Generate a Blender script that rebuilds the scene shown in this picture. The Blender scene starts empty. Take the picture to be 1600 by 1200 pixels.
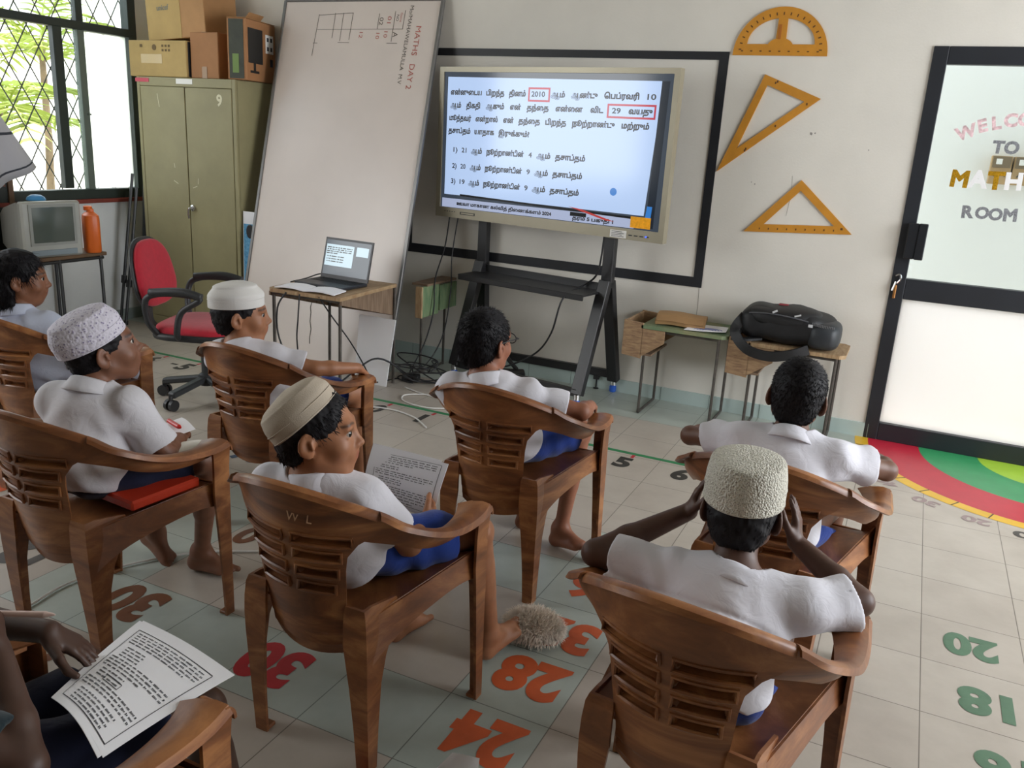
import bpy, math, random
import numpy as np
from mathutils import Vector, Matrix

random.seed(7)
RNG = np.random.default_rng(7)
SC = bpy.context.scene
COL = SC.collection
PI = math.pi

# ------------------------------------------------------------------ camera
CAM_POS = Vector((-0.2465, -5.0542, 1.5312))
_yaw, _pitch, _roll = 0.42961, 0.28251, 0.060046
_f = Vector((-math.sin(_yaw) * math.cos(_pitch), math.cos(_yaw) * math.cos(_pitch), -math.sin(_pitch)))
_r = Vector((math.cos(_yaw), math.sin(_yaw), 0))
_u = _r.cross(_f)
_r2 = _r * math.cos(_roll) + _u * math.sin(_roll)
_u2 = _u * math.cos(_roll) - _r * math.sin(_roll)
cam_data = bpy.data.cameras.new('camera')
cam_data.sensor_width = 36.0
cam_data.lens = 36.0 * 1320.9 / 1600.0
cam_data.clip_start = 0.02
cam = bpy.data.objects.new('camera', cam_data)
COL.objects.link(cam)
cam.matrix_world = Matrix(((_r2.x, _u2.x, -_f.x, CAM_POS.x), (_r2.y, _u2.y, -_f.y, CAM_POS.y),
                           (_r2.z, _u2.z, -_f.z, CAM_POS.z), (0, 0, 0, 1)))
SC.camera = cam

# ------------------------------------------------------------------ world, lights, exposure
world = bpy.data.worlds.new('sky')
SC.world = world
world.use_nodes = True
_bg = world.node_tree.nodes['Background']
_bg.inputs[0].default_value = (0.86, 0.93, 1.0, 1)
_bg.inputs[1].default_value = 3.6
vs = SC.view_settings
vs.view_transform = 'Standard'
vs.look = 'None'
vs.gamma = 1.0
vs.use_curve_mapping = False
vs.exposure = 0.18


def daylight(name, loc, target, sx, sy, power, color=(1, 1, 1)):
    d = bpy.data.lights.new(name, 'AREA')
    d.shape = 'RECTANGLE'
    d.size, d.size_y = sx, sy
    d.energy = power
    d.color = color
    o = bpy.data.objects.new(name, d)
    COL.objects.link(o)
    o.location = loc
    o.rotation_euler = (Vector(target) - Vector(loc)).to_track_quat('-Z', 'Y').to_euler()
    return o


daylight('daylight_right_windows', (2.95, -1.7, 1.75), (0, -1.8, 0.9), 2.6, 1.9, 135, (0.95, 0.97, 1.0))
daylight('fill_lamp_left', (-6.0, -4.3, 1.95), (-3.4, 0, 1.3), 2.4, 1.6, 34, (1.0, 0.95, 0.88))  # added fill lamp at an unseen rear window, brightens the left side
_sun = bpy.data.lights.new('sun', 'SUN')
_sun.energy = 4.0
_sun.angle = 0.02
_sun.color = (1.0, 0.95, 0.86)
sun = bpy.data.objects.new('sun', _sun)
COL.objects.link(sun)
sun.rotation_euler = (math.radians(-16), math.radians(10), 0)


# ------------------------------------------------------------------ materials
def lin(c):
    if isinstance(c, str):
        c = tuple(int(c[i:i + 2], 16) / 255 for i in (0, 2, 4))
    return tuple(x / 12.92 if x <= 0.04045 else ((x + 0.055) / 1.055) ** 2.4 for x in c)


class Nodes:
    def __init__(self, m):
        m.use_nodes = True
        self.t = m.node_tree
        self.b = self.t.nodes['Principled BSDF']

    def n(self, kind, **kw):
        x = self.t.nodes.new(kind)
        for k, v in kw.items():
            if k[0] == '_':
                setattr(x, k[1:], v)
            else:
                x.inputs[k.replace('__', ' ')].default_value = v
        return x

    def l(self, a, b):
        self.t.links.new(a, b)

    def coord(self, scale=(1, 1, 1), which='Object'):
        c = self.n('ShaderNodeTexCoord')
        mp = self.n('ShaderNodeMapping', Scale=scale)
        self.l(c.outputs[which], mp.inputs[0])
        return mp.outputs[0]


_mats = {}


def mat(name, col, rough=0.6, metal=0.0, var=0.0, scale=8.0, bump=0.0, bscale=60.0, spec=0.5, emit=0.0, stretch=(1, 1, 1),
        col2=None, coat=0.0, sheen=0.0, sss=0.0, detail=4.0):
    if name in _mats:
        return _mats[name]
    m = bpy.data.materials.new(name)
    N = Nodes(m)
    c = lin(col)
    b = N.b
    b.inputs['Base Color'].default_value = (*c, 1)
    b.inputs['Roughness'].default_value = rough
    b.inputs['Metallic'].default_value = metal
    b.inputs['Specular IOR Level'].default_value = spec
    if coat:
        b.inputs['Coat Weight'].default_value = coat
    if sheen:
        b.inputs['Sheen Weight'].default_value = sheen
    if sss:
        b.inputs['Subsurface Weight'].default_value = sss
        b.inputs['Subsurface Radius'].default_value = (0.012, 0.005, 0.003)
        b.inputs['Subsurface Scale'].default_value = 1.0
    if emit:
        b.inputs['Base Color'].default_value = (*[x * 0.15 for x in c], 1)
        b.inputs['Emission Color'].default_value = (*c, 1)
        b.inputs['Emission Strength'].default_value = emit
    if var or col2:
        v = N.coord(stretch)
        t = N.n('ShaderNodeTexNoise', Scale=scale, Detail=detail, Roughness=0.6)
        N.l(v, t.inputs['Vector'])
        r = N.n('ShaderNodeValToRGB')
        r.color_ramp.elements[0].position = 0.32
        r.color_ramp.elements[1].position = 0.68
        if col2:
            ca, cb = c, lin(col2)
        else:
            ca = tuple(x * (1 - var) for x in c)
            cb = tuple(min(1, x * (1 + var * 0.6)) for x in c)
        r.color_ramp.elements[0].color = (*ca, 1)
        r.color_ramp.elements[1].color = (*cb, 1)
        N.l(t.outputs[0], r.inputs[0])
        N.l(r.outputs[0], b.inputs['Base Color'])
    if bump:
        v = N.coord()
        t = N.n('ShaderNodeTexNoise', Scale=bscale, Detail=3.0)
        N.l(v, t.inputs['Vector'])
        bp = N.n('ShaderNodeBump', Strength=bump, Distance=0.004)
        N.l(t.outputs[0], bp.inputs['Height'])
        N.l(bp.outputs[0], b.inputs['Normal'])
    _mats[name] = m
    return m


# ------------------------------------------------------------------ mesh builder
class MB:
    def __init__(self):
        self.v, self.f, self.mi = [], [], []
        self.cur = 0

    def add(self, verts, faces):
        o = len(self.v)
        self.v += [tuple(x) for x in verts]
        self.f += [tuple(i + o for i in f) for f in faces]
        self.mi += [self.cur] * len(faces)
        return self

    def box(self, c, s, R=None, bev=0.0):
        """box centred at c with full sizes s; chamfered vertical+horizontal edges if bev"""
        x, y, z = (q / 2 for q in s)
        if bev <= 0:
            vs_ = [(i * x, j * y, k * z) for i in (-1, 1) for j in (-1, 1) for k in (-1, 1)]
            fs = [(0, 1, 3, 2), (4, 6, 7, 5), (0, 4, 5, 1), (2, 3, 7, 6), (0, 2, 6, 4), (1, 5, 7, 3)]
        else:
            b = min(bev, x * 0.9, y * 0.9, z * 0.9)
            vs_, idx = [], {}
            for i in (-1, 1):
                for j in (-1, 1):
                    for k in (-1, 1):
                        for a, p in enumerate(((i * x, j * (y - b), k * (z - b)), (i * (x - b), j * y, k * (z - b)), (i * (x - b), j * (y - b), k * z))):
                            idx[(i, j, k, a)] = len(vs_)
                            vs_.append(p)
            fs = []
            for s_ in (-1, 1):
                q = [idx[(s_, -1, -1, 0)], idx[(s_, 1, -1, 0)], idx[(s_, 1, 1, 0)], idx[(s_, -1, 1, 0)]]
                fs.append(tuple(q if s_ > 0 else q[::-1]))
                q = [idx[(-1, s_, -1, 1)], idx[(-1, s_, 1, 1)], idx[(1, s_, 1, 1)], idx[(1, s_, -1, 1)]]
                fs.append(tuple(q if s_ > 0 else q[::-1]))
                q = [idx[(-1, -1, s_, 2)], idx[(1, -1, s_, 2)], idx[(1, 1, s_, 2)], idx[(-1, 1, s_, 2)]]
                fs.append(tuple(q if s_ > 0 else q[::-1]))
            for i in (-1, 1):
                for j in (-1, 1):
                    q = [idx[(i, j, -1, 0)], idx[(i, j, -1, 1)], idx[(i, j, 1, 1)], idx[(i, j, 1, 0)]]
                    fs.append(tuple(q[::-1] if i * j < 0 else q))
                for k in (-1, 1):
                    q = [idx[(i, -1, k, 0)], idx[(i, -1, k, 2)], idx[(i, 1, k, 2)], idx[(i, 1, k, 0)]]
                    fs.append(tuple(q if i * k < 0 else q[::-1]))
            for j in (-1, 1):
                for k in (-1, 1):
                    q = [idx[(-1, j, k, 1)], idx[(-1, j, k, 2)], idx[(1, j, k, 2)], idx[(1, j, k, 1)]]
                    fs.append(tuple(q[::-1] if j * k < 0 else q))
            for i in (-1, 1):
                for j in (-1, 1):
                    for k in (-1, 1):
                        q = [idx[(i, j, k, 0)], idx[(i, j, k, 1)], idx[(i, j, k, 2)]]
                        fs.append(tuple(q if i * j * k > 0 else q[::-1]))
        c = Vector(c)
        vs_ = [(R @ Vector(p) if R is not None else Vector(p)) + c for p in vs_]
        return self.add(vs_, fs)

    def bar(self, a, b, w, h=None, up=(0, 0, 1), bev=0.0):
        """rectangular bar from a to b, w sideways, h along up"""
        a, b = Vector(a), Vector(b)
        d = b - a
        L = d.length
        d.normalize()
        u = Vector(up)
        if abs(d.dot(u)) > 0.98:
            u = Vector((0, 1, 0))
        s = d.cross(u).normalized()
        u = s.cross(d).normalized()
        R = Matrix((s, d, u)).transposed()
        return self.box((a + b) / 2, (w, L, h or w), R, bev)

    def tube(self, pts, r, seg=8, closed=False, caps=True):
        pts = [Vector(p) for p in pts]
        n = len(pts)
        rr = r if hasattr(r, '__len__') else [r] * n
        tang = []
        for i in range(n):
            a = pts[(i - 1) % n] if (closed or i > 0) else pts[i]
            b = pts[(i + 1) % n] if (closed or i < n - 1) else pts[i]
            t = b - a
            tang.append(t.normalized() if t.length > 1e-9 else Vector((0, 0, 1)))
        ref = Vector((0, 0, 1)) if abs(tang[0].z) < 0.9 else Vector((1, 0, 0))
        nrm = (ref - tang[0] * ref.dot(tang[0])).normalized()
        vs_, fs = [], []
        for i in range(n):
            nrm = nrm - tang[i] * nrm.dot(tang[i])
            nrm = nrm.normalized() if nrm.length > 1e-6 else Vector((1, 0, 0))
            bn = tang[i].cross(nrm)
            for k in range(seg):
                a = 2 * PI * k / seg
                vs_.append(pts[i] + (nrm * math.cos(a) + bn * math.sin(a)) * rr[i])
        m = n if closed else n - 1
        for i in range(m):
            j = (i + 1) % n
            for k in range(seg):
                l = (k + 1) % seg
                fs.append((i * seg + k, i * seg + l, j * seg + l, j * seg + k))
        if caps and not closed:
            fs.append(tuple(range(seg))[::-1])
            fs.append(tuple((n - 1) * seg + k for k in range(seg)))
        return self.add(vs_, fs)

    def lathe(self, prof, c=(0, 0, 0), seg=24, sx=1.0, sy=1.0, R=None):
        """prof: list of (radius, z); radius 0 closes"""
        vs_, fs = [], []
        for r, z in prof:
            for k in range(seg):
                a = 2 * PI * k / seg
                p = Vector((r * sx * math.cos(a), r * sy * math.sin(a), z))
                vs_.append((R @ p if R is not None else p) + Vector(c))
        for i in range(len(prof) - 1):
            for k in range(seg):
                l = (k + 1) % seg
                fs.append((i * seg + k, i * seg + l, (i + 1) * seg + l, (i + 1) * seg + k))
        if prof[0][0] > 1e-5:
            fs.append(tuple(range(seg))[::-1])
        if prof[-1][0] > 1e-5:
            fs.append(tuple((len(prof) - 1) * seg + k for k in range(seg)))
        return self.add(vs_, fs)

    def prism(self, outline, depth, M_=None, holes=None):
        """outline in xy (ccw), extruded along +z by depth, transformed by M_"""
        n = len(outline)
        vs_ = [Vector((x, y, 0)) for x, y in outline] + [Vector((x, y, depth)) for x, y in outline]
        fs = [tuple(range(n))[::-1], tuple(range(n, 2 * n))] + [(i, (i + 1) % n, n + (i + 1) % n, n + i) for i in range(n)]
        if M_ is not None:
            vs_ = [M_ @ p for p in vs_]
        return self.add(vs_, fs)

    def ring(self, outer, inner, depth, M_=None):
        """frame between two outlines with the same count, extruded"""
        n = len(outer)
        vs_ = [Vector((x, y, z)) for z in (0, depth) for o in (outer, inner) for x, y in o]
        fs = []
        for i in range(n):
            j = (i + 1) % n
            fs += [(i, n + i, n + j, j), (2 * n + i, 2 * n + j, 3 * n + j, 3 * n + i), (i, j, 2 * n + j, 2 * n + i), (n + i, 3 * n + i, 3 * n + j, n + j)]
        if M_ is not None:
            vs_ = [M_ @ p for p in vs_]
        return self.add(vs_, fs)

    def grid(self, P, closed_u=False):
        """P: list of rows of points"""
        n, m = len(P), len(P[0])
        vs_ = [p for row in P for p in row]
        fs = []
        for i in range(n if closed_u else n - 1):
            for j in range(m - 1):
                k = (i + 1) % n
                fs.append((i * m + j, k * m + j, k * m + j + 1, i * m + j + 1))
        return self.add(vs_, fs)

    def slab(self, P, t):
        """closed thick sheet: grid P offset both ways by t/2 along its own normals"""
        A = np.array([[tuple(q) for q in row] for row in P], float)
        du = np.gradient(A, axis=0)
        dv = np.gradient(A, axis=1)
        nn = np.cross(du, dv)
        nn /= np.linalg.norm(nn, axis=2, keepdims=True) + 1e-12
        n, m = A.shape[:2]
        top, bot = A + nn * t / 2, A - nn * t / 2
        vs_ = [tuple(q) for q in top.reshape(-1, 3)] + [tuple(q) for q in bot.reshape(-1, 3)]
        o = n * m
        fs = []
        for i in range(n - 1):
            for j in range(m - 1):
                a, b, c, d = i * m + j, (i + 1) * m + j, (i + 1) * m + j + 1, i * m + j + 1
                fs += [(a, b, c, d), (o + a, o + d, o + c, o + b)]
        for i in range(n - 1):
            for j, fl in ((0, 0), (m - 1, 1)):
                a, b = i * m + j, (i + 1) * m + j
                q = (a, o + a, o + b, b)
                fs.append(q[::-1] if fl else q)
        for j in range(m - 1):
            for i, fl in ((0, 1), (n - 1, 0)):
                a, b = i * m + j, i * m + j + 1
                q = (a, o + a, o + b, b)
                fs.append(q[::-1] if fl else q)
        return self.add(vs_, fs)

    def build(self, name, mats, parent=None, smooth=False, origin=None):
        me = bpy.data.meshes.new(name)
        org = Vector(origin) if origin is not None else (parent['_o'] if False else Vector((0, 0, 0)))
        vv = [(x - org.x, y - org.y, z - org.z) for x, y, z in self.v]
        me.from_pydata(vv, [], self.f)
        if not isinstance(mats, (list, tuple)):
            mats = [mats]
        for m in mats:
            me.materials.append(m)
        if len(mats) > 1:
            me.polygons.foreach_set('material_index', self.mi)
        if smooth:
            me.polygons.foreach_set('use_smooth', [True] * len(self.f))
        me.update()
        o = bpy.data.objects.new(name, me)
        COL.objects.link(o)
        if parent is not None:
            o.parent = parent
        elif origin is not None:
            o.location = org
        if smooth == 'auto':
            auto_smooth(o)
        return o


def auto_smooth(o, ang=40):
    me = o.data
    import bmesh
    bm = bmesh.new()
    bm.from_mesh(me)
    for e in bm.edges:
        if len(e.link_faces) == 2:
            e.smooth = e.calc_face_angle(0) < math.radians(ang)
    bm.to_mesh(me)
    bm.free()


def tag(o, label=None, cat=None, group=None, kind=None):
    if label:
        o['label'] = label
    if cat:
        o['category'] = cat
    if group:
        o['group'] = group
    if kind:
        o['kind'] = kind
    return o


def thing(name, label, cat, loc=(0, 0, 0), rz=0.0, group=None):
    o = bpy.data.objects.new(name, None)
    COL.objects.link(o)
    o.empty_display_size = 0.1
    o.location = loc
    o.rotation_euler = (0, 0, rz)
    return tag(o, label, cat, group)


def part(name, mb, mats, parent, smooth=False, label=None, world_coords=True):
    """a mesh child; world_coords: mb is in world space and the (unrotated) parent's place is taken off"""
    org = None
    if world_coords:
        org = Vector((0, 0, 0))
        p = parent
        while p is not None:
            org = org + p.location
            p = p.parent
    o = mb.build(name, mats, parent, smooth, org)
    if label:
        o['label'] = label
    return o


def solo(name, mb, mats, label, cat, origin, smooth=False, group=None):
    o = mb.build(name, mats, None, smooth, origin)
    return tag(o, label, cat, group)


def struct(name, mb, mats, parent=None, smooth=False):
    o = mb.build(name, mats, parent, smooth)
    if parent is None:
        o['kind'] = 'structure'
    return o


def frame(o, x, y):
    """matrix with origin o and axes x, y (made orthonormal)"""
    x = Vector(x).normalized()
    z = x.cross(Vector(y)).normalized()
    y = z.cross(x)
    return Matrix(((x.x, y.x, z.x, o[0]), (x.y, y.y, z.y, o[1]), (x.z, y.z, z.z, o[2]), (0, 0, 0, 1)))


def spline(pts, n=6):
    """Catmull-Rom through pts"""
    P = [Vector(p) for p in pts]
    out = []
    for i in range(len(P) - 1):
        p0 = P[max(i - 1, 0)]
        p1, p2 = P[i], P[i + 1]
        p3 = P[min(i + 2, len(P) - 1)]
        for k in range(n):
            t = k / n
            out.append(0.5 * ((2 * p1) + (p2 - p0) * t + (2 * p0 - 5 * p1 + 4 * p2 - p3) * t * t + (3 * p1 - p0 - 3 * p2 + p3) * t ** 3))
    out.append(P[-1])
    return out


# ------------------------------------------------------------------ lettering
def text_geo(body, bold=0.02, res=3):
    """flat letter shapes (verts, faces), one unit high"""
    cu = bpy.data.curves.new('lettering', 'FONT')
    cu.body = body
    cu.resolution_u = res
    cu.bevel_depth = bold
    cu.bevel_resolution = 0
    o = bpy.data.objects.new('lettering', cu)
    COL.objects.link(o)
    dg = bpy.context.evaluated_depsgraph_get()
    me = bpy.data.meshes.new_from_object(o.evaluated_get(dg))
    vs_ = np.empty(len(me.vertices) * 3)
    me.vertices.foreach_get('co', vs_)
    vs_ = vs_.reshape(-1, 3)
    vs_[:, 2] *= 0.04
    fs = [tuple(p.vertices) for p in me.polygons]
    bpy.data.objects.remove(o)
    bpy.data.curves.remove(cu)
    bpy.data.meshes.remove(me)
    return vs_, fs


def put_text(mb, body, M_, height=None, width=None, bold=0.02, center=True, lift=0.0005, cap=0.73, res=3):
    """lettering in the xy plane of M_; height = size of a capital; width stretches it to fit"""
    vs_, fs = text_geo(body, bold, res)
    if len(vs_) == 0:
        return
    x0, x1 = vs_[:, 0].min(), vs_[:, 0].max()
    y0, y1 = vs_[:, 1].min(), vs_[:, 1].max()
    s = height / cap
    sx = s if width is None else width / max(x1 - x0, 1e-6)
    v = vs_.copy()
    v[:, 0] = (v[:, 0] - ((x0 + x1) / 2 if center else x0)) * sx
    v[:, 1] = (v[:, 1] - (cap / 2 if center else 0)) * s
    v[:, 2] = v[:, 2] * s + lift
    mb.add([M_ @ Vector(p) for p in v], fs)

# ================================================================== THE ROOM
T = 0.305           # floor tile
GY = -1.0835        # y of tile row line 0
WX = -5.70          # inner face of the left (window) wall
RX = 2.60           # inner face of the right wall
BY = -7.20          # inner face of the wall behind the camera
HZ = 3.30


def tile_mat(name, c1, c2, grout):
    m = bpy.data.materials.new(name)
    N = Nodes(m)
    tc = N.n('ShaderNodeTexCoord')
    mp = N.n('ShaderNodeMapping')
    mp.inputs['Location'].default_value = (100 * T, 100 * T - GY, 0)
    N.l(tc.outputs['Object'], mp.inputs[0])
    br = N.n('ShaderNodeTexBrick', Scale=1.0)
    br.offset = 0.0
    br.squash = 1.0
    br.inputs['Color1'].default_value = (*lin(c1), 1)
    br.inputs['Color2'].default_value = (*lin(c2), 1)
    br.inputs['Mortar'].default_value = (*lin(grout), 1)
    br.inputs['Mortar Size'].default_value = 0.0018
    br.inputs['Mortar Smooth'].default_value = 0.3
    br.inputs['Brick Width'].default_value = T
    br.inputs['Row Height'].default_value = T
    N.l(mp.outputs[0], br.inputs['Vector'])
    nz = N.n('ShaderNodeTexNoise', Scale=3.5, Detail=5.0, Roughness=0.65)
    N.l(tc.outputs['Object'], nz.inputs['Vector'])
    mx = N.n('ShaderNodeMix')
    mx.data_type = 'RGBA'
    mx.blend_type = 'MULTIPLY'
    mx.inputs[0].default_value = 0.55
    rp = N.n('ShaderNodeValToRGB')
    rp.color_ramp.elements[0].position = 0.3
    rp.color_ramp.elements[0].color = (0.72, 0.70, 0.68, 1)
    rp.color_ramp.elements[1].position = 0.62
    rp.color_ramp.elements[1].color = (1, 1, 1, 1)
    N.l(nz.outputs[0], rp.inputs[0])
    N.l(br.outputs[0], mx.inputs[6])
    N.l(rp.outputs[0], mx.inputs[7])
    N.l(mx.outputs[2], N.b.inputs['Base Color'])
    N.b.inputs['Roughness'].default_value = 0.34
    N.b.inputs['Specular IOR Level'].default_value = 0.42
    bp = N.n('ShaderNodeBump', Strength=0.25, Distance=0.002)
    inv = N.n('ShaderNodeMath')
    inv.operation = 'SUBTRACT'
    inv.inputs[0].default_value = 1.0
    N.l(br.outputs['Fac'], inv.inputs[1])
    N.l(inv.outputs[0], bp.inputs['Height'])
    N.l(bp.outputs[0], N.b.inputs['Normal'])
    return m


M_tile = tile_mat('beige_tile', 'b9b1a6', 'b3aa9f', '746c63')
M_aqua = tile_mat('aqua_tile', 'b0b8b0', 'aab3ab', '727872')
aqua = set()
for i in range(-9, -3):
    aqua.add((i, -8))
    aqua.add((i, -5))
for j in range(-12, -3):
    aqua.add((-4, j))
for j in range(-8, -4):
    aqua.add((-9, j))
mb = MB()
for i in range(-19, 9):
    for j in range(-21, 4):
        x0, x1 = max(i * T, WX - 0.02), min((i + 1) * T, RX)
        y0, y1 = max(j * T + GY, BY), min((j + 1) * T + GY, 0.0)
        if x1 <= x0 or y1 <= y0:
            continue
        mb.cur = 1 if ((i, j) in aqua or (j >= 2 and i < -1)) else 0
        mb.add([(x0, y0, 0), (x1, y0, 0), (x1, y1, 0), (x0, y1, 0)], [(0, 1, 2, 3)])
floor = struct('floor', mb, [M_tile, M_aqua])

# ---- walls
M_wall = mat('wall_paint', 'dcd8cf', 0.75, var=0.05, scale=2.2, bump=0.15, bscale=90, spec=0.25)
M_ceil = mat('ceiling_boards', 'a39d92', 0.85, var=0.06, scale=3)
DX0, DX1, DZ = -0.324, 0.66, 2.102
mb = MB()
mb.box(((WX + DX0) / 2, 0.06, HZ / 2), (DX0 - WX, 0.12, HZ))
mb.box(((DX1 + RX) / 2, 0.06, HZ / 2), (RX - DX1, 0.12, HZ))
mb.box(((DX0 + DX1) / 2, 0.06, (HZ + DZ) / 2), (DX1 - DX0, 0.12, HZ - DZ))
wall_front = struct('wall_front', mb, M_wall)

# left wall with two window openings: one in the picture, an unseen one further back put in for light
W0, W1, WZ0, WZ1 = -2.45, -0.20, 0.93, 2.95
V0, V1 = -5.9, -3.1
mb = MB()
xc = WX - 0.06
for y0, y1, z0, z1 in ((BY, V0, 0, HZ), (V0, V1, 0, WZ0), (V0, V1, WZ1, HZ), (V1, W0, 0, HZ), (W0, W1, 0, WZ0), (W0, W1, WZ1, HZ), (W1, 0.12, 0, HZ)):
    mb.box((xc, (y0 + y1) / 2, (z0 + z1) / 2), (0.12, y1 - y0, z1 - z0))
M_lwall = mat('window_wall_paint', 'd3d6d6', 0.7, var=0.05, scale=3, spec=0.25)
wall_left = struct('wall_left', mb, M_lwall)
mb = MB()
for y0, y1, z0, z1 in ((BY, 0.0, 0, 0.7), (BY, 0.0, 2.75, HZ), (-0.35, 0, 0.7, 2.75), (BY, -3.1, 0.7, 2.75), (-1.8, -1.7, 0.7, 2.75)):
    mb.box((RX + 0.06, (y0 + y1) / 2, (z0 + z1) / 2), (0.12, y1 - y0, z1 - z0))
struct('wall_right', mb, M_wall)
mb = MB()
mb.box(((WX + RX) / 2, BY - 0.06, HZ / 2), (RX - WX, 0.12, HZ))
struct('wall_back', mb, mat('rear_wall_paint', '8f897e', 0.8))
mb = MB()
mb.box(((WX + RX) / 2, (BY + 0.12) / 2, HZ + 0.05), (RX - WX + 0.24, 0.24 - BY, 0.1))
struct('ceiling', mb, M_ceil)

# ---- skirting of aqua tiles
M_skirt = tile_mat('skirting_tile', 'a9c0ba', 'a3bcb6', '7d8a84')
mb = MB()
mb.box(((WX + DX0) / 2, -0.005, 0.042), (DX0 - WX, 0.010, 0.084))
struct('baseboard_front', mb, mat('skirting_glaze', 'b2c2be', 0.35, var=0.06, scale=3))
mb = MB()
mb.box((WX + 0.005, (BY + 0) / 2, 0.042), (0.010, -BY - 0.012, 0.084))
struct('baseboard_left', mb, mat('skirting_grey', '8f9a97', 0.4))
mb = MB()
for k in range(1, 18):
    mb.box((k * -T, -0.0104, 0.042), (0.003, 0.001, 0.084))
part('skirting_joint', mb, mat('grout', '75837d', 0.8), bpy.data.objects['baseboard_front'], world_coords=False)

# ---- black painted rectangle on the wall (edge of the old blackboard)
M_bpaint = mat('black_paint', '1d1f24', 0.5, var=0.2, scale=10)
mb = MB()
mb.ring([(-3.44, 0.735), (-1.352, 0.735), (-1.352, 2.062), (-3.44, 2.062)], [(-3.39, 0.795), (-1.405, 0.795), (-1.405, 2.018), (-3.39, 2.018)], 0.006,
        Matrix(((1, 0, 0, 0), (0, 0, -1, 0), (0, 1, 0, 0), (0, 0, 0, 1))))
part('painted_border', mb, M_bpaint, wall_front, world_coords=False, label='black painted rectangle outline on the white wall')
# scuffs and cracks in the plaster
M_scuff = mat('scuff', '8f8b86', 0.9)
mb = MB()
for cx, cz, r, n in ((-0.857, 1.649, 0.012, 7), (-0.835, 1.652, 0.006, 5), (-1.12, 1.36, 0.006, 5), (-0.55, 1.58, 0.005, 5), (-1.14, 1.37, 0.004, 5)):
    pts = [(cx + r * random.uniform(0.5, 1.1) * math.cos(2 * PI * k / n), -0.0008, cz + r * random.uniform(0.5, 1.1) * math.sin(2 * PI * k / n)) for k in range(n)]
    mb.add(pts, [tuple(range(n))])
mb.tube([(-1.364, -0.0005, 0.75), (-1.36, -0.0005, 0.64), (-1.362, -0.0005, 0.55), (-1.35, -0.0005, 0.44)], 0.0012, 4)
mb.tube([(-0.92, -0.0005, 1.42), (-0.915, -0.0005, 1.3), (-0.925, -0.0005, 1.2)], 0.0008, 4)
part('wall_scuff', mb, M_scuff, wall_front, world_coords=False)

# ---- paint on the floor
FLAT = Matrix.Identity(4)
M_fgreen = mat('floor_paint_green', '2f7d4f', 0.5, var=0.12, scale=14)
M_fblack = mat('floor_paint_black', '35332f', 0.55, var=0.15, scale=14)


def floor_text(name, body, x, y, h, w, m, rot=0.0, label=None, bold=0.05):
    mb = MB()
    Mx = Matrix.Translation((x, y, 0.0006)) @ Matrix.Rotation(rot, 4, 'Z')
    put_text(mb, body, Mx, height=h, width=w, bold=bold, res=5)
    part(name, mb, m, floor, world_coords=False, label=label)


mb = MB()
mb.box((-2.86, -1.045, 0.0006), (4.30, 0.030, 0.0012))
mb.add([(-4.98, -1.09, 0.0013), (-4.98, -1.0, 0.0013), (-5.12, -1.045, 0.0013)], [(0, 2, 1)])
part('number_line', mb, M_fgreen, floor, world_coords=False, label='long green painted number line')
mb = MB()
M_ftick = mat('floor_paint_red', 'b3303a', 0.55)
for k in range(-6, 7):
    x = -2.857 + 0.2955 * k
    mb.box((x + 0.02, -1.085, 0.0008), (0.016, 0.04, 0.0012))
part('number_line_tick', mb, M_ftick, floor, world_coords=False)
for k in range(-6, 7):
    x = -2.857 + 0.2955 * k
    floor_text('painted_number', str(abs(k)), x, -1.185, 0.135, 0.085 if k not in (1, -1) else 0.035, M_fblack, label='black painted number %d' % k)
    if k < 0:
        mb = MB()
        mb.box((x - 0.10, -1.18, 0.0008), (0.05, 0.02, 0.0012))
        part('painted_minus', mb, M_fblack, floor, world_coords=False)
M_fo = mat('floor_paint_orange', 'c4592e', 0.5, var=0.12, scale=12)
M_fr = mat('floor_paint_crimson', 'b0222a', 0.5, var=0.12, scale=12)
M_fb = mat('floor_paint_brown', '6f4226', 0.5, var=0.12, scale=12)
M_fbl = mat('floor_paint_blue', '3c5066', 0.5, var=0.12, scale=12)
M_fgy = mat('floor_paint_grey', '4c4844', 0.55, var=0.12, scale=12)
M_ft = mat('floor_paint_teal', '1f6f86', 0.5, var=0.12, scale=12)
M_fg2 = mat('floor_paint_moss', '52735a', 0.5, var=0.15, scale=12)
M_fpk = mat('floor_paint_mauve', '9c8a88', 0.6, var=0.15, scale=12)
cx = -3.45 * T


def ty(j):
    return (j + 0.5) * T + GY


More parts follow.
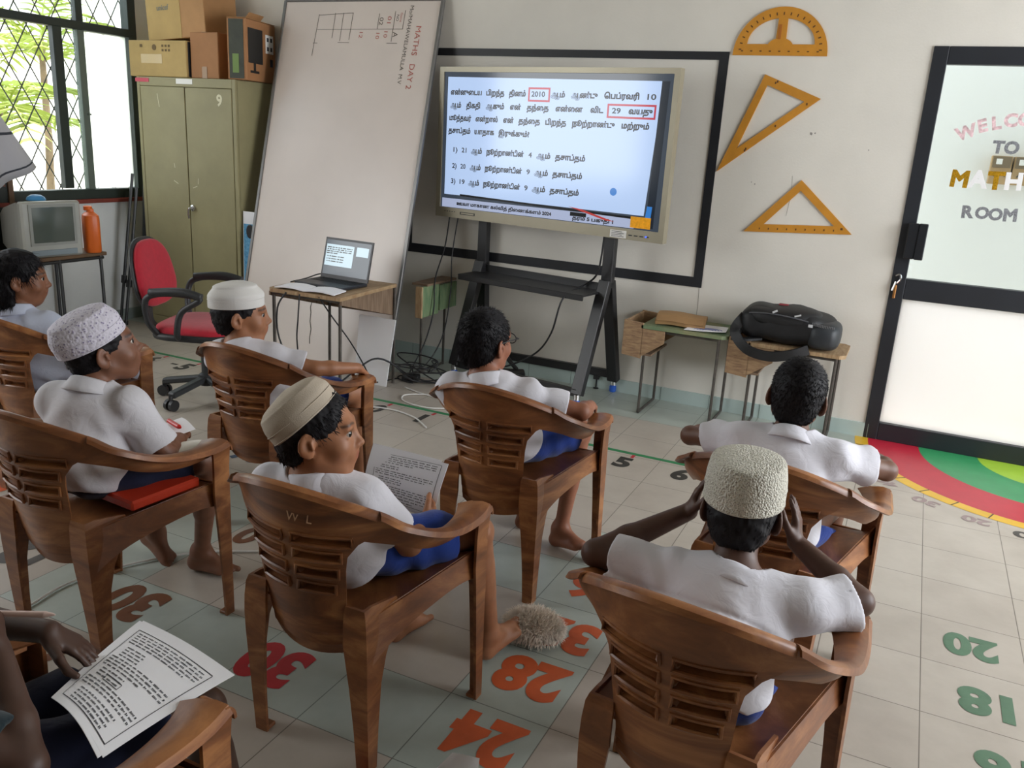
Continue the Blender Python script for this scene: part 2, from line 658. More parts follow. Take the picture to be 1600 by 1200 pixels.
for body, x, y, h, w, m, r in (
        ('24', cx, ty(-8) + 0.02, 0.17, 0.20, M_fo, PI), ('28', cx, ty(-7) + 0.02, 0.17, 0.21, M_fo, PI), ('32', cx, ty(-6) - 0.02, 0.17, 0.21, M_fo, PI),
        ('36', cx, ty(-5) + 0.0, 0.16, 0.21, M_fo, PI), ('20', cx, ty(-9), 0.17, 0.21, M_fo, PI),
        ('30', -1.745, ty(-8) + 0.0, 0.17, 0.20, M_fr, PI), ('30', -2.36, ty(-8) + 0.03, 0.17, 0.20, M_fb, PI),
        ('90', -2.39, -3.62, 0.15, 0.20, M_fb, 0), ('12', -2.93, -3.30, 0.17, 0.17, M_fgy, PI), ('70', -2.93, -2.12, 0.15, 0.18, M_fbl, 0),
        ('8', -3.53, -3.02, 0.15, 0.09, M_fo, 0), ('8', -3.55, -2.08, 0.13, 0.10, M_fb, 0), ('20', -2.27, -2.10, 0.15, 0.20, M_fb, 0),
        ('0', -2.37, -2.77, 0.13, 0.09, M_fb, 0), ('5', -1.62, -2.66, 0.13, 0.09, M_fr, 0), ('11', -0.47, -3.17, 0.17, 0.12, M_ft, PI),
        ('4', -1.27, -3.67, 0.14, 0.10, M_fr, 0),
        ('20', 0.150, -2.155, 0.135, 0.165, M_fg2, PI), ('18', 0.178, -2.475, 0.135, 0.15, M_fg2, PI), ('16', 0.21, -2.78, 0.135, 0.15, M_fg2, PI),
        ('14', 0.2, -3.09, 0.135, 0.15, M_fg2, PI), ('22', 0.15, -1.85, 0.0001, 0.0001, M_fg2, PI)):
    if h < 0.01:
        continue
    floor_text('painted_number', body, x, y, h, w, m, r, label='painted floor number %s' % body)
# red, green and lime semicircle (a painted protractor) in front of the door
PC = (0.60, 0.0)


def half_ring(r0, r1, z):
    mb = MB()
    n = 64
    P = []
    for k in range(n + 1):
        a = PI + PI * k / n
        P.append([(PC[0] + r * math.cos(a), min(PC[1] + r * math.sin(a), -0.002), z) for r in (r0, r1)])
    mb.grid(P)
    return mb


for nm, r0, r1, c in (('painted_ring', 0.895, 0.965, 'd9ad2c'), ('painted_ring', 0.63, 0.895, 'b9243a'), ('painted_ring', 0.335, 0.63, '35915c'), ('painted_disc', 0.0, 0.335, '9cc23c')):
    part(nm, half_ring(r0, r1, 0.0009), mat('floor_paint_' + c, c, 0.4, var=0.08, scale=9), floor, world_coords=False)
mb = MB()
for a in range(10, 180, 10):
    t = PI + math.radians(a)
    d = Vector((math.cos(t), math.sin(t), 0))
    mb.bar(Vector((*PC, 0.0014)) + d * 0.895, Vector((*PC, 0.0014)) + d * 0.962, 0.006, 0.0008)
part('painted_degree_mark', mb, mat('floor_paint_dark', '57503f', 0.6), floor, world_coords=False)
for k, body in enumerate(('50', '40', '30', '20', '10', '0')):
    a = PI + math.radians(30 + 12 * k)
    a = PI + math.radians((28, 42.5, 55.5, 68.5, 80, 90)[k])
    floor_text('painted_number', body, PC[0] + 1.045 * math.cos(a), 1.045 * math.sin(a), 0.07, 0.12, M_fpk if k < 4 else M_fgy, math.radians(180 + (28, 42.5, 55.5, 68.5, 80, 90)[k] - 90 + 10), label='faded painted number %s' % body, bold=0.04)

# ---- window in the left wall
M_wframe = mat('window_frame_dark', '25302c', 0.5, var=0.15, scale=6)
M_wgrey = mat('window_frame_grey', '5f6a62', 0.5, var=0.1, scale=6)
mb = MB()
fx = WX - 0.03
for y in (W0 + 0.03, W1 - 0.035):
    mb.box((fx, y, (WZ0 + WZ1) / 2), (0.08, 0.07, WZ1 - WZ0), bev=0.004)
for z, h in ((WZ0 + 0.035, 0.07), (WZ1 - 0.03, 0.06), (2.105, 0.055)):
    mb.box((fx, (W0 + W1) / 2, z), (0.081, W1 - W0, h), bev=0.004)
win = struct('window_1', mb, M_wframe)
mb = MB()
mb.box((fx + 0.01, -0.855, 1.55), (0.05, 0.07, 1.08), bev=0.004)
mb.box((fx + 0.01, -1.62, 1.55), (0.05, 0.06, 1.08), bev=0.004)
part('window_sash', mb, M_wframe, win, world_coords=False)
mb = MB()
mb.box((fx, -0.665, 1.54), (0.05, 0.055, 1.08), bev=0.004)
mb.box((fx + 0.03, -0.655, 1.52), (0.03, 0.02, 0.012))
part('window_mullion', mb, M_wgrey, win, world_coords=False)
mb = MB()
mb.box((fx, -0.665, 2.53), (0.05, 0.055, 0.80), bev=0.004)
mb.box((fx, -1.62, 2.53), (0.05, 0.055, 0.80), bev=0.004)
part('window_mullion', mb, M_wframe, win, world_coords=False)
mb = MB()
mb.box((WX + 0.01, (W0 + W1) / 2, WZ0 - 0.012), (0.06, W1 - W0 + 0.02, 0.028), bev=0.003)
part('window_sill', mb, mat('red_sill', '7a2f22', 0.6, var=0.2, scale=10), win, world_coords=False, label='thin red painted sill')
# diamond grille outside
mb = MB()
gx = WX - 0.10
H = WZ1 - WZ0
dy, sl = 0.15, 1.75
y = W0 - H / sl
while y < W1:
    for s in (1, -1):
        pts = []
        for z0 in (0, H):
            yy = y + (z0 / sl if s > 0 else (H - z0) / sl)
            pts.append((yy, z0))
        (ya, za), (yb, zb) = pts
        # clip to the opening
        def clip(yq, zq, yo, zo):
            lim = W0 if yq < W0 else (W1 if yq > W1 else None)
            if lim is None:
                return yq, zq
            t = (lim - yo) / (yq - yo)
            return lim, zo + (zq - zo) * t
        if max(ya, yb) > W0 and min(ya, yb) < W1:
            a = clip(ya, za, yb, zb)
            b = clip(yb, zb, ya, za)
            mb.tube([(gx, a[0], WZ0 + a[1]), (gx, b[0], WZ0 + b[1])], 0.0045, 5)
    y += dy
part('window_grille', mb, mat('grille_steel', '3c4038', 0.6), win, world_coords=False, label='diamond mesh security grille')
M_glass = bpy.data.materials.new('window_glass')
N = Nodes(M_glass)
tr = N.n('ShaderNodeBsdfTransparent')
tr.inputs[0].default_value = (0.93, 0.97, 0.95, 1)
gl = N.n('ShaderNodeBsdfGlossy', Roughness=0.02)
mxs = N.n('ShaderNodeMixShader')
mxs.inputs[0].default_value = 0.06
N.l(tr.outputs[0], mxs.inputs[1])
N.l(gl.outputs[0], mxs.inputs[2])
N.l(mxs.outputs[0], N.t.nodes['Material Output'].inputs[0])
M_glare = bpy.data.materials.new('glare_glass')
N = Nodes(M_glare)
tr = N.n('ShaderNodeBsdfTransparent')
tr.inputs[0].default_value = (0.95, 0.97, 0.95, 1)
tl = N.n('ShaderNodeBsdfTranslucent')
tl.inputs[0].default_value = (0.9, 0.93, 0.9, 1)
mxs = N.n('ShaderNodeMixShader')
mxs.inputs[0].default_value = 0.55  # translucent mix puts the pane's overexposed glare into the glass
N.l(tr.outputs[0], mxs.inputs[1])
N.l(tl.outputs[0], mxs.inputs[2])
N.l(mxs.outputs[0], N.t.nodes['Material Output'].inputs[0])
mb = MB()
mb.box((fx - 0.005, -0.45, 1.54), (0.005, 0.38, 1.07))
part('window_pane', mb, M_glare, win, world_coords=False, label='bright pane with overexposed glare')
mb = MB()
mb.box((fx - 0.005, -0.76, 1.54), (0.005, 0.13, 1.07))
part('window_pane', mb, M_glass, win, world_coords=False)
mb = MB()
mb.box((fx, -0.40, 2.53), (0.005, 0.46, 0.78))
part('window_pane', mb, M_glass, win, world_coords=False)
mb = MB()
mb.box((fx, -1.15, 2.53), (0.005, 0.90, 0.78))
part('window_pane', mb, M_glass, win, world_coords=False)

# ---- door at the right end of the front wall
M_dblack = mat('door_black', '25282e', 0.42, var=0.12, scale=5)
mb = MB()
yc = 0.02
mb.box((DX0 + 0.036, yc, DZ / 2), (0.072, 0.06, DZ), bev=0.003)
mb.box((DX1 - 0.036, yc, DZ / 2), (0.072, 0.06, DZ), bev=0.003)
wi = DX1 - DX0 - 0.144
xm = (DX0 + DX1) / 2
mb.box((xm, yc, DZ - 0.043), (wi, 0.058, 0.086), bev=0.003)
mb.box((xm, yc, 0.868), (wi, 0.056, 0.112), bev=0.003)
mb.box((xm, yc, 0.050), (wi, 0.056, 0.100), bev=0.003)
door = struct('door_1', mb, M_dblack)


def translucent(name, col, mixd, gloss=0.05):
    m = bpy.data.materials.new(name)
    N = Nodes(m)
    c = (*lin(col), 1)
    tl = N.n('ShaderNodeBsdfTranslucent')
    tl.inputs[0].default_value = c
    df = N.n('ShaderNodeBsdfDiffuse')
    df.inputs[0].default_value = c
    a = N.n('ShaderNodeMixShader')
    a.inputs[0].default_value = mixd
    N.l(tl.outputs[0], a.inputs[1])
    N.l(df.outputs[0], a.inputs[2])
    gl = N.n('ShaderNodeBsdfGlossy', Roughness=0.08)
    b = N.n('ShaderNodeMixShader')
    b.inputs[0].default_value = gloss
    N.l(a.outputs[0], b.inputs[1])
    N.l(gl.outputs[0], b.inputs[2])
    N.l(b.outputs[0], N.t.nodes['Material Output'].inputs[0])
    return m


mb = MB()
mb.box((xm, yc + 0.01, (0.10 + 0.812) / 2), (wi, 0.006, 0.712))
part('door_panel', mb, translucent('door_panel_white', 'f6f4f2', 0.35), door, world_coords=False, label='bright white lower panel')
M_dglass = M_glass.copy()
M_dglass.name = 'door_glass'
for n_ in M_dglass.node_tree.nodes:
    if n_.type == 'BSDF_TRANSPARENT':
        n_.inputs[0].default_value = (0.85, 0.885, 0.875, 1)
mb = MB()
mb.box((xm, yc + 0.01, (0.924 + 2.016) / 2), (wi, 0.006, 1.092))
part('door_glass', mb, M_dglass, door, world_coords=False, label='upper glass pane')
mb = MB()
mb.box((-0.262, -0.028, 1.128), (0.055, 0.036, 0.188), bev=0.006)
mb.box((-0.215, -0.03, 1.128), (0.045, 0.04, 0.19), bev=0.004)
part('door_lock', mb, mat('lock_black', '1c1f24', 0.35), door, world_coords=False, label='black lock box')
mb = MB()
mb.tube(spline([(-0.305, -0.012, 0.935), (-0.288, -0.02, 0.945), (-0.28, -0.02, 0.92), (-0.295, -0.015, 0.895)], 5), 0.006, 8)
mb.tube([(-0.30, -0.02, 0.905), (-0.312, -0.022, 0.855)], 0.006, 8)
part('door_hasp', mb, mat('chrome', 'c9c9c9', 0.25, metal=1.0), door, world_coords=False)
mb = MB()
mb.box((-0.298, -0.02, 0.850), (0.014, 0.012, 0.075), bev=0.004)
part('door_bolt', mb, mat('brass', 'a8743f', 0.4, metal=0.6), door, world_coords=False)
# stuck-on paper letters
MY = Matrix(((1, 0, 0, 0), (0, 0, -1, 0.0258), (0, 1, 0, 0), (0, 0, 0, 1)))
M_gold = mat('gold_glitter', 'c9981f', 0.35, metal=0.4, var=0.4, scale=180)
M_silv = mat('silver_glitter', '9a9da3', 0.4, metal=0.4, var=0.5, scale=160)
M_pink = mat('pink_paper', 'eec7cb', 0.7, var=0.45, scale=45)
M_whl = mat('white_letter', 'e9e9ea', 0.6)


def letters(items, m, lab):
    for ch, x, z, h, rot in items:
        mb = MB()
        put_text(mb, ch, MY @ Matrix.Translation((x, z, 0.001)) @ Matrix.Rotation(rot, 4, 'Z'), height=h, bold=0.05)
        part('stuck_letter', mb, m, door, world_coords=False, label=lab % ch)


letters([('W', -0.105, 1.697, 0.062, 0.4), ('E', -0.035, 1.732, 0.062, 0.32), ('L', 0.025, 1.748, 0.062, 0.22), ('C', 0.085, 1.763, 0.062, 0.1), ('O', 0.15, 1.77, 0.062, 0.0), ('M', 0.225, 1.763, 0.062, -0.1), ('E', 0.295, 1.745, 0.06, -0.25)], M_pink, 'pink spotted letter %s')
letters([('T', 0.055, 1.632, 0.06, 0), ('O', 0.115, 1.632, 0.06, 0)], M_silv, 'silver letter %s')
letters([('M', -0.09, 1.466, 0.082, -0.03), ('T', 0.075, 1.468, 0.086, 0.03)], M_gold, 'gold letter %s')
letters([('A', -0.005, 1.47, 0.085, 0.0), ('H', 0.155, 1.47, 0.082, 0.03), ('S', 0.235, 1.47, 0.08, 0)], M_whl, 'white letter %s')
letters([('R', -0.022, 1.302, 0.062, 0.06), ('O', 0.044, 1.302, 0.058, 0), ('O', 0.106, 1.30, 0.058, 0), ('M', 0.172, 1.302, 0.062, 0.06)], M_silv, 'silver letter %s')

# ---- outside the door: bright veranda wall with two wooden post boxes
M_out = mat('veranda_wall', 'efeeed', 0.8)
mb = MB()
mb.box((0.6, 1.45, 1.5), (3.6, 0.1, 3.0))
struct('wall_veranda', mb, M_out)
mb = MB()
mb.box((0.6, 0.47, 2.9), (3.6, 0.70, 0.08))
struct('veranda_shade_slab', mb, M_ceil)  # unseen slab added to block sky and dim the veranda behind the glass
mb = MB()
mb.box((0.6, 0.76, -0.05), (3.6, 1.28, 0.1))
struct('floor_veranda', mb, mat('veranda_floor', 'd5d0c6', 0.7))
M_card = mat('box_wood', 'b89a72', 0.7, var=0.12, scale=9)
for k, lab in enumerate(('wooden post box seen through the door glass behind the letter T', 'wooden post box seen through the door glass at the right frame edge')):
    bx = 0.168 + 0.128 * k
    t = thing('post_box', lab, 'box', (bx, 1.36, 1.42), group='post boxes outside the glass door')
    mb = MB()
    mb.box((bx, 1.345, 1.515), (0.118, 0.10, 0.175), bev=0.003)
    part('box_body', mb, M_card, t)
    mb = MB()
    mb.box((bx, 1.291, 1.565), (0.102, 0.008, 0.07))
    d = part('box_window', mb, mat('box_shade', '7d6d58', 0.6), t)
    mb = MB()
    mb.box((bx - 0.015, 1.286, 1.568), (0.034, 0.004, 0.034))
    p_ = part('box_label', mb, mat('paper_white', 'f0efec', 0.8), t)
    mb = MB()
    mb.tube([(bx + 0.03 * math.cos(a), 1.288, 1.475 + 0.02 * math.sin(a)) for a in np.linspace(0, PI, 9)], 0.004, 6)
    part('box_handle', mb, mat('dark_metal', '3a3835', 0.5), t)

# ---- garden outside the left window
mb = MB()
mb.box((-10.5, -1.0, -0.06), (9.3, 16, 0.1))
struct('ground', mb, mat('garden_ground', 'c9bfa0', 0.95, var=0.25, scale=1.2))
mb = MB()
mb.box((-13.0, 4.6, 1.7), (0.3, 6.6, 3.6))
struct('wall_garden', mb, mat('garden_wall', 'f1f1ec', 0.9))
M_leaf = mat('palm_leaf', '8a9c3c', 0.6, var=0.45, scale=1.5)
M_trunk = mat('palm_trunk', '6f604a', 0.9, var=0.3, scale=7)


def palm(loc, hgt, nf, ln, lab, seed):
    rnd = random.Random(seed)
    t = thing('palm_tree', lab, 'tree', loc)
    L = Vector(loc)
    mb = MB()
    mb.tube([L, L + Vector((0.05, 0.03, hgt * 0.5)), L + Vector((0.0, 0.08, hgt))], [0.055, 0.045, 0.035], 8)
    part('trunk', mb, M_trunk, t)
    mb = MB()
    for k in range(nf):
        a = 2 * PI * k / nf + rnd.uniform(-0.2, 0.2)
        e = rnd.uniform(0.1, 1.2)
        base = L + Vector((0, 0.08, hgt - rnd.uniform(0, 0.3)))
        d = Vector((math.cos(a) * math.cos(e), math.sin(a) * math.cos(e), math.sin(e)))
        pts = [base + d * (ln * s) + Vector((0, 0, -0.55 * ln * s * s)) for s in np.linspace(0, 1, 11)]
        mb.tube(pts, np.linspace(0.018, 0.004, 11), 4)
        side = d.cross(Vector((0, 0, 1))).normalized()
        for i in range(1, 11):
            for s in (-1, 1):
                w = 0.30 * ln * (1 - abs(i / 10 - 0.4)) * rnd.uniform(0.8, 1.1)
                tip = pts[i] + side * s * w + (pts[i] - pts[i - 1]).normalized() * w * 0.6 + Vector((0, 0, -0.35 * w))
                u = (pts[i] - pts[i - 1]) * 0.30
                mid = (pts[i] + tip) / 2 + Vector((0, 0, 0.03))
                mb.add([pts[i] - u * 0.5, pts[i] + u * 0.5, mid + u * 0.45, tip, mid - u * 0.45], [(0, 1, 2, 3, 4)])
    part('frond', mb, M_leaf, t)


palm((-8.05, 0.20, -0.01), 1.55, 14, 1.35, 'yellow green palm in the left panes of the window, nearest the grille', 1)
palm((-10.6, 2.6, -0.01), 2.4, 13, 1.5, 'taller palm standing further back in the garden outside', 2)
palm((-7.3, -1.75, -0.01), 1.2, 13, 0.95, 'low palm clump outside beside the left picture edge', 3)
palm((-9.9, -0.9, -0.01), 1.9, 14, 1.4, 'bushy palm behind the low clump outside the window', 5)

# ================================================================== FURNITURE AND EQUIPMENT
M_steel = mat('steel_tube', '55504b', 0.45, metal=0.5, var=0.3, scale=20)
M_blk = mat('black_plastic', '1e1e20', 0.45, var=0.1, scale=20)
M_white = mat('white_sheet', 'eeeef2', 0.8)
M_ink = mat('print_ink', '3b3c42', 0.9)

# ---- steel cabinet in the corner
M_cab = mat('cabinet_olive', '968f6b', 0.5, var=0.1, scale=4, spec=0.35)
CX0, CX1, CY0, CY1, CH = -5.435, -4.52, -0.455, -0.035, 1.80
t = thing('steel_cabinet', 'tall olive steel cupboard numbered 9 in the corner under the boxes', 'cabinet', ((CX0 + CX1) / 2, (CY0 + CY1) / 2, 0))
xm_, ym_ = (CX0 + CX1) / 2, (CY0 + CY1) / 2
mb = MB()
mb.box((xm_, ym_ + 0.01, CH / 2), (CX1 - CX0, CY1 - CY0 - 0.02, CH), bev=0.004)
for s in (-1, 1):
    mb.box((xm_ + s * ((CX1 - CX0) / 2 - 0.016), CY0 + 0.008, CH / 2), (0.032, 0.018, CH), bev=0.003)
mb.box((xm_, CY0 + 0.008, CH - 0.03), (CX1 - CX0 - 0.06, 0.018, 0.06), bev=0.003)
mb.box((xm_, CY0 + 0.008, 0.04), (CX1 - CX0 - 0.06, 0.018, 0.08), bev=0.003)
part('cabinet_body', mb, M_cab, t)
dw = (CX1 - CX0 - 0.074) / 2
for s in (-1, 1):
    mb = MB()
    mb.box((xm_ + s * (dw / 2 + 0.0025), CY0 + 0.004, CH / 2 + 0.01), (dw - 0.002, 0.014, CH - 0.146), bev=0.003)
    d = part('door', mb, M_cab, t)
    if s > 0:
        mb = MB()
        mb.lathe([(0.0, 0.0), (0.022, 0.0), (0.022, 0.012), (0.012, 0.018), (0, 0.018)], (xm_ + 0.035, CY0 - 0.004, 0.92), 16, R=Matrix.Rotation(PI / 2, 3, 'X'))
        mb.tube(spline([(xm_ + 0.035, CY0 - 0.02, 0.92), (xm_ + 0.02, CY0 - 0.03, 0.915), (xm_ + 0.012, CY0 - 0.03, 0.88), (xm_ + 0.014, CY0 - 0.026, 0.845)], 5), 0.008, 8)
        part('handle', mb, mat('chrome', 'c9c9c9', 0.25, metal=1.0), d, label='chrome turn handle')
        mb = MB()
        put_text(mb, '9', Matrix(((1, 0, 0, xm_ + 0.315), (0, 0, -1, CY0 - 0.0035), (0, 1, 0, 1.665), (0, 0, 0, 1))), height=0.075, bold=0.03)
        part('door_number', mb, mat('cream_paint', 'd9d3b4', 0.6), d, label='cream painted number 9')
    else:
        mb = MB()
        for a, b in (((0.10, 1.69), (0.115, 1.60)), ((0.22, 1.10), (0.26, 1.08)), ((0.23, 1.22), (0.235, 1.19))):
            mb.bar((xm_ - 0.36 + a[0], CY0 - 0.0035, a[1]), (xm_ - 0.36 + b[0], CY0 - 0.0035, b[1]), 0.004, 0.001, up=(0, 1, 0))
        for a, b in (((0.40, 1.06), (0.44, 1.075)), ((0.45, 1.09), (0.455, 1.13))):
            mb.bar((xm_ - 0.36 + a[0], CY0 - 0.0035, a[1]), (xm_ - 0.36 + b[0], CY0 - 0.0035, b[1]), 0.004, 0.001, up=(0, 1, 0))
        part('scratch', mb, mat('cream_paint', 'd9d3b4', 0.6), d)
mb = MB()
mb.box((xm_ - 0.40, CY0 - 0.0025, CH - 0.022), (0.13, 0.002, 0.026))
part('sticker', mb, mat('pink_sticker', 'c4455a', 0.6), t, label='pink strip')
mb = MB()
mb.box((xm_ + 0.0, CY0 - 0.0025, CH - 0.024), (0.15, 0.002, 0.034))
part('sticker', mb, mat('paper_white', 'f0efec', 0.8), t, label='white paper strip')
# ---- boxes on the cabinet
M_cb1 = mat('cardboard_pale', 'b59a63', 0.8, var=0.1, scale=6)
M_cb2 = mat('cardboard_brown', 'a5754d', 0.8, var=0.1, scale=6)
M_cb3 = mat('cardboard_tan', 'b08457', 0.8, var=0.1, scale=6)
M_tape = mat('brown_tape', '9a7750', 0.35)
M_prn = mat('box_print', '6a5637', 0.8)
t = thing('cardboard_box', 'pale wide cardboard box overhanging the left end of the cabinet', 'box', (-5.22, -0.25, CH))
mb = MB()
mb.box((-5.225, -0.27, CH + 0.122), (0.545, 0.36, 0.238), bev=0.004)
part('box_body', mb, M_cb1, t)
mb = MB()
FY = lambda x, y, z: Matrix(((1, 0, 0, x), (0, 0, -1, y), (0, 1, 0, z), (0, 0, 0, 1)))
for k in range(6):
    mb.box((-5.20 + 0.03 * (k % 3) + 0.03, -0.4512, CH + 0.205 - 0.028 * (k // 3)), (0.018, 0.001, 0.016))
mb.lathe([(0, 0), (0.02, 0), (0.02, 0.0012), (0, 0.0012)], (-5.25, -0.450, CH + 0.195), 14, R=Matrix.Rotation(PI / 2, 3, 'X'))
mb.box((-5.375, -0.4512, CH + 0.205), (0.024, 0.001, 0.02))
part('box_print', mb, M_prn, t)
mb = MB()
mb.box((-5.28, -0.4514, CH + 0.12), (0.20, 0.001, 0.06))
part('packing_tape', mb, mat('clear_tape', 'cbb384', 0.25), t)
mb = MB()
mb.box((-4.9518, -0.27, CH + 0.122), (0.001, 0.33, 0.225))
part('box_side', mb, mat('dark_print', '24262c', 0.7), t, label='dark printed box end')
# tilted box on top
t = thing('cardboard_box', 'cardboard box with grey lettering lying tilted on top of the others', 'box', (-5.05, -0.24, CH + 0.245))
Rm = Matrix.Rotation(math.radians(-3.5), 3, 'Y') @ Matrix.Rotation(math.radians(-2), 3, 'Z')
mb = MB()
mb.box((-5.11, -0.23, CH + 0.43), (0.56, 0.30, 0.34), Rm, bev=0.004)
part('box_body', mb, M_cb3, t)
mb = MB()
mb.box(Vector((-5.11, -0.23, CH + 0.43)) + Rm @ Vector((-0.11, -0.151, 0)), (0.33, 0.002, 0.335), Rm)
part('box_flap', mb, mat('cardboard_light', 'b89a62', 0.8, var=0.08, scale=6), t)
mb = MB()
put_text(mb, 'unicef', Matrix.Translation(Vector((-5.11, -0.23, CH + 0.43)) + Rm @ Vector((-0.11, -0.1525, 0.04))) @ (Rm.to_4x4() @ FY(0, 0, 0)), height=0.035, bold=0.03)
part('box_lettering', mb, mat('grey_print', '7d7a6c', 0.8), t)
t = thing('cardboard_box', 'brown taped cardboard box standing between pale box and monitor carton', 'box', (-4.83, -0.25, CH))
mb = MB()
mb.box((-4.815, -0.26, CH + 0.15), (0.25, 0.33, 0.295), bev=0.004)
part('box_body', mb, M_cb2, t)
mb = MB()
mb.box((-4.815, -0.4265, CH + 0.04), (0.045, 0.002, 0.075))
mb.box((-4.815, -0.26, CH + 0.299), (0.045, 0.33, 0.002))
part('packing_tape', mb, M_tape, t)
# monitor carton: narrow dark end towards the room, picture of a monitor on its long side
t = thing('monitor_carton', 'brown monitor carton printed with a black screen, right end of cabinet top', 'box', (-4.58, -0.24, CH))
Rz = Matrix.Rotation(math.radians(14), 3, 'Z')
C0 = Vector((-4.565, -0.235, CH + 0.195))
mb = MB()
mb.box(C0, (0.14, 0.41, 0.385), Rz, bev=0.004)
part('box_body', mb, M_cb2, t)
mb = MB()
mb.box(C0 + Rz @ Vector((-0.004, -0.206, 0)), (0.105, 0.002, 0.37), Rz)
part('box_end', mb, mat('dark_green_print', '363a2e', 0.6, var=0.3, scale=12), t)
mb = MB()
mb.box(C0 + Rz @ Vector((-0.01, -0.2075, -0.09)), (0.045, 0.002, 0.12), Rz)
part('box_sticker', mb, mat('green_print', '6f8a48', 0.6), t)
mb = MB()
mb.box(C0 + Rz @ Vector((0.071, -0.085, 0.03)), (0.002, 0.20, 0.22), Rz)
mb.box(C0 + Rz @ Vector((0.071, -0.10, -0.105)), (0.002, 0.03, 0.06), Rz)
mb.box(C0 + Rz @ Vector((0.071, -0.10, -0.135)), (0.002, 0.12, 0.016), Rz)
part('printed_monitor', mb, mat('screen_print', '2c2b2a', 0.5), t)
mb = MB()
mb.box(C0 + Rz @ Vector((0.071, 0.115, 0.06)), (0.002, 0.11, 0.12), Rz)
s_ = part('carton_label', mb, mat('paper_white', 'f0efec', 0.8), t)
mb = MB()
for i in (-1, 1):
    for k in (-1, 1):
        mb.box(C0 + Rz @ Vector((0.0725, 0.115 + 0.025 * i, 0.06 + 0.03 * k)), (0.001, 0.028, 0.026), Rz)
mb.box(C0 + Rz @ Vector((0.0725, 0.14, -0.06)), (0.001, 0.04, 0.05), Rz)
part('label_print', mb, M_ink, s_)
mb = MB()
mb.box(C0 + Rz @ Vector((0.0, 0.0, 0.1955)), (0.14, 0.41, 0.003), Rz)
mb.box(C0 + Rz @ Vector((0.05, -0.05, 0.215)), (0.004, 0.2, 0.05), Rz @ Matrix.Rotation(0.7, 3, 'Y'))
part('box_flap', mb, M_cb3, t)

# ---- whiteboard stood on end, leaning on the wall
B0 = Vector((-3.165, -0.635, 0.012))
B1 = Vector((-3.205, -0.045, 2.345))
up = (B1 - B0)
Lb = up.length
up.normalize()
ax = Vector((-1, -0.02, 0)).normalized()
wbM = frame(B0, -ax, up)      # x right, y up the board, z towards the room
Wb = 1.225
t = thing('whiteboard', 'large whiteboard stood on its end leaning on the front wall', 'whiteboard', (-3.75, -0.4, 0))
mb = MB()
mb.prism([(-Wb, 0), (0, 0), (0, Lb), (-Wb, Lb)], -0.014, wbM)
part('board', mb, mat('whiteboard_face', 'd9cec6', 0.28, var=0.05, scale=1.6, spec=0.5), t)
mb = MB()
for a, b in (((-Wb, 0), (-Wb, Lb)), ((0, 0), (0, Lb)), ((-Wb, 0), (0, 0)), ((-Wb, Lb), (0, Lb))):
    mb.bar(wbM @ Vector((*a, -0.005)), wbM @ Vector((*b, -0.005)), 0.022, 0.026, up=wbM.to_3x3() @ Vector((0, 0, 1)), bev=0.003)
part('frame', mb, mat('aluminium_frame', '7b7a78', 0.4, metal=0.6), t)
# handwriting: board lies on its side, so the lines run down it
M_red = mat('red_marker', 'b5655a', 0.7)
M_mk = mat('black_marker', '5d564e', 0.7)


def board_text(body, u, v, h, w, m, nm='marker_writing'):
    mb = MB()
    Mx = wbM @ Matrix.Translation((u, v, 0.0012)) @ Matrix.Rotation(-PI / 2 - 0.03, 4, 'Z')
    put_text(mb, body, Mx, height=h, width=w, bold=0.0, center=True)
    part(nm, mb, m, t)


board_text('MATHS   DAY 2', -0.150, Lb - 0.37, 0.040, 0.40, M_red)
board_text('Mo/MAHAWELAMULLA  M.V', -0.222, Lb - 0.29, 0.029, 0.50, M_mk)
board_text('Game', -0.285, Lb - 0.115, 0.018, 0.06, M_red)
board_text('NO', -0.312, Lb - 0.118, 0.020, 0.04, M_mk)
board_text('01', -0.372, Lb - 0.13, 0.030, 0.045, M_red)
board_text('02', -0.432, Lb - 0.14, 0.030, 0.05, M_mk)
board_text('A', -0.312, Lb - 0.225, 0.040, 0.035, M_mk)
board_text('10', -0.385, Lb - 0.225, 0.028, 0.04, M_red)
board_text('10', -0.445, Lb - 0.235, 0.028, 0.04, M_red)
board_text('12', -0.575, Lb - 0.23, 0.028, 0.04, M_red)
mb = MB()


def mk(u0, v0, u1, v1):
    mb.bar(wbM @ Vector((u0, Lb - v0, 0.001)), wbM @ Vector((u1, Lb - v1, 0.001)), 0.0028, 0.001, up=wbM.to_3x3() @ Vector((0, 0, 1)))


for q in ((-0.262, 0.07, -0.265, 0.19), (-0.335, 0.075, -0.337, 0.27), (-0.455, 0.09, -0.457, 0.19), (-0.262, 0.188, -0.93, 0.195), (-0.29, 0.28, -0.37, 0.28), (-0.66, 0.085, -0.665, 0.26),
          (-0.735, 0.085, -0.737, 0.27), (-0.80, 0.085, -0.802, 0.25), (-0.66, 0.085, -0.93, 0.10), (-0.93, 0.095, -0.945, 0.37), (-0.66, 0.28, -0.75, 0.28), (-0.915, 0.285, -0.95, 0.285)):
    mk(*q)
part('marker_line', mb, M_mk, t)
mb = MB()
pts = [(-0.66, 0.44), (-0.655, 0.40), (-0.66, 0.36), (-0.65, 0.33), (-0.648, 0.27), (-0.63, 0.22), (-0.632, 0.16), (-0.625, 0.12)]
for a, b in zip(pts[:-1], pts[1:]):
    mb.bar(wbM @ Vector((a[0], a[1], 0.001)), wbM @ Vector((b[0], b[1], 0.001)), 0.006, 0.001, up=wbM.to_3x3() @ Vector((0, 0, 1)))
part('board_crack', mb, M_mk, t)

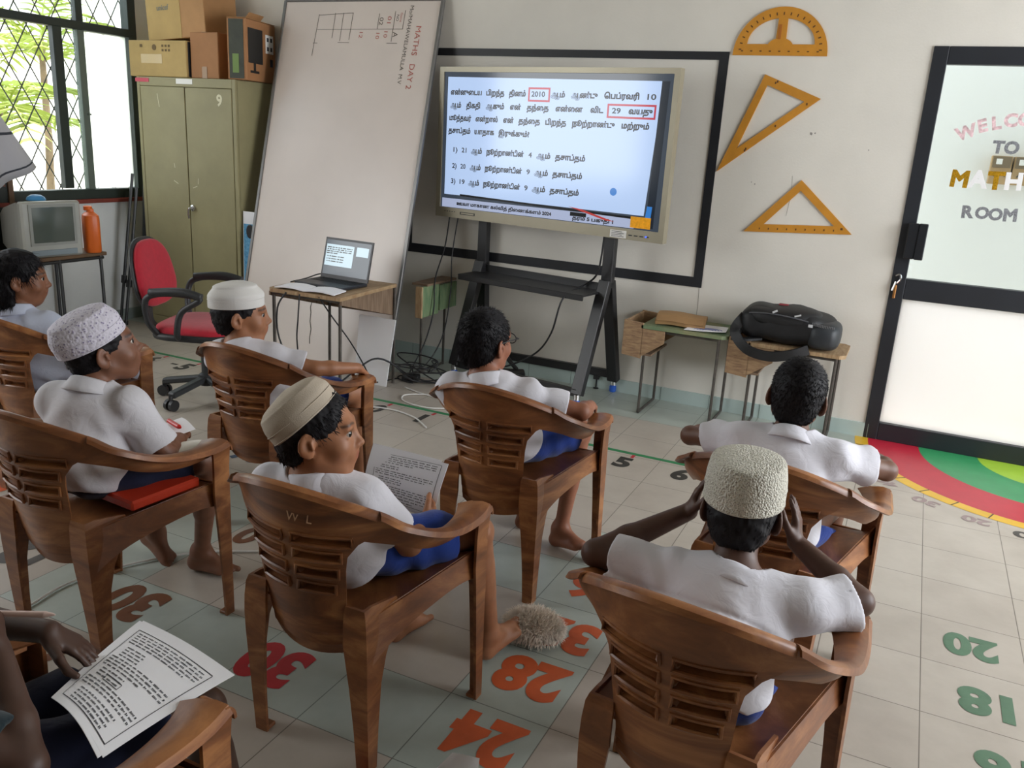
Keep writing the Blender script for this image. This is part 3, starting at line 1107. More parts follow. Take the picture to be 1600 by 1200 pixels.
# ---- interactive display on its A-frame stand
ang = math.radians(-9.5)
ux, un = Vector((math.cos(ang), math.sin(ang), 0)), Vector((math.sin(ang), -math.cos(ang), 0))   # along, towards the room
TL = Vector((-3.135, -0.135, 1.95)) + Vector((0.005, 0, 0))
Tw, Th = 1.645, 0.925
tvM = Matrix(((ux.x, 0, un.x, TL.x), (ux.y, 0, un.y, TL.y), (0, 1, 0, TL.z - Th - 0.012), (0, 0, 0, 1)))   # x right, y up, z to room; origin lower left corner
M_bez = mat('display_bezel', '9b9480', 0.35, metal=0.35, var=0.06, scale=3)
t = thing('interactive_display', 'large flat screen showing a question, on a black wheeled stand', 'screen', (-2.3, -0.25, 1.0))
mb = MB()
bw = 0.034
mb.ring([(0, 0), (Tw, 0), (Tw, Th), (0, Th)], [(bw, 0.062), (Tw - bw, 0.062), (Tw - bw, Th - 0.03), (bw, Th - 0.03)], -0.05, tvM)
part('bezel', mb, M_bez, t)
mb = MB()
mb.prism([(0.01, 0.01), (Tw - 0.01, 0.01), (Tw - 0.01, Th - 0.01), (0.01, Th - 0.01)], -0.06, tvM @ Matrix.Translation((0, 0, -0.012)))
part('back_cover', mb, M_blk, t)
SX0, SX1, SY0, SY1 = bw, Tw - bw, 0.062, Th - 0.03
sw, sh = SX1 - SX0, SY1 - SY0


def screen_quad(mb, a, b, c, d, z):
    mb.add([tvM @ Vector((SX0 + sw * x, SY0 + sh * (1 - y), z)) for x, y in (a, b, c, d)], [(0, 3, 2, 1)])


mb = MB()
screen_quad(mb, (0, 0), (1, 0), (1, 1), (0, 1), -0.009)
M_scr0 = mat('screen_dark', '39424e', 0.12, emit=0.8)
scr = part('screen', mb, M_scr0, t)
M_scr = mat('screen_page', 'a5bbdd', 0.12, emit=1.0)
mb = MB()
screen_quad(mb, (0.018, 0.035), (0.962, 0.045), (0.935, 0.905), (0.018, 0.90), -0.0085)
part('screen_page', mb, M_scr, scr)
mb = MB()
screen_quad(mb, (0.008, 0.93), (0.90, 0.925), (0.90, 0.995), (0.008, 0.998), -0.0084)
part('screen_footer', mb, mat('screen_footer', 'a3adc9', 0.12, emit=0.85), scr)
mb = MB()
screen_quad(mb, (0.955, 0.045), (0.985, 0.045), (0.975, 0.985), (0.945, 0.985), -0.0084)
part('screen_sidebar', mb, mat('screen_sidebar', '2a3646', 0.12, emit=0.3), scr)
mb = MB()
screen_quad(mb, (0.945, 0.84), (0.965, 0.84), (0.962, 0.93), (0.94, 0.93), -0.0082)
part('screen_button', mb, mat('screen_blue', '2f6fb5', 0.12, emit=1.0), scr)
mb = MB()
screen_quad(mb, (0.10, 0.89), (0.94, 0.92), (0.94, 0.935), (0.10, 0.905), -0.0081)
screen_quad(mb, (0.63, 0.93), (0.70, 0.93), (0.70, 0.958), (0.63, 0.958), -0.0080)
part('screen_stripe', mb, mat('screen_black', '1c2028', 0.12, emit=0.1), scr)
mb = MB()
screen_quad(mb, (0.62, 0.895), (0.68, 0.905), (0.82, 0.965), (0.78, 0.962), -0.0078)
part('screen_stripe', mb, mat('screen_red', 'b23a36', 0.12, emit=0.8), scr)
mb = MB()
screen_quad(mb, (0.885, 0.915), (0.965, 0.915), (0.965, 0.99), (0.885, 0.99), -0.0078)
part('screen_emblem', mb, mat('screen_gold', 'c98a1e', 0.12, emit=0.5, var=0.35, scale=60), scr)
M_stxt = mat('screen_text', '14161c', 0.2)


def stext(mb, body, x0, x1, v, h, bold=0.022):
    Mx = tvM @ Matrix.Translation((SX0 + sw * (x0 + x1) / 2, SY0 + sh * (1 - v), -0.0079))
    put_text(mb, body, Mx, height=h, width=sw * (x1 - x0), bold=bold if body.isascii() else 0.050, lift=0.0)


def X(p):
    return (p - 103) / 1384


LINES = [
    (0.142, [('என்னுைடய', 150, 365), ('பிறந்த', 395, 515), ('தினம்', 545, 652), ('2010', 688, 772), ('ஆம்', 808, 893), ('ஆண்டு', 930, 1083), ('ெபப்ரவரி', 1120, 1312), ('10', 1355, 1402)]),
    (0.235, [('ஆம்', 150, 226), ('திகதி', 262, 358), ('ஆகும்', 396, 518), ('என்', 556, 626), ('தந்ைத', 664, 800), ('என்ைன', 842, 1003), ('விட', 1048, 1122), ('29', 1170, 1218), ('வயது', 1262, 1390)]),
    (0.328, [('மூத்தவர்', 146, 300), ('என்றால்', 330, 480), ('என்', 516, 584), ('தந்ைத', 616, 752), ('பிறந்த', 785, 912), ('நூற்றாண்டு', 946, 1192), ('மற்றும்', 1230, 1380)]),
    (0.420, [('தசாப்தம்', 143, 298), ('யாதாக', 326, 460), ('இருக்கும்?', 490, 690)]),
    (0.560, [('1)', 183, 212), ('21', 242, 276), ('ஆம்', 308, 384), ('நூற்றாண்டின்', 414, 662), ('4', 692, 714), ('ஆம்', 744, 830), ('தசாப்தம்', 860, 1040)]),
    (0.680, [('2)', 178, 210), ('20', 238, 274), ('ஆம்', 304, 380), ('நூற்றாண்டின்', 408, 656), ('9', 686, 708), ('ஆம்', 736, 822), ('தசாப்தம்', 850, 1030)]),
    (0.795, [('3)', 174, 206), ('19', 236, 272), ('ஆம்', 298, 374), ('நூற்றாண்டின்', 402, 650), ('9', 678, 700), ('ஆம்', 728, 812), ('தசாப்தம்', 840, 1018)]),
]
for v, words in LINES:
    mb = MB()
    for wd, a, b in words:
        stext(mb, wd, X(a), X(b), v, 0.030)
    part('screen_text', mb, M_stxt, scr)
mb = MB()
stext(mb, 'ஊவா மாகாண கல்வித் திைணக்களம் 2024', X(220), X(860), 0.962, 0.020)
stext(mb, 'தரம் 5 பகுதி 1', X(990), X(1232), 0.968, 0.020)
part('screen_text', mb, M_stxt, scr)
for x0, x1, y0, y1 in ((X(668), X(803), 0.098, 0.195), (X(1143), X(1408), 0.192, 0.285)):
    mb = MB()
    W_, H_ = sw * (x1 - x0), sh * (y1 - y0)
    mb.ring([(0, 0), (W_, 0), (W_, H_), (0, H_)], [(0.011, 0.011), (W_ - 0.011, 0.011), (W_ - 0.011, H_ - 0.011), (0.011, H_ - 0.011)], 0.0005, tvM @ Matrix.Translation((SX0 + sw * x0, SY0 + sh * (1 - y1), -0.0079)))
    part('screen_highlight', mb, mat('screen_crimson', 'b01f3a', 0.12, emit=0.85), scr, label='red outline box')
mb = MB()
cM = tvM @ Matrix.Translation((SX0 + sw * 0.805, SY0 + sh * (1 - 0.765), -0.0079))
mb.prism([(0.022 * math.cos(2 * PI * k / 20), 0.022 * math.sin(2 * PI * k / 20)) for k in range(20)], 0.0005, cM)
part('screen_pointer', mb, mat('screen_blue', '2f6fb5', 0.12, emit=1.0), scr)
mb = MB()
for k in range(5):
    mb.prism([(0.075 + 0.02 * k, 0.036), (0.085 + 0.02 * k, 0.036), (0.085 + 0.02 * k, 0.040), (0.075 + 0.02 * k, 0.040)], 0.001, tvM)
mb.ring([(0.205, 0.025), (0.325, 0.025), (0.325, 0.042), (0.205, 0.042)], [(0.212, 0.029), (0.318, 0.029), (0.318, 0.038), (0.212, 0.038)], 0.001, tvM)
for k in range(4):
    mb.prism([(1.43 + 0.035 * k, 0.024), (1.452 + 0.035 * k, 0.024), (1.452 + 0.035 * k, 0.030), (1.43 + 0.035 * k, 0.030)], 0.002, tvM)
part('front_port', mb, M_blk, t)
mb = MB()
mb.prism([(1.31, 0.006), (1.415, 0.006), (1.415, 0.048), (1.31, 0.048)], 0.001, tvM)
s_ = part('sticker', mb, mat('paper_white', 'f0efec', 0.8), t, label='white sticker')
mb = MB()
for k in range(4):
    mb.prism([(1.32, 0.012 + 0.009 * k), (1.40 - 0.012 * (k % 2), 0.012 + 0.009 * k), (1.40 - 0.012 * (k % 2), 0.015 + 0.009 * k), (1.32, 0.015 + 0.009 * k)], 0.0006, tvM @ Matrix.Translation((0, 0, 0.001)))
part('sticker_print', mb, M_ink, s_)
mb = MB()
mb.prism([(1.535, 0.024), (1.545, 0.024), (1.545, 0.032), (1.535, 0.032)], 0.0025, tvM)
part('power_light', mb, mat('led_blue', '3a5cff', 0.3, emit=2.0), t)

# stand
M_std = mat('stand_black', '232325', 0.38, var=0.1, scale=10)
t = thing('display_stand', 'black A-frame stand with a shelf under the large screen', 'stand', (-2.3, -0.2, 0))
sR, sL = Vector((-1.872, -0.215, 0)), Vector((-2.80, -0.06, 0))
for s in (sR, sL):
    mb = MB()
    mb.bar(s + Vector((0, 0, 0.70)), s + Vector((0, 0, 1.62)), 0.072, 0.045, up=un, bev=0.004)
    part('post', mb, M_std, t)
for h in (1.2, 1.6):
    mb = MB()
    mb.bar(sL + un * 0.03 + Vector((0, 0, h)), sR + un * 0.03 + Vector((0, 0, h)), 0.03, 0.06)
    part('mount_rail', mb, M_std, t)
feet = []
for s, lim in ((sR, 0.235), (sL, 0.105)):
    f0 = s + un * 0.26
    f1 = s - un * min(0.20, lim) if s is sR else s - un * 0.05
    for q in (f0, f1):
        mb = MB()
        mb.bar(s + Vector((0, 0, 0.74)) + (q - s) * 0.08, q + Vector((0, 0, 0.075)), 0.072, 0.05, up=un, bev=0.004)
        part('leg', mb, M_std, t)
        feet.append(q)
mb = MB()
mb.bar(feet[0] + Vector((0, 0, 0.09)), feet[2] + Vector((0, 0, 0.09)), 0.03, 0.045)
part('cross_bar', mb, M_std, t)
mb = MB()
mb.bar(feet[1] + Vector((0, 0, 0.115)), feet[3] + Vector((0, 0, 0.115)), 0.03, 0.05)
part('cross_bar', mb, M_std, t)
for q in feet:
    mb = MB()
    mb.lathe([(0, 0), (0.018, 0.0), (0.022, 0.006), (0.022, 0.035), (0.016, 0.045), (0, 0.045)], q, 14)
    c_ = part('caster', mb, mat('caster_blue', '2b5fc0', 0.35), t, label='blue caster')
    mb = MB()
    mb.tube([q + Vector((0, 0, 0.045)), q + Vector((0, 0, 0.078))], 0.020, 12)
    part('caster_stem', mb, mat('chrome', 'c9c9c9', 0.25, metal=1.0), c_)
q = feet[1] * 0.88 + feet[3] * 0.12
mb = MB()
mb.box(q + Vector((0, 0, 0.08)), (0.035, 0.035, 0.03))
mb.tube([q + Vector((0, 0, 0.07)), q + Vector((0, 0, 0.01))], 0.005, 6)
mb.lathe([(0, 0), (0.018, 0), (0.018, 0.006), (0, 0.008)], q, 12)
part('levelling_foot', mb, M_blk, t)
mb = MB()
sc_ = (sR + sL) / 2 + un * 0.13 + Vector((0, 0, 0.672))
Rs = Matrix((ux, -un, Vector((0, 0, 1)))).transposed()
mb.box(sc_ + ux * -0.01, (0.93, 0.25, 0.012), Rs)
mb.box(sc_ + un * 0.122 + Vector((0, 0, -0.012)) + ux * -0.01, (0.93, 0.012, 0.035), Rs, bev=0.004)
mb.box(sc_ - un * 0.122 + Vector((0, 0, 0.025)) + ux * -0.01, (0.93, 0.01, 0.05), Rs)
part('shelf', mb, M_std, t)

# ---- cables
M_cord = mat('cable_black', '1f1f22', 0.5)
M_cordw = mat('cable_white', 'd9d8d4', 0.5)


def cable(name, pts, r, m, lab, n=6, group=None):
    mb = MB()
    P = spline(pts, n)
    mb.tube(P, r, 6)
    o = solo(name, mb, m, lab, 'cable', P[0], smooth=True, group=group)
    return o


bl = tvM @ Vector((0.10, 0.0, -0.03))
b2 = tvM @ Vector((0.17, 0.0, -0.03))
cable('power_cable', [bl + Vector((0, 0, 0.02)), bl + Vector((-0.02, -0.02, -0.2)), (-3.02, -0.30, 0.62), (-2.99, -0.36, 0.42), (-3.02, -0.42, 0.2), (-3.06, -0.52, 0.03), (-3.0, -0.56, 0.012)], 0.005, M_cord, 'black cable hanging from the left lower corner of the screen')
cable('signal_cable', [b2 + Vector((0, 0, 0.02)), b2 + Vector((-0.02, -0.03, -0.25)), (-2.93, -0.25, 0.55), (-2.95, -0.30, 0.25), (-3.02, -0.42, 0.05), (-3.10, -0.60, 0.012), (-2.95, -0.66, 0.012)], 0.0045, M_cord, 'second black cable from the screen, right of the first')
br = tvM @ Vector((1.26, 0.0, -0.03))
cable('stand_cable', [br + Vector((0, 0, 0.02)), br + Vector((-0.03, 0.02, -0.22)), sc_ + ux * 0.32 - un * 0.09 + Vector((0, 0, 0.02)), sc_ + ux * 0.33 + un * 0.142 + Vector((0, 0, -0.03)), sc_ + ux * 0.26 + un * 0.13 + Vector((0, 0, -0.25)), (-2.28, -0.28, 0.24), (-2.44, -0.32, 0.14), (-2.52, -0.30, 0.12)], 0.006, M_cord, 'black cable looping down from the stand shelf to the floor')
coil = [(-2.99, -0.56, 0.015)]
for k in range(30):
    a = k * 0.75
    coil.append((-2.93 + 0.05 * math.sin(k * 1.7) + (0.13 + 0.05 * math.sin(k * 0.9)) * math.cos(a), -0.60 + 0.03 * math.cos(k * 1.3) + 0.12 * math.sin(a), 0.012 + 0.085 * abs(math.sin(k * 0.62)) + 0.002 * k))
coil.append((-2.70, -0.62, 0.01))
coil.append((-2.60, -0.48, 0.008))
cable('cable_coil', coil, 0.0045, M_cord, 'tangled coil of black cable on the floor beside the desk', 7)
cable('white_cable', [(-2.95, -0.75, 0.006), (-2.80, -0.80, 0.006), (-2.62, -0.84, 0.006), (-2.50, -0.92, 0.006), (-2.62, -1.02, 0.006), (-2.80, -0.99, 0.006), (-2.86, -0.88, 0.006), (-2.7, -0.80, 0.008), (-2.45, -0.90, 0.006), (-2.2, -0.86, 0.006)], 0.0045, M_cordw, 'white cable ring on the floor near the desk leg')
cable('white_cable', [(-2.45, -1.32, 0.0065), (-2.62, -1.20, 0.0065), (-2.85, -1.18, 0.0065), (-3.15, -1.35, 0.0065), (-3.3, -1.6, 0.0065), (-3.22, -1.95, 0.0065)], 0.0045, M_cordw, 'white cable lying across the painted numbers 0 and 1')
cable('white_cable', [(-1.75, -2.35, 0.0065), (-1.95, -2.60, 0.0065), (-2.2, -2.83, 0.0065), (-2.42, -2.98, 0.0065), (-2.56, -3.18, 0.0065), (-2.62, -3.37, 0.0065), (-2.60, -3.55, 0.0065), (-2.62, -3.8, 0.0065)], 0.0045, M_cordw, 'white cable running under the chair of the boy in the lace cap')
mb = MB()
mb.box((-3.0, -0.60, 0.025), (0.11, 0.06, 0.045), Matrix.Rotation(0.3, 3, 'Z'), bev=0.006)
solo('power_adapter', mb, M_blk, 'black power adapter block on the floor at the desk leg', 'adapter', (-3.0, -0.60, 0))
t = thing('power_strip', 'black power box on the stand base behind the dark haired boy', 'power strip', (-2.42, -0.28, 0))
mb = MB()
mb.box((-2.46, -0.30, 0.075), (0.22, 0.10, 0.05), Matrix.Rotation(0.5, 3, 'Z'), bev=0.008)
mb.tube([(-2.46, -0.30, 0.0), (-2.46, -0.30, 0.06)], 0.014, 8)
part('strip_body', mb, M_blk, t)
mb = MB()
mb.tube(spline([(-2.42, -0.25, 0.10), (-2.5, -0.24, 0.17), (-2.53, -0.23, 0.24)], 5), 0.014, 8)
part('plug', mb, M_blk, t)

# ---- school desks: bin at one end, steel legs
M_dwood = mat('desk_wood_dark', '6b5442', 0.6, col2='8a7560', scale=9, stretch=(1, 6, 1))
M_dworn = mat('desk_wood_worn', '8f6f4e', 0.65, col2='b39a76', scale=12, stretch=(6, 1, 1))
M_dgreen = mat('desk_green_paint', '5a7a5c', 0.6, col2='8b8a66', scale=6)
M_bin = mat('bin_wood', '7d6049', 0.65, col2='a88b68', scale=16, stretch=(1, 1, 5))


def school_desk(name, lab, bx0, bx1, x1, y0, y1, h, top_mat, bin_mat, foot_dx=0.0, bar_left=True):
    """desk whose bin spans bx0..bx1 at the left and whose top runs to x1"""
    t = thing(name, lab, 'desk', ((bx0 + x1) / 2, (y0 + y1) / 2, 0))
    mb = MB()
    r = 0.03
    o = [(bx1 - 0.01, y0), (x1 - r, y0), (x1, y0 + r), (x1, y1 - r), (x1 - r, y1), (bx1 - 0.01, y1)]
    mb.prism(o, 0.02, Matrix.Translation((0, 0, h - 0.02)))
    part('desktop', mb, top_mat, t)
    mb = MB()
    d = 0.20
    for y in (y0 + 0.006, y1 - 0.006):
        # end panel with a wedge reaching under the top
        M_ = Matrix(((1, 0, 0, 0), (0, 0, 1, y - 0.006), (0, 1, 0, 0), (0, 0, 0, 1)))
        mb.prism([(bx0, h - d + 0.012), (bx1, h - d), (bx1, h + 0.01), (bx0, h + 0.018)], 0.014, M_)
        mb.prism([(bx1 - 0.002, h - d + 0.01), (bx1 + 0.13, h - 0.095), (bx1 + 0.13, h - 0.022), (bx1 - 0.002, h - 0.022)], 0.012, M_)
    mb.box((bx0 + 0.007, (y0 + y1) / 2, h - d / 2 + 0.014), (0.014, y1 - y0 - 0.03, d), bev=0.002)
    mb.box((bx1 + 0.03, (y0 + y1) / 2, h - 0.06), (0.01, y1 - y0 - 0.03, 0.07))
    part('bin_box', mb, bin_mat, t)
    mb = MB()
    mb.box(((bx0 + bx1) / 2 + 0.03, (y0 + y1) / 2, h - d + 0.025), (bx1 - bx0 + 0.06, y1 - y0 - 0.02, 0.012))
    part('bin_floor', mb, M_dwood, t)
    lx = (bx1 + 0.015, x1 - 0.045)
    for x in lx:
        dx = foot_dx
        for y in (y0 + 0.02, y1 - 0.02):
            mb = MB()
            mb.tube([(x, y, h - 0.022), (x - dx, y, 0.012)], 0.0085, 8)
            part('leg', mb, M_steel, t)
    for a_, b_ in ([((x - foot_dx, y0 + 0.02, 0.0095), (x - foot_dx, y1 - 0.02, 0.0095)) for x in lx] +
                   [((lx[0], y, h - 0.03), (lx[1], y, h - 0.03)) for y in (y0 + 0.02, y1 - 0.02)]):
        mb = MB()
        mb.tube([a_, b_], 0.0085, 8)
        part('leg_rail', mb, M_steel, t)
    return t


school_desk('school_desk', 'old desk with green painted top beside the screen stand, envelope on it', -1.69, -1.575, -1.092, -0.385, -0.02, 0.54, M_dgreen, M_bin, 0.0)
school_desk('school_desk', 'worn wooden desk under the black backpack, next to the door', -1.085, -0.965, -0.47, -0.365, -0.02, 0.525, M_dworn, M_bin, 0.0)
# desk with the laptop, turned a little
A_, B_, C_ = Vector((-3.53, -1.185, 0)), Vector((-3.045, -1.285, 0)), Vector((-3.075, -0.672, 0))
hL = 0.63
ey = (C_ - B_)
LD = ey.length
ey.normalize()
ex = Vector((ey.y, -ey.x, 0))
LW = 0.50
ldM = frame((B_ - ex * LW), ex, ey)
t = thing('school_desk', 'wooden school desk with worn edges carrying the laptop', 'desk', ldM @ Vector((LW / 2, LD / 2, 0)))
mb = MB()
mb.prism([(0.03, 0), (LW, 0), (LW, LD), (0, LD), (0, 0.03)], 0.02, ldM @ Matrix.Translation((0, 0, hL - 0.02)))
part('desktop', mb, M_dworn, t)
mb = MB()
for x in (LW - 0.016, 0.004):
    mb.prism([(0.02, hL - 0.045), (LD, hL - 0.20), (LD, hL - 0.021), (0.02, hL - 0.021)], 0.012, ldM @ Matrix(((0, 0, 1, x), (1, 0, 0, 0), (0, 1, 0, 0), (0, 0, 0, 1))))
mb.box(ldM @ Vector((LW / 2, LD - 0.006, hL - 0.11)), (LW - 0.04, 0.012, 0.176), ldM.to_3x3())
part('bin_box', mb, M_dwood, t)
for x, y in ((0.03, 0.03), (LW - 0.02, 0.03), (0.03, LD - 0.03), (LW + 0.004, LD - 0.03)):
    mb = MB()
    mb.tube([ldM @ Vector((x, y, hL - 0.022)), ldM @ Vector((x, y, 0.0))], 0.0095, 8)
    part('leg', mb, M_steel, t)
mb = MB()
for y in (0.03,):
    mb.tube([ldM @ Vector((0.03, y, hL - 0.03)), ldM @ Vector((LW - 0.02, y, hL - 0.03))], 0.009, 8)
part('leg_rail', mb, M_steel, t)
# desk behind the whiteboard edge: green bin side
t = thing('school_desk', 'desk with a streaky green bin side half hidden behind the whiteboard edge', 'desk', (-3.15, -0.2, 0))
mb = MB()
hG = 0.575
mb.box((-3.03, -0.345, hG - 0.09), (0.022, 0.20, 0.20), bev=0.003)
mb.box((-3.02, -0.13, hG - 0.085), (0.014, 0.22, 0.17))
part('bin_box', mb, mat('green_streaks', '3f6b4a', 0.6, col2='8f9a74', scale=9, stretch=(1, 14, 1)), t)
mb = MB()
mb.box((-3.045, -0.452, hG - 0.09), (0.05, 0.014, 0.205), bev=0.003)
part('bin_end', mb, M_dworn, t)
mb = MB()
mb.box((-3.075, -0.21, hG + 0.016), (0.115, 0.38, 0.014))
part('desktop', mb, M_dwood, t)
for y in (-0.10, -0.40):
    mb = MB()
    mb.tube([(-3.055, y, hG - 0.02), (-3.055, y, 0.0)], 0.0085, 8)
    part('leg', mb, M_steel, t)
mb = MB()
mb.tube([(-3.055, -0.10, 0.0095), (-3.055, -0.40, 0.0095)], 0.0085, 8)
part('leg_rail', mb, M_steel, t)
# white panel added to stand for the bright patch under the laptop desk
mb = MB()
mb.slab([[Vector((-3.26, -0.80, 0.008)) + Vector((0.115, 0.0, 0)) * i + Vector((0.0, 0.075, 0.28)) * (j / 2) * 1.6 for j in range(3)] for i in range(2)], 0.006)
mb2 = MB()
mb2.prism([(-3.30, 0), (-3.06, 0), (-3.04, 0.42), (-3.31, 0.42)], 0.006, Matrix(((1, 0, 0, 0), (0, 0.16, -1, -0.79), (0, 0.987, 0, 0.0), (0, 0, 0, 1))))
solo('bright_patch_sheet', mb2, mat('patch_white', 'fafafd', 0.35), 'white sheet added for the bright patch under the laptop desk', 'sheet', (-3.18, -0.76, 0))

# ---- laptop
M_lap = mat('laptop_black', '2b2c2f', 0.4)
lp = thing('laptop', 'open black laptop on the school desk showing the same question', 'laptop', ldM @ Vector((0.20, 0.36, hL)))
la = ldM @ Vector((0.235, 0.30, hL))
lM = Matrix.Translation(la) @ Matrix.Rotation(math.radians(-3), 4, 'Z')
mb = MB()
mb.box(lM @ Vector((0, 0, 0.011)), (0.36, 0.235, 0.018), lM.to_3x3(), bev=0.004)
bs = part('base', mb, M_lap, lp)
mb = MB()
for r in range(5):
    for c in range(13):
        mb.box(lM @ Vector((-0.144 + 0.024 * c, 0.085 - 0.021 * r, 0.0207)), (0.019, 0.016, 0.002), lM.to_3x3())
part('keyboard', mb, mat('key_black', '18181a', 0.5), bs)
mb = MB()
mb.box(lM @ Vector((0, -0.075, 0.0205)), (0.095, 0.055, 0.001), lM.to_3x3())
part('touchpad', mb, mat('touchpad', '37383b', 0.35), bs)
tilt = math.radians(14)
sM = lM @ Matrix.Translation((0, 0.115, 0.02)) @ Matrix.Rotation(-tilt, 4, 'X') @ Matrix(((1, 0, 0, 0), (0, 0, -1, 0), (0, 1, 0, 0), (0, 0, 0, 1)))  # x right, y up, z to user
mb = MB()
mb.prism([(-0.18, 0), (0.18, 0), (0.18, 0.245), (-0.18, 0.245)], -0.008, sM)
lid = part('lid', mb, M_lap, lp)
mb = MB()
mb.prism([(-0.17, 0.022), (0.17, 0.022), (0.17, 0.232), (-0.17, 0.232)], 0.0008, sM)
ls = part('screen', mb, mat('laptop_screen', '34424e', 0.15, emit=0.6), lid)
mb = MB()
mb.prism([(-0.165, 0.075), (0.045, 0.075), (0.045, 0.205), (-0.165, 0.205)], 0.0004, sM @ Matrix.Translation((0, 0, 0.001)))
mb.prism([(0.065, 0.15), (0.155, 0.15), (0.155, 0.205), (0.065, 0.205)], 0.0004, sM @ Matrix.Translation((0, 0, 0.001)))
part('screen_window', mb, mat('laptop_page', 'b3cbd6', 0.15, emit=0.9), ls)
mb = MB()
for i, (v, words) in enumerate(LINES):
    for wd, a, b in words:
        x0, x1 = -0.165 + 0.21 * X(a), -0.165 + 0.21 * X(b)
        mb.prism([(x0, 0.205 - 0.13 * v - 0.003), (x1, 0.205 - 0.13 * v - 0.003), (x1, 0.205 - 0.13 * v + 0.003), (x0, 0.205 - 0.13 * v + 0.003)], 0.0003, sM @ Matrix.Translation((0, 0, 0.0015)))
part('screen_print', mb, M_stxt, ls)


def sheet(P00, P10, P11, P01, bend=None, n=8, t=0.0008):
    """curved sheet: returns (grid, function (u,v,lift)->point)"""
    P00, P10, P11, P01 = map(Vector, (P00, P10, P11, P01))

    def f(u, v, lift=0.0):
        p = (P00 * (1 - u) + P10 * u) * (1 - v) + (P01 * (1 - u) + P11 * u) * v
        nrm = (P10 - P00).cross(P01 - P00).normalized()
        b = bend(u, v) if bend else 0.0
        return p + nrm * (b + lift)
    return [[f(i / n, j / n) for j in range(n + 1)] for i in range(n + 1)], f


def print_lines(f, rows, x0=0.12, x1=0.88, h=0.010, seed=1, lift=0.0012):
    """rows of word-like dashes; rows: list of (v, from, to)"""
    rnd = random.Random(seed)
    mb = MB()
    for v, a, b in rows:
        x = a
        while x < b - 0.012:
            w = min(rnd.uniform(0.03, 0.085), b - x)
            k = max(1, int(w / 0.012))
            for i in range(k):
                u0, u1 = x + w * i / k, x + w * (i + 0.72) / k
                hh = h * rnd.uniform(0.55, 1.0)
                mb.add([f(u0, v - hh / 2, lift), f(u1, v - hh / 2, lift), f(u1, v + hh / 2, lift), f(u0, v + hh / 2, lift)], [(0, 1, 2, 3)])
            x += w + rnd.uniform(0.012, 0.022)
    return mb


# exercise book open on the desk beside the laptop
bk = thing('open_book', 'open white exercise book lying in front of the laptop', 'book', ldM @ Vector((0.2, 0.1, hL)))
pM = lambda x, y, z=0.0: ldM @ Vector((x, y, hL + z))
for k, (xa, xb) in enumerate(((0.05, 0.245), (0.245, 0.45))):
    g, f = sheet(pM(xa, 0.01, 0.006), pM(xb, 0.012, 0.006), pM(xb - 0.02, 0.165, 0.006), pM(xa - 0.01, 0.17, 0.006), bend=lambda u, v: 0.008 * math.sin(PI * u) + 0.002)
    mb = MB()
    mb.slab(g, 0.006)
    part('page', mb, M_white, bk, smooth='auto')
mb = MB()
mb.tube(spline([pM(0.02, 0.20, 0.01), pM(0.02, 0.35, 0.012), pM(0.05, 0.46, 0.03), pM(0.12, 0.50, 0.02), pM(0.2, 0.50, 0.015)], 5), 0.004, 6)
solo('laptop_cable', mb, M_cord, 'thin black laptop cable curling on the desk behind the book', 'cable', pM(0.02, 0.2), smooth=True)
cable('desk_cable', [pM(0.14, 0.0, -0.01), pM(0.10, -0.03, -0.1), pM(0.11, -0.03, -0.28), pM(0.20, 0.02, -0.5), pM(0.26, 0.1, -0.61), pM(0.40, 0.3, -0.62)], 0.005, M_cord, 'black cable hanging below the left front of the laptop desk')
cable('desk_cable', [pM(0.23, 0.0, -0.01), pM(0.225, -0.01, -0.15), pM(0.21, 0.0, -0.3), pM(0.22, 0.05, -0.55), pM(0.3, 0.2, -0.62)], 0.0045, M_cord, 'second cable hanging straight down from the laptop desk edge')
cable('desk_cable', [pM(0.36, 0.0, -0.01), pM(0.40, 0.06, -0.12), pM(0.44, 0.2, -0.30), pM(0.47, 0.33, -0.5), pM(0.43, 0.42, -0.6), pM(0.50, 0.66, -0.615)], 0.004, M_cord, 'thin cable slanting down under the laptop desk to the tangled coil')
cable('desk_cable', [pM(0.3, 0.2, -0.615), pM(0.4, 0.32, -0.5), pM(0.47, 0.42, -0.44), pM(0.55, 0.5, -0.48), pM(0.62, 0.62, -0.6), pM(0.75, 0.70, -0.615)], 0.006, M_cord, 'thick black cable arching over the floor below the laptop desk')

# ---- things on the right-hand desks
ev = thing('paper_envelope', 'brown paper envelope lying folded on the green topped desk', 'envelope', (-1.40, -0.2, 0.54))
g, f = sheet((-1.52, -0.34, 0.545), (-1.24, -0.30, 0.545), (-1.28, -0.05, 0.56), (-1.56, -0.09, 0.56), bend=lambda u, v: 0.012 + 0.016 * math.sin(PI * v) + 0.006 * math.sin(5 * u))
mb = MB()
mb.slab(g, 0.022)
part('envelope_body', mb, mat('kraft_paper', 'a98459', 0.75, var=0.1, scale=9), ev, smooth='auto')
g, f = sheet((-1.51, -0.345, 0.556), (-1.25, -0.305, 0.556), (-1.255, -0.25, 0.578), (-1.525, -0.285, 0.578), bend=lambda u, v: 0.016 + 0.004 * math.sin(6 * u))
mb = MB()
mb.slab(g, 0.004)
part('envelope_flap', mb, mat('kraft_paper_dark', '9a774f', 0.75, var=0.1, scale=9), ev, smooth='auto')
pp = thing('printed_leaflet', 'white leaflet with blue curves at the right edge of the green desk', 'paper', (-1.2, -0.28, 0.54))
g, f = sheet((-1.34, -0.375, 0.543), (-1.11, -0.345, 0.543), (-1.13, -0.17, 0.548), (-1.33, -0.2, 0.548), bend=lambda u, v: 0.004 + 0.012 * u * u * (1 - v))
mb = MB()
mb.slab(g, 0.002)
part('leaf', mb, M_white, pp, smooth='auto')
mb = MB()
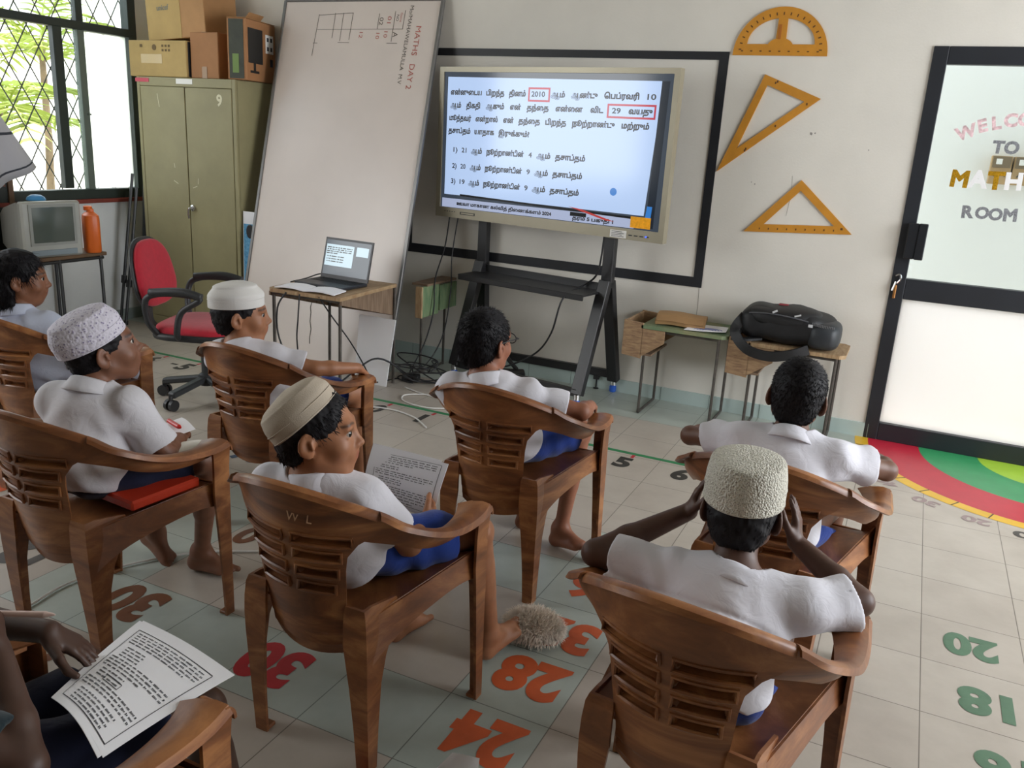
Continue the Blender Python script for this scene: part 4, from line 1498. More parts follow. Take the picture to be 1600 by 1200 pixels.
for r in (0.12, 0.2, 0.28, 0.36):
    mb.grid([[f(0.55 + rr * math.cos(a) * 0.9, 0.12 + rr * math.sin(a), 0.0022) for rr in (r, r + 0.04)] for a in np.linspace(0.1, 3.0, 14)])
part('blue_print', mb, mat('blue_print', '5a67b5', 0.7), pp)

# backpack
def blob_surface(c, rx, ry, rz, p=3.0, nu=28, nv=18, warp=None):
    rows = []
    for i in range(nu):
        a = 2 * PI * i / nu
        row = []
        for j in range(nv + 1):
            b = -PI / 2 + PI * j / nv
            sg = lambda x, e: math.copysign(abs(x) ** e, x)
            e = 2.0 / p
            x, y, z = sg(math.cos(a), e) * sg(math.cos(b), e), sg(math.sin(a), e) * sg(math.cos(b), e), sg(math.sin(b), e)
            q = Vector((x * rx, y * ry, z * rz))
            if warp:
                q = warp(q)
            row.append(q + Vector(c))
        rows.append(row)
    return rows


M_bag = mat('bag_black', '17181b', 0.55, var=0.25, scale=14, bump=0.3, bscale=40)
M_bag2 = mat('bag_grey', '2a2e33', 0.5, var=0.2, scale=14)
bg = thing('backpack', 'black school backpack lying on its side on the right-hand desk', 'bag', (-0.80, -0.2, 0.526))


def wb(q):
    s = q.x / 0.26
    q = Vector(q)
    q.z *= 1.0 - 0.22 * max(0, s) ** 1.5 + 0.05 * math.sin(6 * s)
    q.y += 0.012 * math.sin(9 * s + 3 * q.z)
    q.z += 0.004 * math.sin(30 * q.x + 20 * q.y)
    return q


mb = MB()
mb.grid(blob_surface((-0.80, -0.20, 0.628), 0.255, 0.155, 0.10, 3.4, 40, 24, wb), closed_u=True)
part('bag_body', mb, M_bag, bg, smooth=True)


def wp(q):
    q = Vector(q)
    q.z += 0.006 * math.sin(14 * q.x + 9 * q.y)
    return q


mb = MB()
mb.grid(blob_surface((-0.82, -0.23, 0.675), 0.20, 0.13, 0.055, 3.0, 32, 16, wp), closed_u=True)
pk = part('front_pocket', mb, M_bag, bg, smooth=True)
mb = MB()
mb.tube(spline([(-1.0, -0.33, 0.685), (-0.9, -0.365, 0.70), (-0.78, -0.365, 0.695), (-0.66, -0.345, 0.675), (-0.60, -0.29, 0.655)], 6), 0.004, 6)
part('zip', mb, mat('zip_grey', '4b4d52', 0.4), pk)
mb = MB()
mb.grid(blob_surface((-0.60, -0.24, 0.605), 0.085, 0.14, 0.075, 3.4, 24, 14), closed_u=True)
part('side_panel', mb, M_bag2, bg, smooth=True)
mb = MB()
for k in range(14):
    a = k / 13
    mb.box((-0.66 + 0.11 * a, -0.352 - 0.012 * math.sin(PI * a), 0.672 - 0.01 * a), (0.005, 0.006, 0.014))
part('zip_teeth', mb, mat('zip_silver', '8b8e93', 0.35, metal=0.6), bg)
mb = MB()
mb.box((-0.86, -0.366, 0.715), (0.028, 0.004, 0.010), Matrix.Rotation(-0.5, 3, 'Y'))
mb.box((-0.74, -0.366, 0.708), (0.034, 0.004, 0.008), Matrix.Rotation(-0.35, 3, 'Y'))
mb.box((-0.668, -0.372, 0.664), (0.022, 0.008, 0.014))
part('zip_pull', mb, mat('zip_pull', 'c7c9cc', 0.35), bg)
mb = MB()
mb.box((-0.84, -0.20, 0.732), (0.05, 0.03, 0.006))
part('bag_tab', mb, mat('red_tab', '8c2f36', 0.6), bg)


def strap(pts, w, th, side):
    P = spline(pts, 6)
    rows = []
    for i, p in enumerate(P):
        tg = (P[min(i + 1, len(P) - 1)] - P[max(i - 1, 0)]).normalized()
        s = tg.cross(Vector(side)).normalized()
        rows.append([p - s * w / 2, p, p + s * w / 2])
    mb = MB()
    mb.slab(rows, th)
    return mb


part('strap', strap([(-1.03, -0.28, 0.655), (-1.06, -0.36, 0.58), (-0.98, -0.41, 0.50), (-0.86, -0.41, 0.475), (-0.74, -0.40, 0.50), (-0.66, -0.37, 0.535)], 0.055, 0.012, (0, 1, 0.2)), M_bag, bg, smooth='auto')
part('strap', strap([(-1.04, -0.22, 0.60), (-1.06, -0.34, 0.535), (-1.0, -0.36, 0.54), (-0.93, -0.30, 0.545)], 0.05, 0.012, (0, 0, 1)), M_bag, bg, smooth='auto')

# ---- wooden geometry instruments on the wall
M_yel = mat('yellow_wood', 'c5872a', 0.5, var=0.1, scale=10)
M_mkr = mat('ruler_mark', '5c3c18', 0.7)


def wallM(z=0.0):
    return Matrix(((1, 0, 0, 0), (0, 0, -1, -z), (0, 1, 0, 0), (0, 0, 0, 1)))


pr = thing('protractor', 'big yellow wooden protractor on the wall above the two triangles', 'protractor', (-1.084, 0, 2.045))
cx_, cz_, R_ = -1.084, 2.045, 0.25
mb = MB()
no, th = 33, np.linspace(0, PI, 33)
outer = [(cx_ + R_ * math.cos(a), cz_ + (R_ - 0.003) * math.sin(a)) for a in th]
# outer arc band
inner = [(cx_ + 0.178 * math.cos(a), cz_ + 0.058 + (0.178 - 0.046) * math.sin(a)) for a in th]
lo_o = [(cx_ - R_ + 2 * R_ * k / 32, cz_) for k in range(1, 32)]
lo_i = [(cx_ - 0.178 + 0.356 * k / 32, cz_ + 0.058) for k in range(1, 32)]
mb.ring(outer + lo_o, inner + lo_i, 0.008, wallM(0.001))
mb.prism([(cx_ - 0.028, cz_ + 0.05), (cx_ + 0.028, cz_ + 0.05), (cx_ + 0.024, cz_ + 0.20), (cx_ - 0.024, cz_ + 0.20)], 0.0086, wallM(0.001))
mb.prism([(cx_ + 0.07 * math.cos(a), cz_ + 0.04 + 0.05 * math.sin(a)) for a in np.linspace(0, PI, 14)], 0.0092, wallM(0.001))
part('plate', mb, M_yel, pr)
mb = MB()
for k in range(0, 19):
    a = PI * k / 18
    c, s = math.cos(a), math.sin(a)
    p0, p1 = (cx_ + 0.205 * c, cz_ + 0.03 + 0.175 * s), (cx_ + 0.22 * c, cz_ + 0.03 + 0.19 * s)
    mb.bar((p0[0], -0.0094, p0[1]), (p1[0], -0.0094, p1[1]), 0.006, 0.001, up=(0, 1, 0))
for k in range(9):
    mb.box((cx_ - 0.2 + 0.05 * k, -0.0094, cz_ + 0.022), (0.012, 0.001, 0.006))
part('degree_mark', mb, M_mkr, pr)
mb = MB()
mb.box((cx_ - 0.01, -0.0105, cz_ + 0.12), (0.016, 0.003, 0.075))
part('handle_mark', mb, mat('yellow_wood_dark', 'a8641f', 0.5), pr)
ts = thing('set_square', 'long thin yellow set square hanging at a slant below the protractor', 'set square', (-1.142, 0, 1.7))
mb = MB()
mb.ring([(-1.142, 1.948), (-1.344, 1.415), (-0.832, 1.830)], [(-1.122, 1.893), (-1.247, 1.548), (-0.915, 1.812)], 0.008, wallM(0.001))
part('plate', mb, M_yel, ts)
mb = MB()
for q in ((-1.08, 1.905), (-1.07, 1.912), (-1.2, 1.54), (-1.195, 1.55), (-1.05, 1.68), (-0.9, 1.80)):
    mb.box((q[0], -0.0094, q[1]), (0.008, 0.001, 0.012))
part('ruler_mark', mb, M_mkr, ts)
t2 = thing('set_square', 'low wide yellow set square with its long side down, lowest on the wall', 'set square', (-0.868, 0, 1.2))
mb = MB()
mb.ring([(-0.868, 1.400), (-1.148, 1.092), (-0.564, 1.130)], [(-0.865, 1.343), (-1.040, 1.143), (-0.662, 1.167)], 0.008, wallM(0.001))
part('plate', mb, M_yel, t2)
mb = MB()
for k in range(9):
    mb.box((-1.06 + 0.05 * k, -0.0094, 1.117 + 0.0033 * k), (0.006, 0.001, 0.010))
mb.box((-0.62, -0.0094, 1.155), (0.012, 0.001, 0.012))
part('ruler_mark', mb, M_mkr, t2)

# ---- television on a table by the window
M_tvt = mat('table_top_brown', '6a5138', 0.6, var=0.2, scale=7)
tt = thing('side_table', 'small brown topped table with black tube legs by the window', 'table', (-5.42, -1.3, 0))
mb = MB()
mb.box((-5.43, -1.33, 0.617), (0.46, 0.66, 0.024), bev=0.004)
part('tabletop', mb, M_tvt, tt)
for y in (-1.05, -1.36):
    mb = MB()
    mb.tube(spline([(-5.66, y, 0.0), (-5.66, y, 0.55), (-5.645, y, 0.590), (-5.61, y, 0.598)], 5) + spline([(-5.24, y, 0.598), (-5.215, y, 0.590), (-5.205, y, 0.55), (-5.20, y, 0.0)], 5), 0.011, 8)
    part('leg', mb, mat('tube_black', '26282a', 0.4), tt)
mb = MB()
mb.tube([(-5.205, -1.03, 0.594), (-5.205, -1.62, 0.594)], 0.011, 8)
mb.tube([(-5.20, -1.62, 0.594), (-5.20, -1.62, 0.0)], 0.011, 8)
part('leg_rail', mb, mat('tube_black', '26282a', 0.4), tt)
M_tv = mat('tv_silver', 'a3a49e', 0.4, metal=0.2, var=0.05, scale=5)
tv = thing('television', 'silver box television on the table under the window', 'television', (-5.38, -1.38, 0.63))
# front face looks along +x and a little to the camera
tvR = Matrix.Rotation(math.radians(-6), 3, 'Z')
tc_ = Vector((-5.20, -1.385, 0.63))


def tvp(x, y, z):
    return tc_ + tvR @ Vector((x, y, z))


mb = MB()
P = []
for x, s, z0, z1 in ((-0.42, 0.10, 0.05, 0.24), (-0.30, 0.14, 0.03, 0.29), (-0.10, 0.185, 0.005, 0.335), (-0.055, 0.19, 0.0, 0.345)):
    P.append([tvp(x, -s, z0), tvp(x, s, z0), tvp(x, s, z1), tvp(x, -s, z1), tvp(x, -s, z0)])
mb.grid(P)
mb.add(P[0][:4], [(0, 1, 2, 3)])
mb.box(tvp(-0.03, 0, 0.175), (0.055, 0.39, 0.35), tvR, bev=0.012)
part('tv_casing', mb, M_tv, tv)
mb = MB()
rows = []
for i in range(13):
    row = []
    for j in range(11):
        u, v = -1 + 2 * i / 12, -1 + 2 * j / 10
        row.append(tvp(0.0 + 0.012 * (1 - 0.5 * u * u - 0.5 * v * v), 0.135 * u * (1 - 0.03 * v * v), 0.205 + 0.112 * v * (1 - 0.03 * u * u)))
    rows.append(row)
mb.grid(rows)
part('tv_screen', mb, mat('crt_glass', '4d5650', 0.12, spec=0.6), tv, smooth=True)
mb = MB()
mb.ring([(-0.152, -0.128), (0.152, -0.128), (0.152, 0.128), (-0.152, 0.128)], [(-0.134, -0.110), (0.134, -0.110), (0.134, 0.110), (-0.134, 0.110)], 0.008,
        Matrix.Translation(tvp(-0.002, 0, 0.205)) @ tvR.to_4x4() @ Matrix(((0, 0, 1, 0), (1, 0, 0, 0), (0, 1, 0, 0), (0, 0, 0, 1))))
part('screen_surround', mb, mat('tv_grey', '8d908b', 0.45), tv)
mb = MB()
mb.box(tvp(0.0, 0.0, 0.03), (0.006, 0.30, 0.036), tvR, bev=0.003)
part('control_strip', mb, mat('tv_strip', '7f8c93', 0.35), tv)
mb = MB()
mb.lathe([(0, 0), (0.055, 0), (0.058, 0.006), (0.05, 0.022), (0.03, 0.034), (0, 0.038)], tvp(-0.20, 0.02, 0.34), 20)
solo('blue_lid', mb, mat('blue_plastic', '3f86b8', 0.35), 'blue plastic lid lying on top of the television', 'lid', tvp(-0.20, 0.02, 0.34), smooth='auto')
jc = thing('jerrycan', 'orange plastic can standing beside the television', 'can', (-5.255, -1.065, 0.63))
M_or = mat('orange_plastic', 'd9671f', 0.4, var=0.06, scale=8, sss=0.1)
mb = MB()
jr = Matrix.Rotation(math.radians(-30), 3, 'Z')
prof = [(0.0, 0.0), (0.9, 0.0), (1.0, 0.01), (1.0, 0.22), (0.93, 0.245), (0.55, 0.262), (0.42, 0.268), (0.42, 0.285), (0.0, 0.285)]
rows = []
for r, z in prof:
    rows.append([Vector((-5.255, -1.065, 0.63 + z)) + jr @ Vector((0.075 * r * math.copysign(abs(math.cos(a)) ** 0.5, math.cos(a)), 0.05 * r * math.copysign(abs(math.sin(a)) ** 0.5, math.sin(a)), 0)) for a in np.linspace(0, 2 * PI, 29)])
mb.grid([[rows[j][i] for j in range(len(rows))] for i in range(29)])
part('can_body', mb, M_or, jc, smooth='auto')
mb = MB()
mb.lathe([(0.0, 0), (0.026, 0), (0.027, 0.004), (0.027, 0.026), (0.02, 0.03), (0, 0.03)], (-5.268, -1.070, 0.905), 16)
part('cap', mb, M_or, jc, smooth='auto')
mb = MB()
mb.grid([[Vector((-5.255, -1.065, 0.63)) + jr @ Vector((0.045 * math.cos(a) * s * 0.7, -0.0515, 0.13 + 0.065 * math.sin(a) * s)) for a in np.linspace(0, 2 * PI, 21)] for s in (0.01, 1.0)])
part('can_emboss', mb, mat('orange_dark', 'b8531a', 0.45), jc)

# curtain, framed blackboard and patterned cloth at the left edge
mb = MB()
rows = []
for i in range(25):
    u = i / 24
    row = []
    for j in range(13):
        v = j / 12
        y = -2.05 + 0.46 * u + (v * 0.40 * u)
        z = 2.3 - v * (1.28 - 0.16 * u + 0.1 * math.sin(3 * u)) - 0.55 * u * (1 - v)
        x = -5.575 + 0.022 * math.sin(u * 22) * (0.4 + v)
        row.append((x, y, z))
    rows.append(row)
mb.slab(rows, 0.003)
M_curt = bpy.data.materials.new('curtain_cloth')
N = Nodes(M_curt)
df = N.n('ShaderNodeBsdfDiffuse')
df.inputs[0].default_value = (*lin('c9c8cc'), 1)
tl = N.n('ShaderNodeBsdfTranslucent')
tl.inputs[0].default_value = (*lin('b5b5bb'), 1)
mxs = N.n('ShaderNodeMixShader')
mxs.inputs[0].default_value = 0.25
N.l(df.outputs[0], mxs.inputs[1])
N.l(tl.outputs[0], mxs.inputs[2])
N.l(mxs.outputs[0], N.t.nodes['Material Output'].inputs[0])
cu = thing('curtain', 'white cloth curtain with a dark stripe pulled across the left window', 'curtain', (-5.575, -1.6, 1.1))
part('cloth', mb, M_curt, cu, smooth=True)
mb = MB()
for v0, v1 in ((0.62, 0.645), (0.93, 0.945)):
    strip = []
    for i in range(25):
        r0 = rows[i]

        def at(v):
            k = min(int(v * 12), 11)
            a = v * 12 - k
            return Vector(r0[k]) * (1 - a) + Vector(r0[k + 1]) * a + Vector((0.004, 0, 0))
        strip.append([at(v0), at(v1)])
    mb.grid(strip)
part('curtain_stripe', mb, mat('curtain_stripe', '3c3f48', 0.8), cu)
bb = thing('framed_blackboard', 'dark board in a brown wooden frame at the left picture edge', 'blackboard', (-5.67, -1.75, 0))
mb = MB()
Mb = Matrix(((0.0, 0, 1.0, -5.685), (1.0, 0, 0.0, -1.36), (0, 1, 0, 0.0), (0, 0, 0, 1)))
mb.ring([(-0.75, 0.0), (0.05, 0.0), (0.05, 1.135), (-0.75, 1.135)], [(-0.72, 0.03), (0.015, 0.03), (0.015, 1.10), (-0.72, 1.10)], 0.03, Mb)
part('frame', mb, mat('brown_frame', '5d4430', 0.6, var=0.2, scale=9), bb)
mb = MB()
mb.prism([(-0.73, 0.02), (0.025, 0.02), (0.025, 1.115), (-0.73, 1.115)], 0.012, Mb @ Matrix.Translation((0, 0, 0.005)))
part('board', mb, mat('slate', '1d2422', 0.4, var=0.2, scale=3), bb)
mb = MB()
rows = [[Mb @ Vector((-0.5 + 0.49 * i / 12, 1.16 - 0.135 * j / 5 - 0.02 * math.sin(i), 0.040 + 0.006 * math.sin(i * 1.4))) for j in range(6)] for i in range(13)]
mb.slab(rows, 0.004)
solo('patterned_cloth', mb, mat('red_pattern', '6e2b22', 0.8, col2='b08a72', scale=55), 'red patterned cloth hung over the framed board', 'cloth', Mb @ Vector((-0.2, 1.0, 0.04)), smooth=True)

# black poles beside the cabinet
M_pole = mat('pole_black', '202325', 0.4)
for k, (a, b, r, lab) in enumerate((((-5.60, -0.60, 0.0), (-5.53, -0.46, 1.12), 0.011, 'thin black pole leaning beside the cabinet, the left one'),
                                    ((-5.545, -0.60, 0.0), (-5.505, -0.45, 1.02), 0.011, 'thin black pole leaning beside the cabinet, the right one'))):
    t = thing('leaning_pole', lab, 'pole', a)
    mb = MB()
    mb.tube([a, b], r, 8)
    part('pole', mb, M_pole, t)
    mb = MB()
    m_ = Vector(a).lerp(Vector(b), 0.28)
    mb.tube([m_, Vector(a).lerp(Vector(b), 0.33)], r * 1.9, 10)
    part('clamp', mb, M_blk, t)
    mb = MB()
    mb.tube([Vector(a), Vector(a).lerp(Vector(b), 0.03)], r * 1.5, 10)
    part('rubber_foot', mb, M_blk, t)
mb = MB()
R3 = Matrix.Rotation(0.045, 3, 'Y')
mb.lathe([(0, 0), (0.052, 0), (0.056, 0.04), (0.05, 0.5), (0.036, 0.95), (0.02, 1.18), (0, 1.2)], (-5.515, -0.385, 0.004), 14, R=R3)
solo('black_roll', mb, mat('roll_black', '26292c', 0.6, var=0.2, scale=10), 'tall black rolled screen bag standing against the cabinet side', 'bag', (-5.515, -0.385, 0), smooth='auto')
# poster board and dark speaker between cabinet and whiteboard
pb = thing('poster_board', 'white and blue poster board tucked between cabinet and whiteboard', 'poster', (-4.40, -0.5, 0))
mb = MB()
Mp = Matrix(((1, 0, 0, -4.505), (0, 0.03, -0.9995, -0.455), (0, 0.9995, 0.03, 0.0), (0, 0, 0, 1)))
mb.prism([(0, 0), (0.10, 0), (0.10, 0.935), (0, 0.935)], 0.006, Mp)
part('board', mb, M_white, pb)
mb = MB()
mb.prism([(0.005, 0.2), (0.095, 0.2), (0.095, 0.85), (0.005, 0.85)], 0.001, Mp @ Matrix.Translation((0, 0, 0.006)))
part('poster_print', mb, mat('poster_blue', '3f86b5', 0.6, col2='6fb0d6', scale=60), pb)
mb = MB()
mb.lathe([(0, -0.006), (0.028, -0.006), (0.032, -0.003), (0.032, 0.003), (0.028, 0.006), (0, 0.006)], (-4.436, -0.446, 0.80), 20, R=Matrix.Rotation(PI / 2, 3, 'X'), sy=1.5)
part('black_disc', mb, M_blk, pb, label='black round disc on the poster')

# ---- red office chair
oc = thing('office_chair', 'red office chair with black arms and wheels beside the cabinet', 'office chair', (-3.73, -1.60, 0))
M_oblk = mat('chair_black', '27292b', 0.5, var=0.1, scale=12)
M_ored = mat('red_fabric', 'b0162c', 0.85, var=0.12, scale=40, bump=0.2, bscale=250, sheen=0.2)
oO = Vector((-3.73, -1.60, 0))
oM = Matrix.Translation(oO) @ Matrix.Rotation(math.radians(-68), 4, 'Z')    # local +y = the way the sitter faces


def op(x, y, z):
    return oM @ Vector((x, y, z))


for k in range(5):
    a = 2 * PI * k / 5 + math.radians(197)
    e = Vector((math.cos(a), math.sin(a), 0))
    mb = MB()
    mb.bar(oO + e * 0.03 + Vector((0, 0, 0.125)), oO + e * 0.265 + Vector((0, 0, 0.085)), 0.05, 0.035, bev=0.008)
    lg = part('base_arm', mb, M_oblk, oc)
    mb = MB()
    cpos = oO + e * 0.265
    s = Vector((-e.y, e.x, 0))
    for q in (-1, 1):
        mb.tube([cpos + s * 0.008 * q + Vector((0, 0, 0.032)), cpos + s * 0.028 * q + Vector((0, 0, 0.032))], 0.031, 16)
    mb.tube([cpos + Vector((0, 0, 0.03)), cpos + Vector((0, 0, 0.085))], 0.012, 8)
    part('caster', mb, M_blk, lg)
mb = MB()
mb.lathe([(0.045, 0.09), (0.045, 0.15), (0.03, 0.16), (0.03, 0.30), (0.02, 0.30), (0.02, 0.40), (0, 0.40)], oO, 16)
part('gas_lift', mb, M_oblk, oc, smooth='auto')
mb = MB()
mb.grid(blob_surface((0, 0, 0), 0.235, 0.225, 0.035, 3.5, 32, 14, lambda q: q + Vector((0, 0, -0.02 * max(0, q.y / 0.22) ** 2))), closed_u=True)
mb.v = [tuple(op(v[0], v[1], v[2] + 0.435)) for v in mb.v]
part('seat', mb, M_ored, oc, smooth=True)
mb = MB()
mb.grid(blob_surface((0, 0, 0), 0.245, 0.235, 0.028, 4, 32, 12), closed_u=True)
mb.v = [tuple(op(v[0], v[1], v[2] + 0.405)) for v in mb.v]
part('seat_pan', mb, M_oblk, oc, smooth=True)


def backp(q, off=0.0):
    # q in (x, z) pad plane -> leaning back pad
    lean = math.radians(10)
    return op(q[0], -0.25 - q[1] * math.sin(lean) + off + 0.35 * q[0] * q[0], 0.535 + q[1] * math.cos(lean))


def pad(w, h0, h1, th, off, p=3.0):
    rows = blob_surface((0, 0, 0), w, th, (h1 - h0) / 2, p, 36, 18)
    mb = MB()
    mb.grid([[backp((q.x * (1.0 - 0.12 * (q.z / ((h1 - h0) / 2))), q.z + (h1 + h0) / 2), off + q.y) for q in row] for row in rows], closed_u=True)
    return mb


part('backrest', pad(0.205, 0.0, 0.36, 0.028, 0.0, 2.8), M_ored, oc, smooth=True)
part('back_shell', pad(0.215, -0.01, 0.372, 0.02, -0.022, 2.8), M_oblk, oc, smooth=True)
mb = MB()
sp = spline([op(0, -0.05, 0.39), op(0, -0.22, 0.385), op(0, -0.31, 0.42), op(0, -0.325, 0.52), op(0, -0.33, 0.66), op(0, -0.345, 0.78)], 6)
rows = []
for i, p in enumerate(sp):
    tg = (sp[min(i + 1, len(sp) - 1)] - sp[max(i - 1, 0)]).normalized()
    s = (oM.to_3x3() @ Vector((1, 0, 0)))
    rows.append([p - s * 0.035, p, p + s * 0.035])
mb.slab(rows, 0.022)
part('back_bar', mb, M_oblk, oc, smooth='auto')
for s in (-1, 1):
    mb = MB()
    mb.tube(spline([op(s * 0.22, -0.05, 0.40), op(s * 0.285, -0.03, 0.45), op(s * 0.29, 0.0, 0.56), op(s * 0.285, 0.10, 0.635), op(s * 0.28, 0.0, 0.655), op(s * 0.275, -0.14, 0.645), op(s * 0.27, -0.20, 0.60), op(s * 0.24, -0.20, 0.48), op(s * 0.20, -0.16, 0.40)], 6), 0.017, 8)
    mb.tube(spline([op(s * 0.275, -0.17, 0.652), op(s * 0.283, 0.0, 0.668), op(s * 0.287, 0.11, 0.645)], 6), 0.022, 8)
    part('armrest', mb, M_oblk, oc, smooth=True)

# ---- green ribbed bin at the left edge
gb = thing('waste_bin', 'green ribbed bin cut off by the left picture edge', 'bin', (-4.02, -2.72, 0))
mb = MB()
prof = [(0.0, 0.004), (0.10, 0.0), (0.13, 0.32), (0.137, 0.325), (0.137, 0.34), (0.125, 0.34), (0.095, 0.02), (0, 0.02)]
mb.lathe(prof, (-4.02, -2.72, 0), 28)
part('bin_body', mb, mat('green_bin', '61752f', 0.5, var=0.1, scale=7), gb, smooth='auto')
mb = MB()
for k in range(28):
    a = 2 * PI * k / 28
    c, s = math.cos(a), math.sin(a)
    mb.tube([(-4.02 + 0.102 * c, -2.72 + 0.102 * s, 0.02), (-4.02 + 0.13 * c, -2.72 + 0.13 * s, 0.31)], 0.005, 5)
part('bin_ribs', mb, mat('green_bin_rib', '72853a', 0.5), gb)

# ================================================================== PLASTIC ARMCHAIRS
def plastic_mat():
    m = bpy.data.materials.new('brown_marbled_plastic')
    N = Nodes(m)
    tc = N.n('ShaderNodeTexCoord')
    oi = N.n('ShaderNodeObjectInfo')
    ad = N.n('ShaderNodeVectorMath')
    ad.operation = 'ADD'
    N.l(tc.outputs['Object'], ad.inputs[0])
    N.l(oi.outputs['Location'], ad.inputs[1])
    mp = N.n('ShaderNodeMapping', Scale=(1.0, 1.0, 3.2))
    N.l(ad.outputs[0], mp.inputs[0])
    nz = N.n('ShaderNodeTexNoise', Scale=3.2, Detail=6.0, Roughness=0.62, Distortion=1.6)
    N.l(mp.outputs[0], nz.inputs['Vector'])
    r = N.n('ShaderNodeValToRGB')
    e = r.color_ramp.elements
    e[0].position, e[0].color = 0.30, (*lin('613a22'), 1)
    e[1].position, e[1].color = 0.74, (*lin('b57c4c'), 1)
    k = e.new(0.5)
    k.color = (*lin('83512f'), 1)
    N.l(nz.outputs[0], r.inputs[0])
    N.l(r.outputs[0], N.b.inputs['Base Color'])
    N.b.inputs['Roughness'].default_value = 0.36
    N.b.inputs['Specular IOR Level'].default_value = 0.45
    n2 = N.n('ShaderNodeTexNoise', Scale=35.0, Detail=3.0)
    N.l(tc.outputs['Object'], n2.inputs['Vector'])
    bp = N.n('ShaderNodeBump', Strength=0.08, Distance=0.003)
    N.l(n2.outputs[0], bp.inputs['Height'])
    N.l(bp.outputs[0], N.b.inputs['Normal'])
    return m


M_pl = plastic_mat()


def yb(x, z):
    return -0.232 - (z - 0.335) * 0.20 + 2.1 * x * x


def interp(z, tab):
    zs = [a for a, _ in tab]
    vs_ = [b for _, b in tab]
    return float(np.interp(z, zs, vs_))


WTAB = [(0.335, 0.112), (0.41, 0.112), (0.49, 0.121), (0.56, 0.127), (0.60, 0.134), (0.635, 0.158), (0.655, 0.185), (0.675, 0.200), (0.70, 0.207), (0.80, 0.207)]
SLOTS = [(0.640, 0.142), (0.598, 0.118), (0.553, 0.108), (0.509, 0.098)]


def ztop(x):
    return 0.775 - 1.55 * x * x


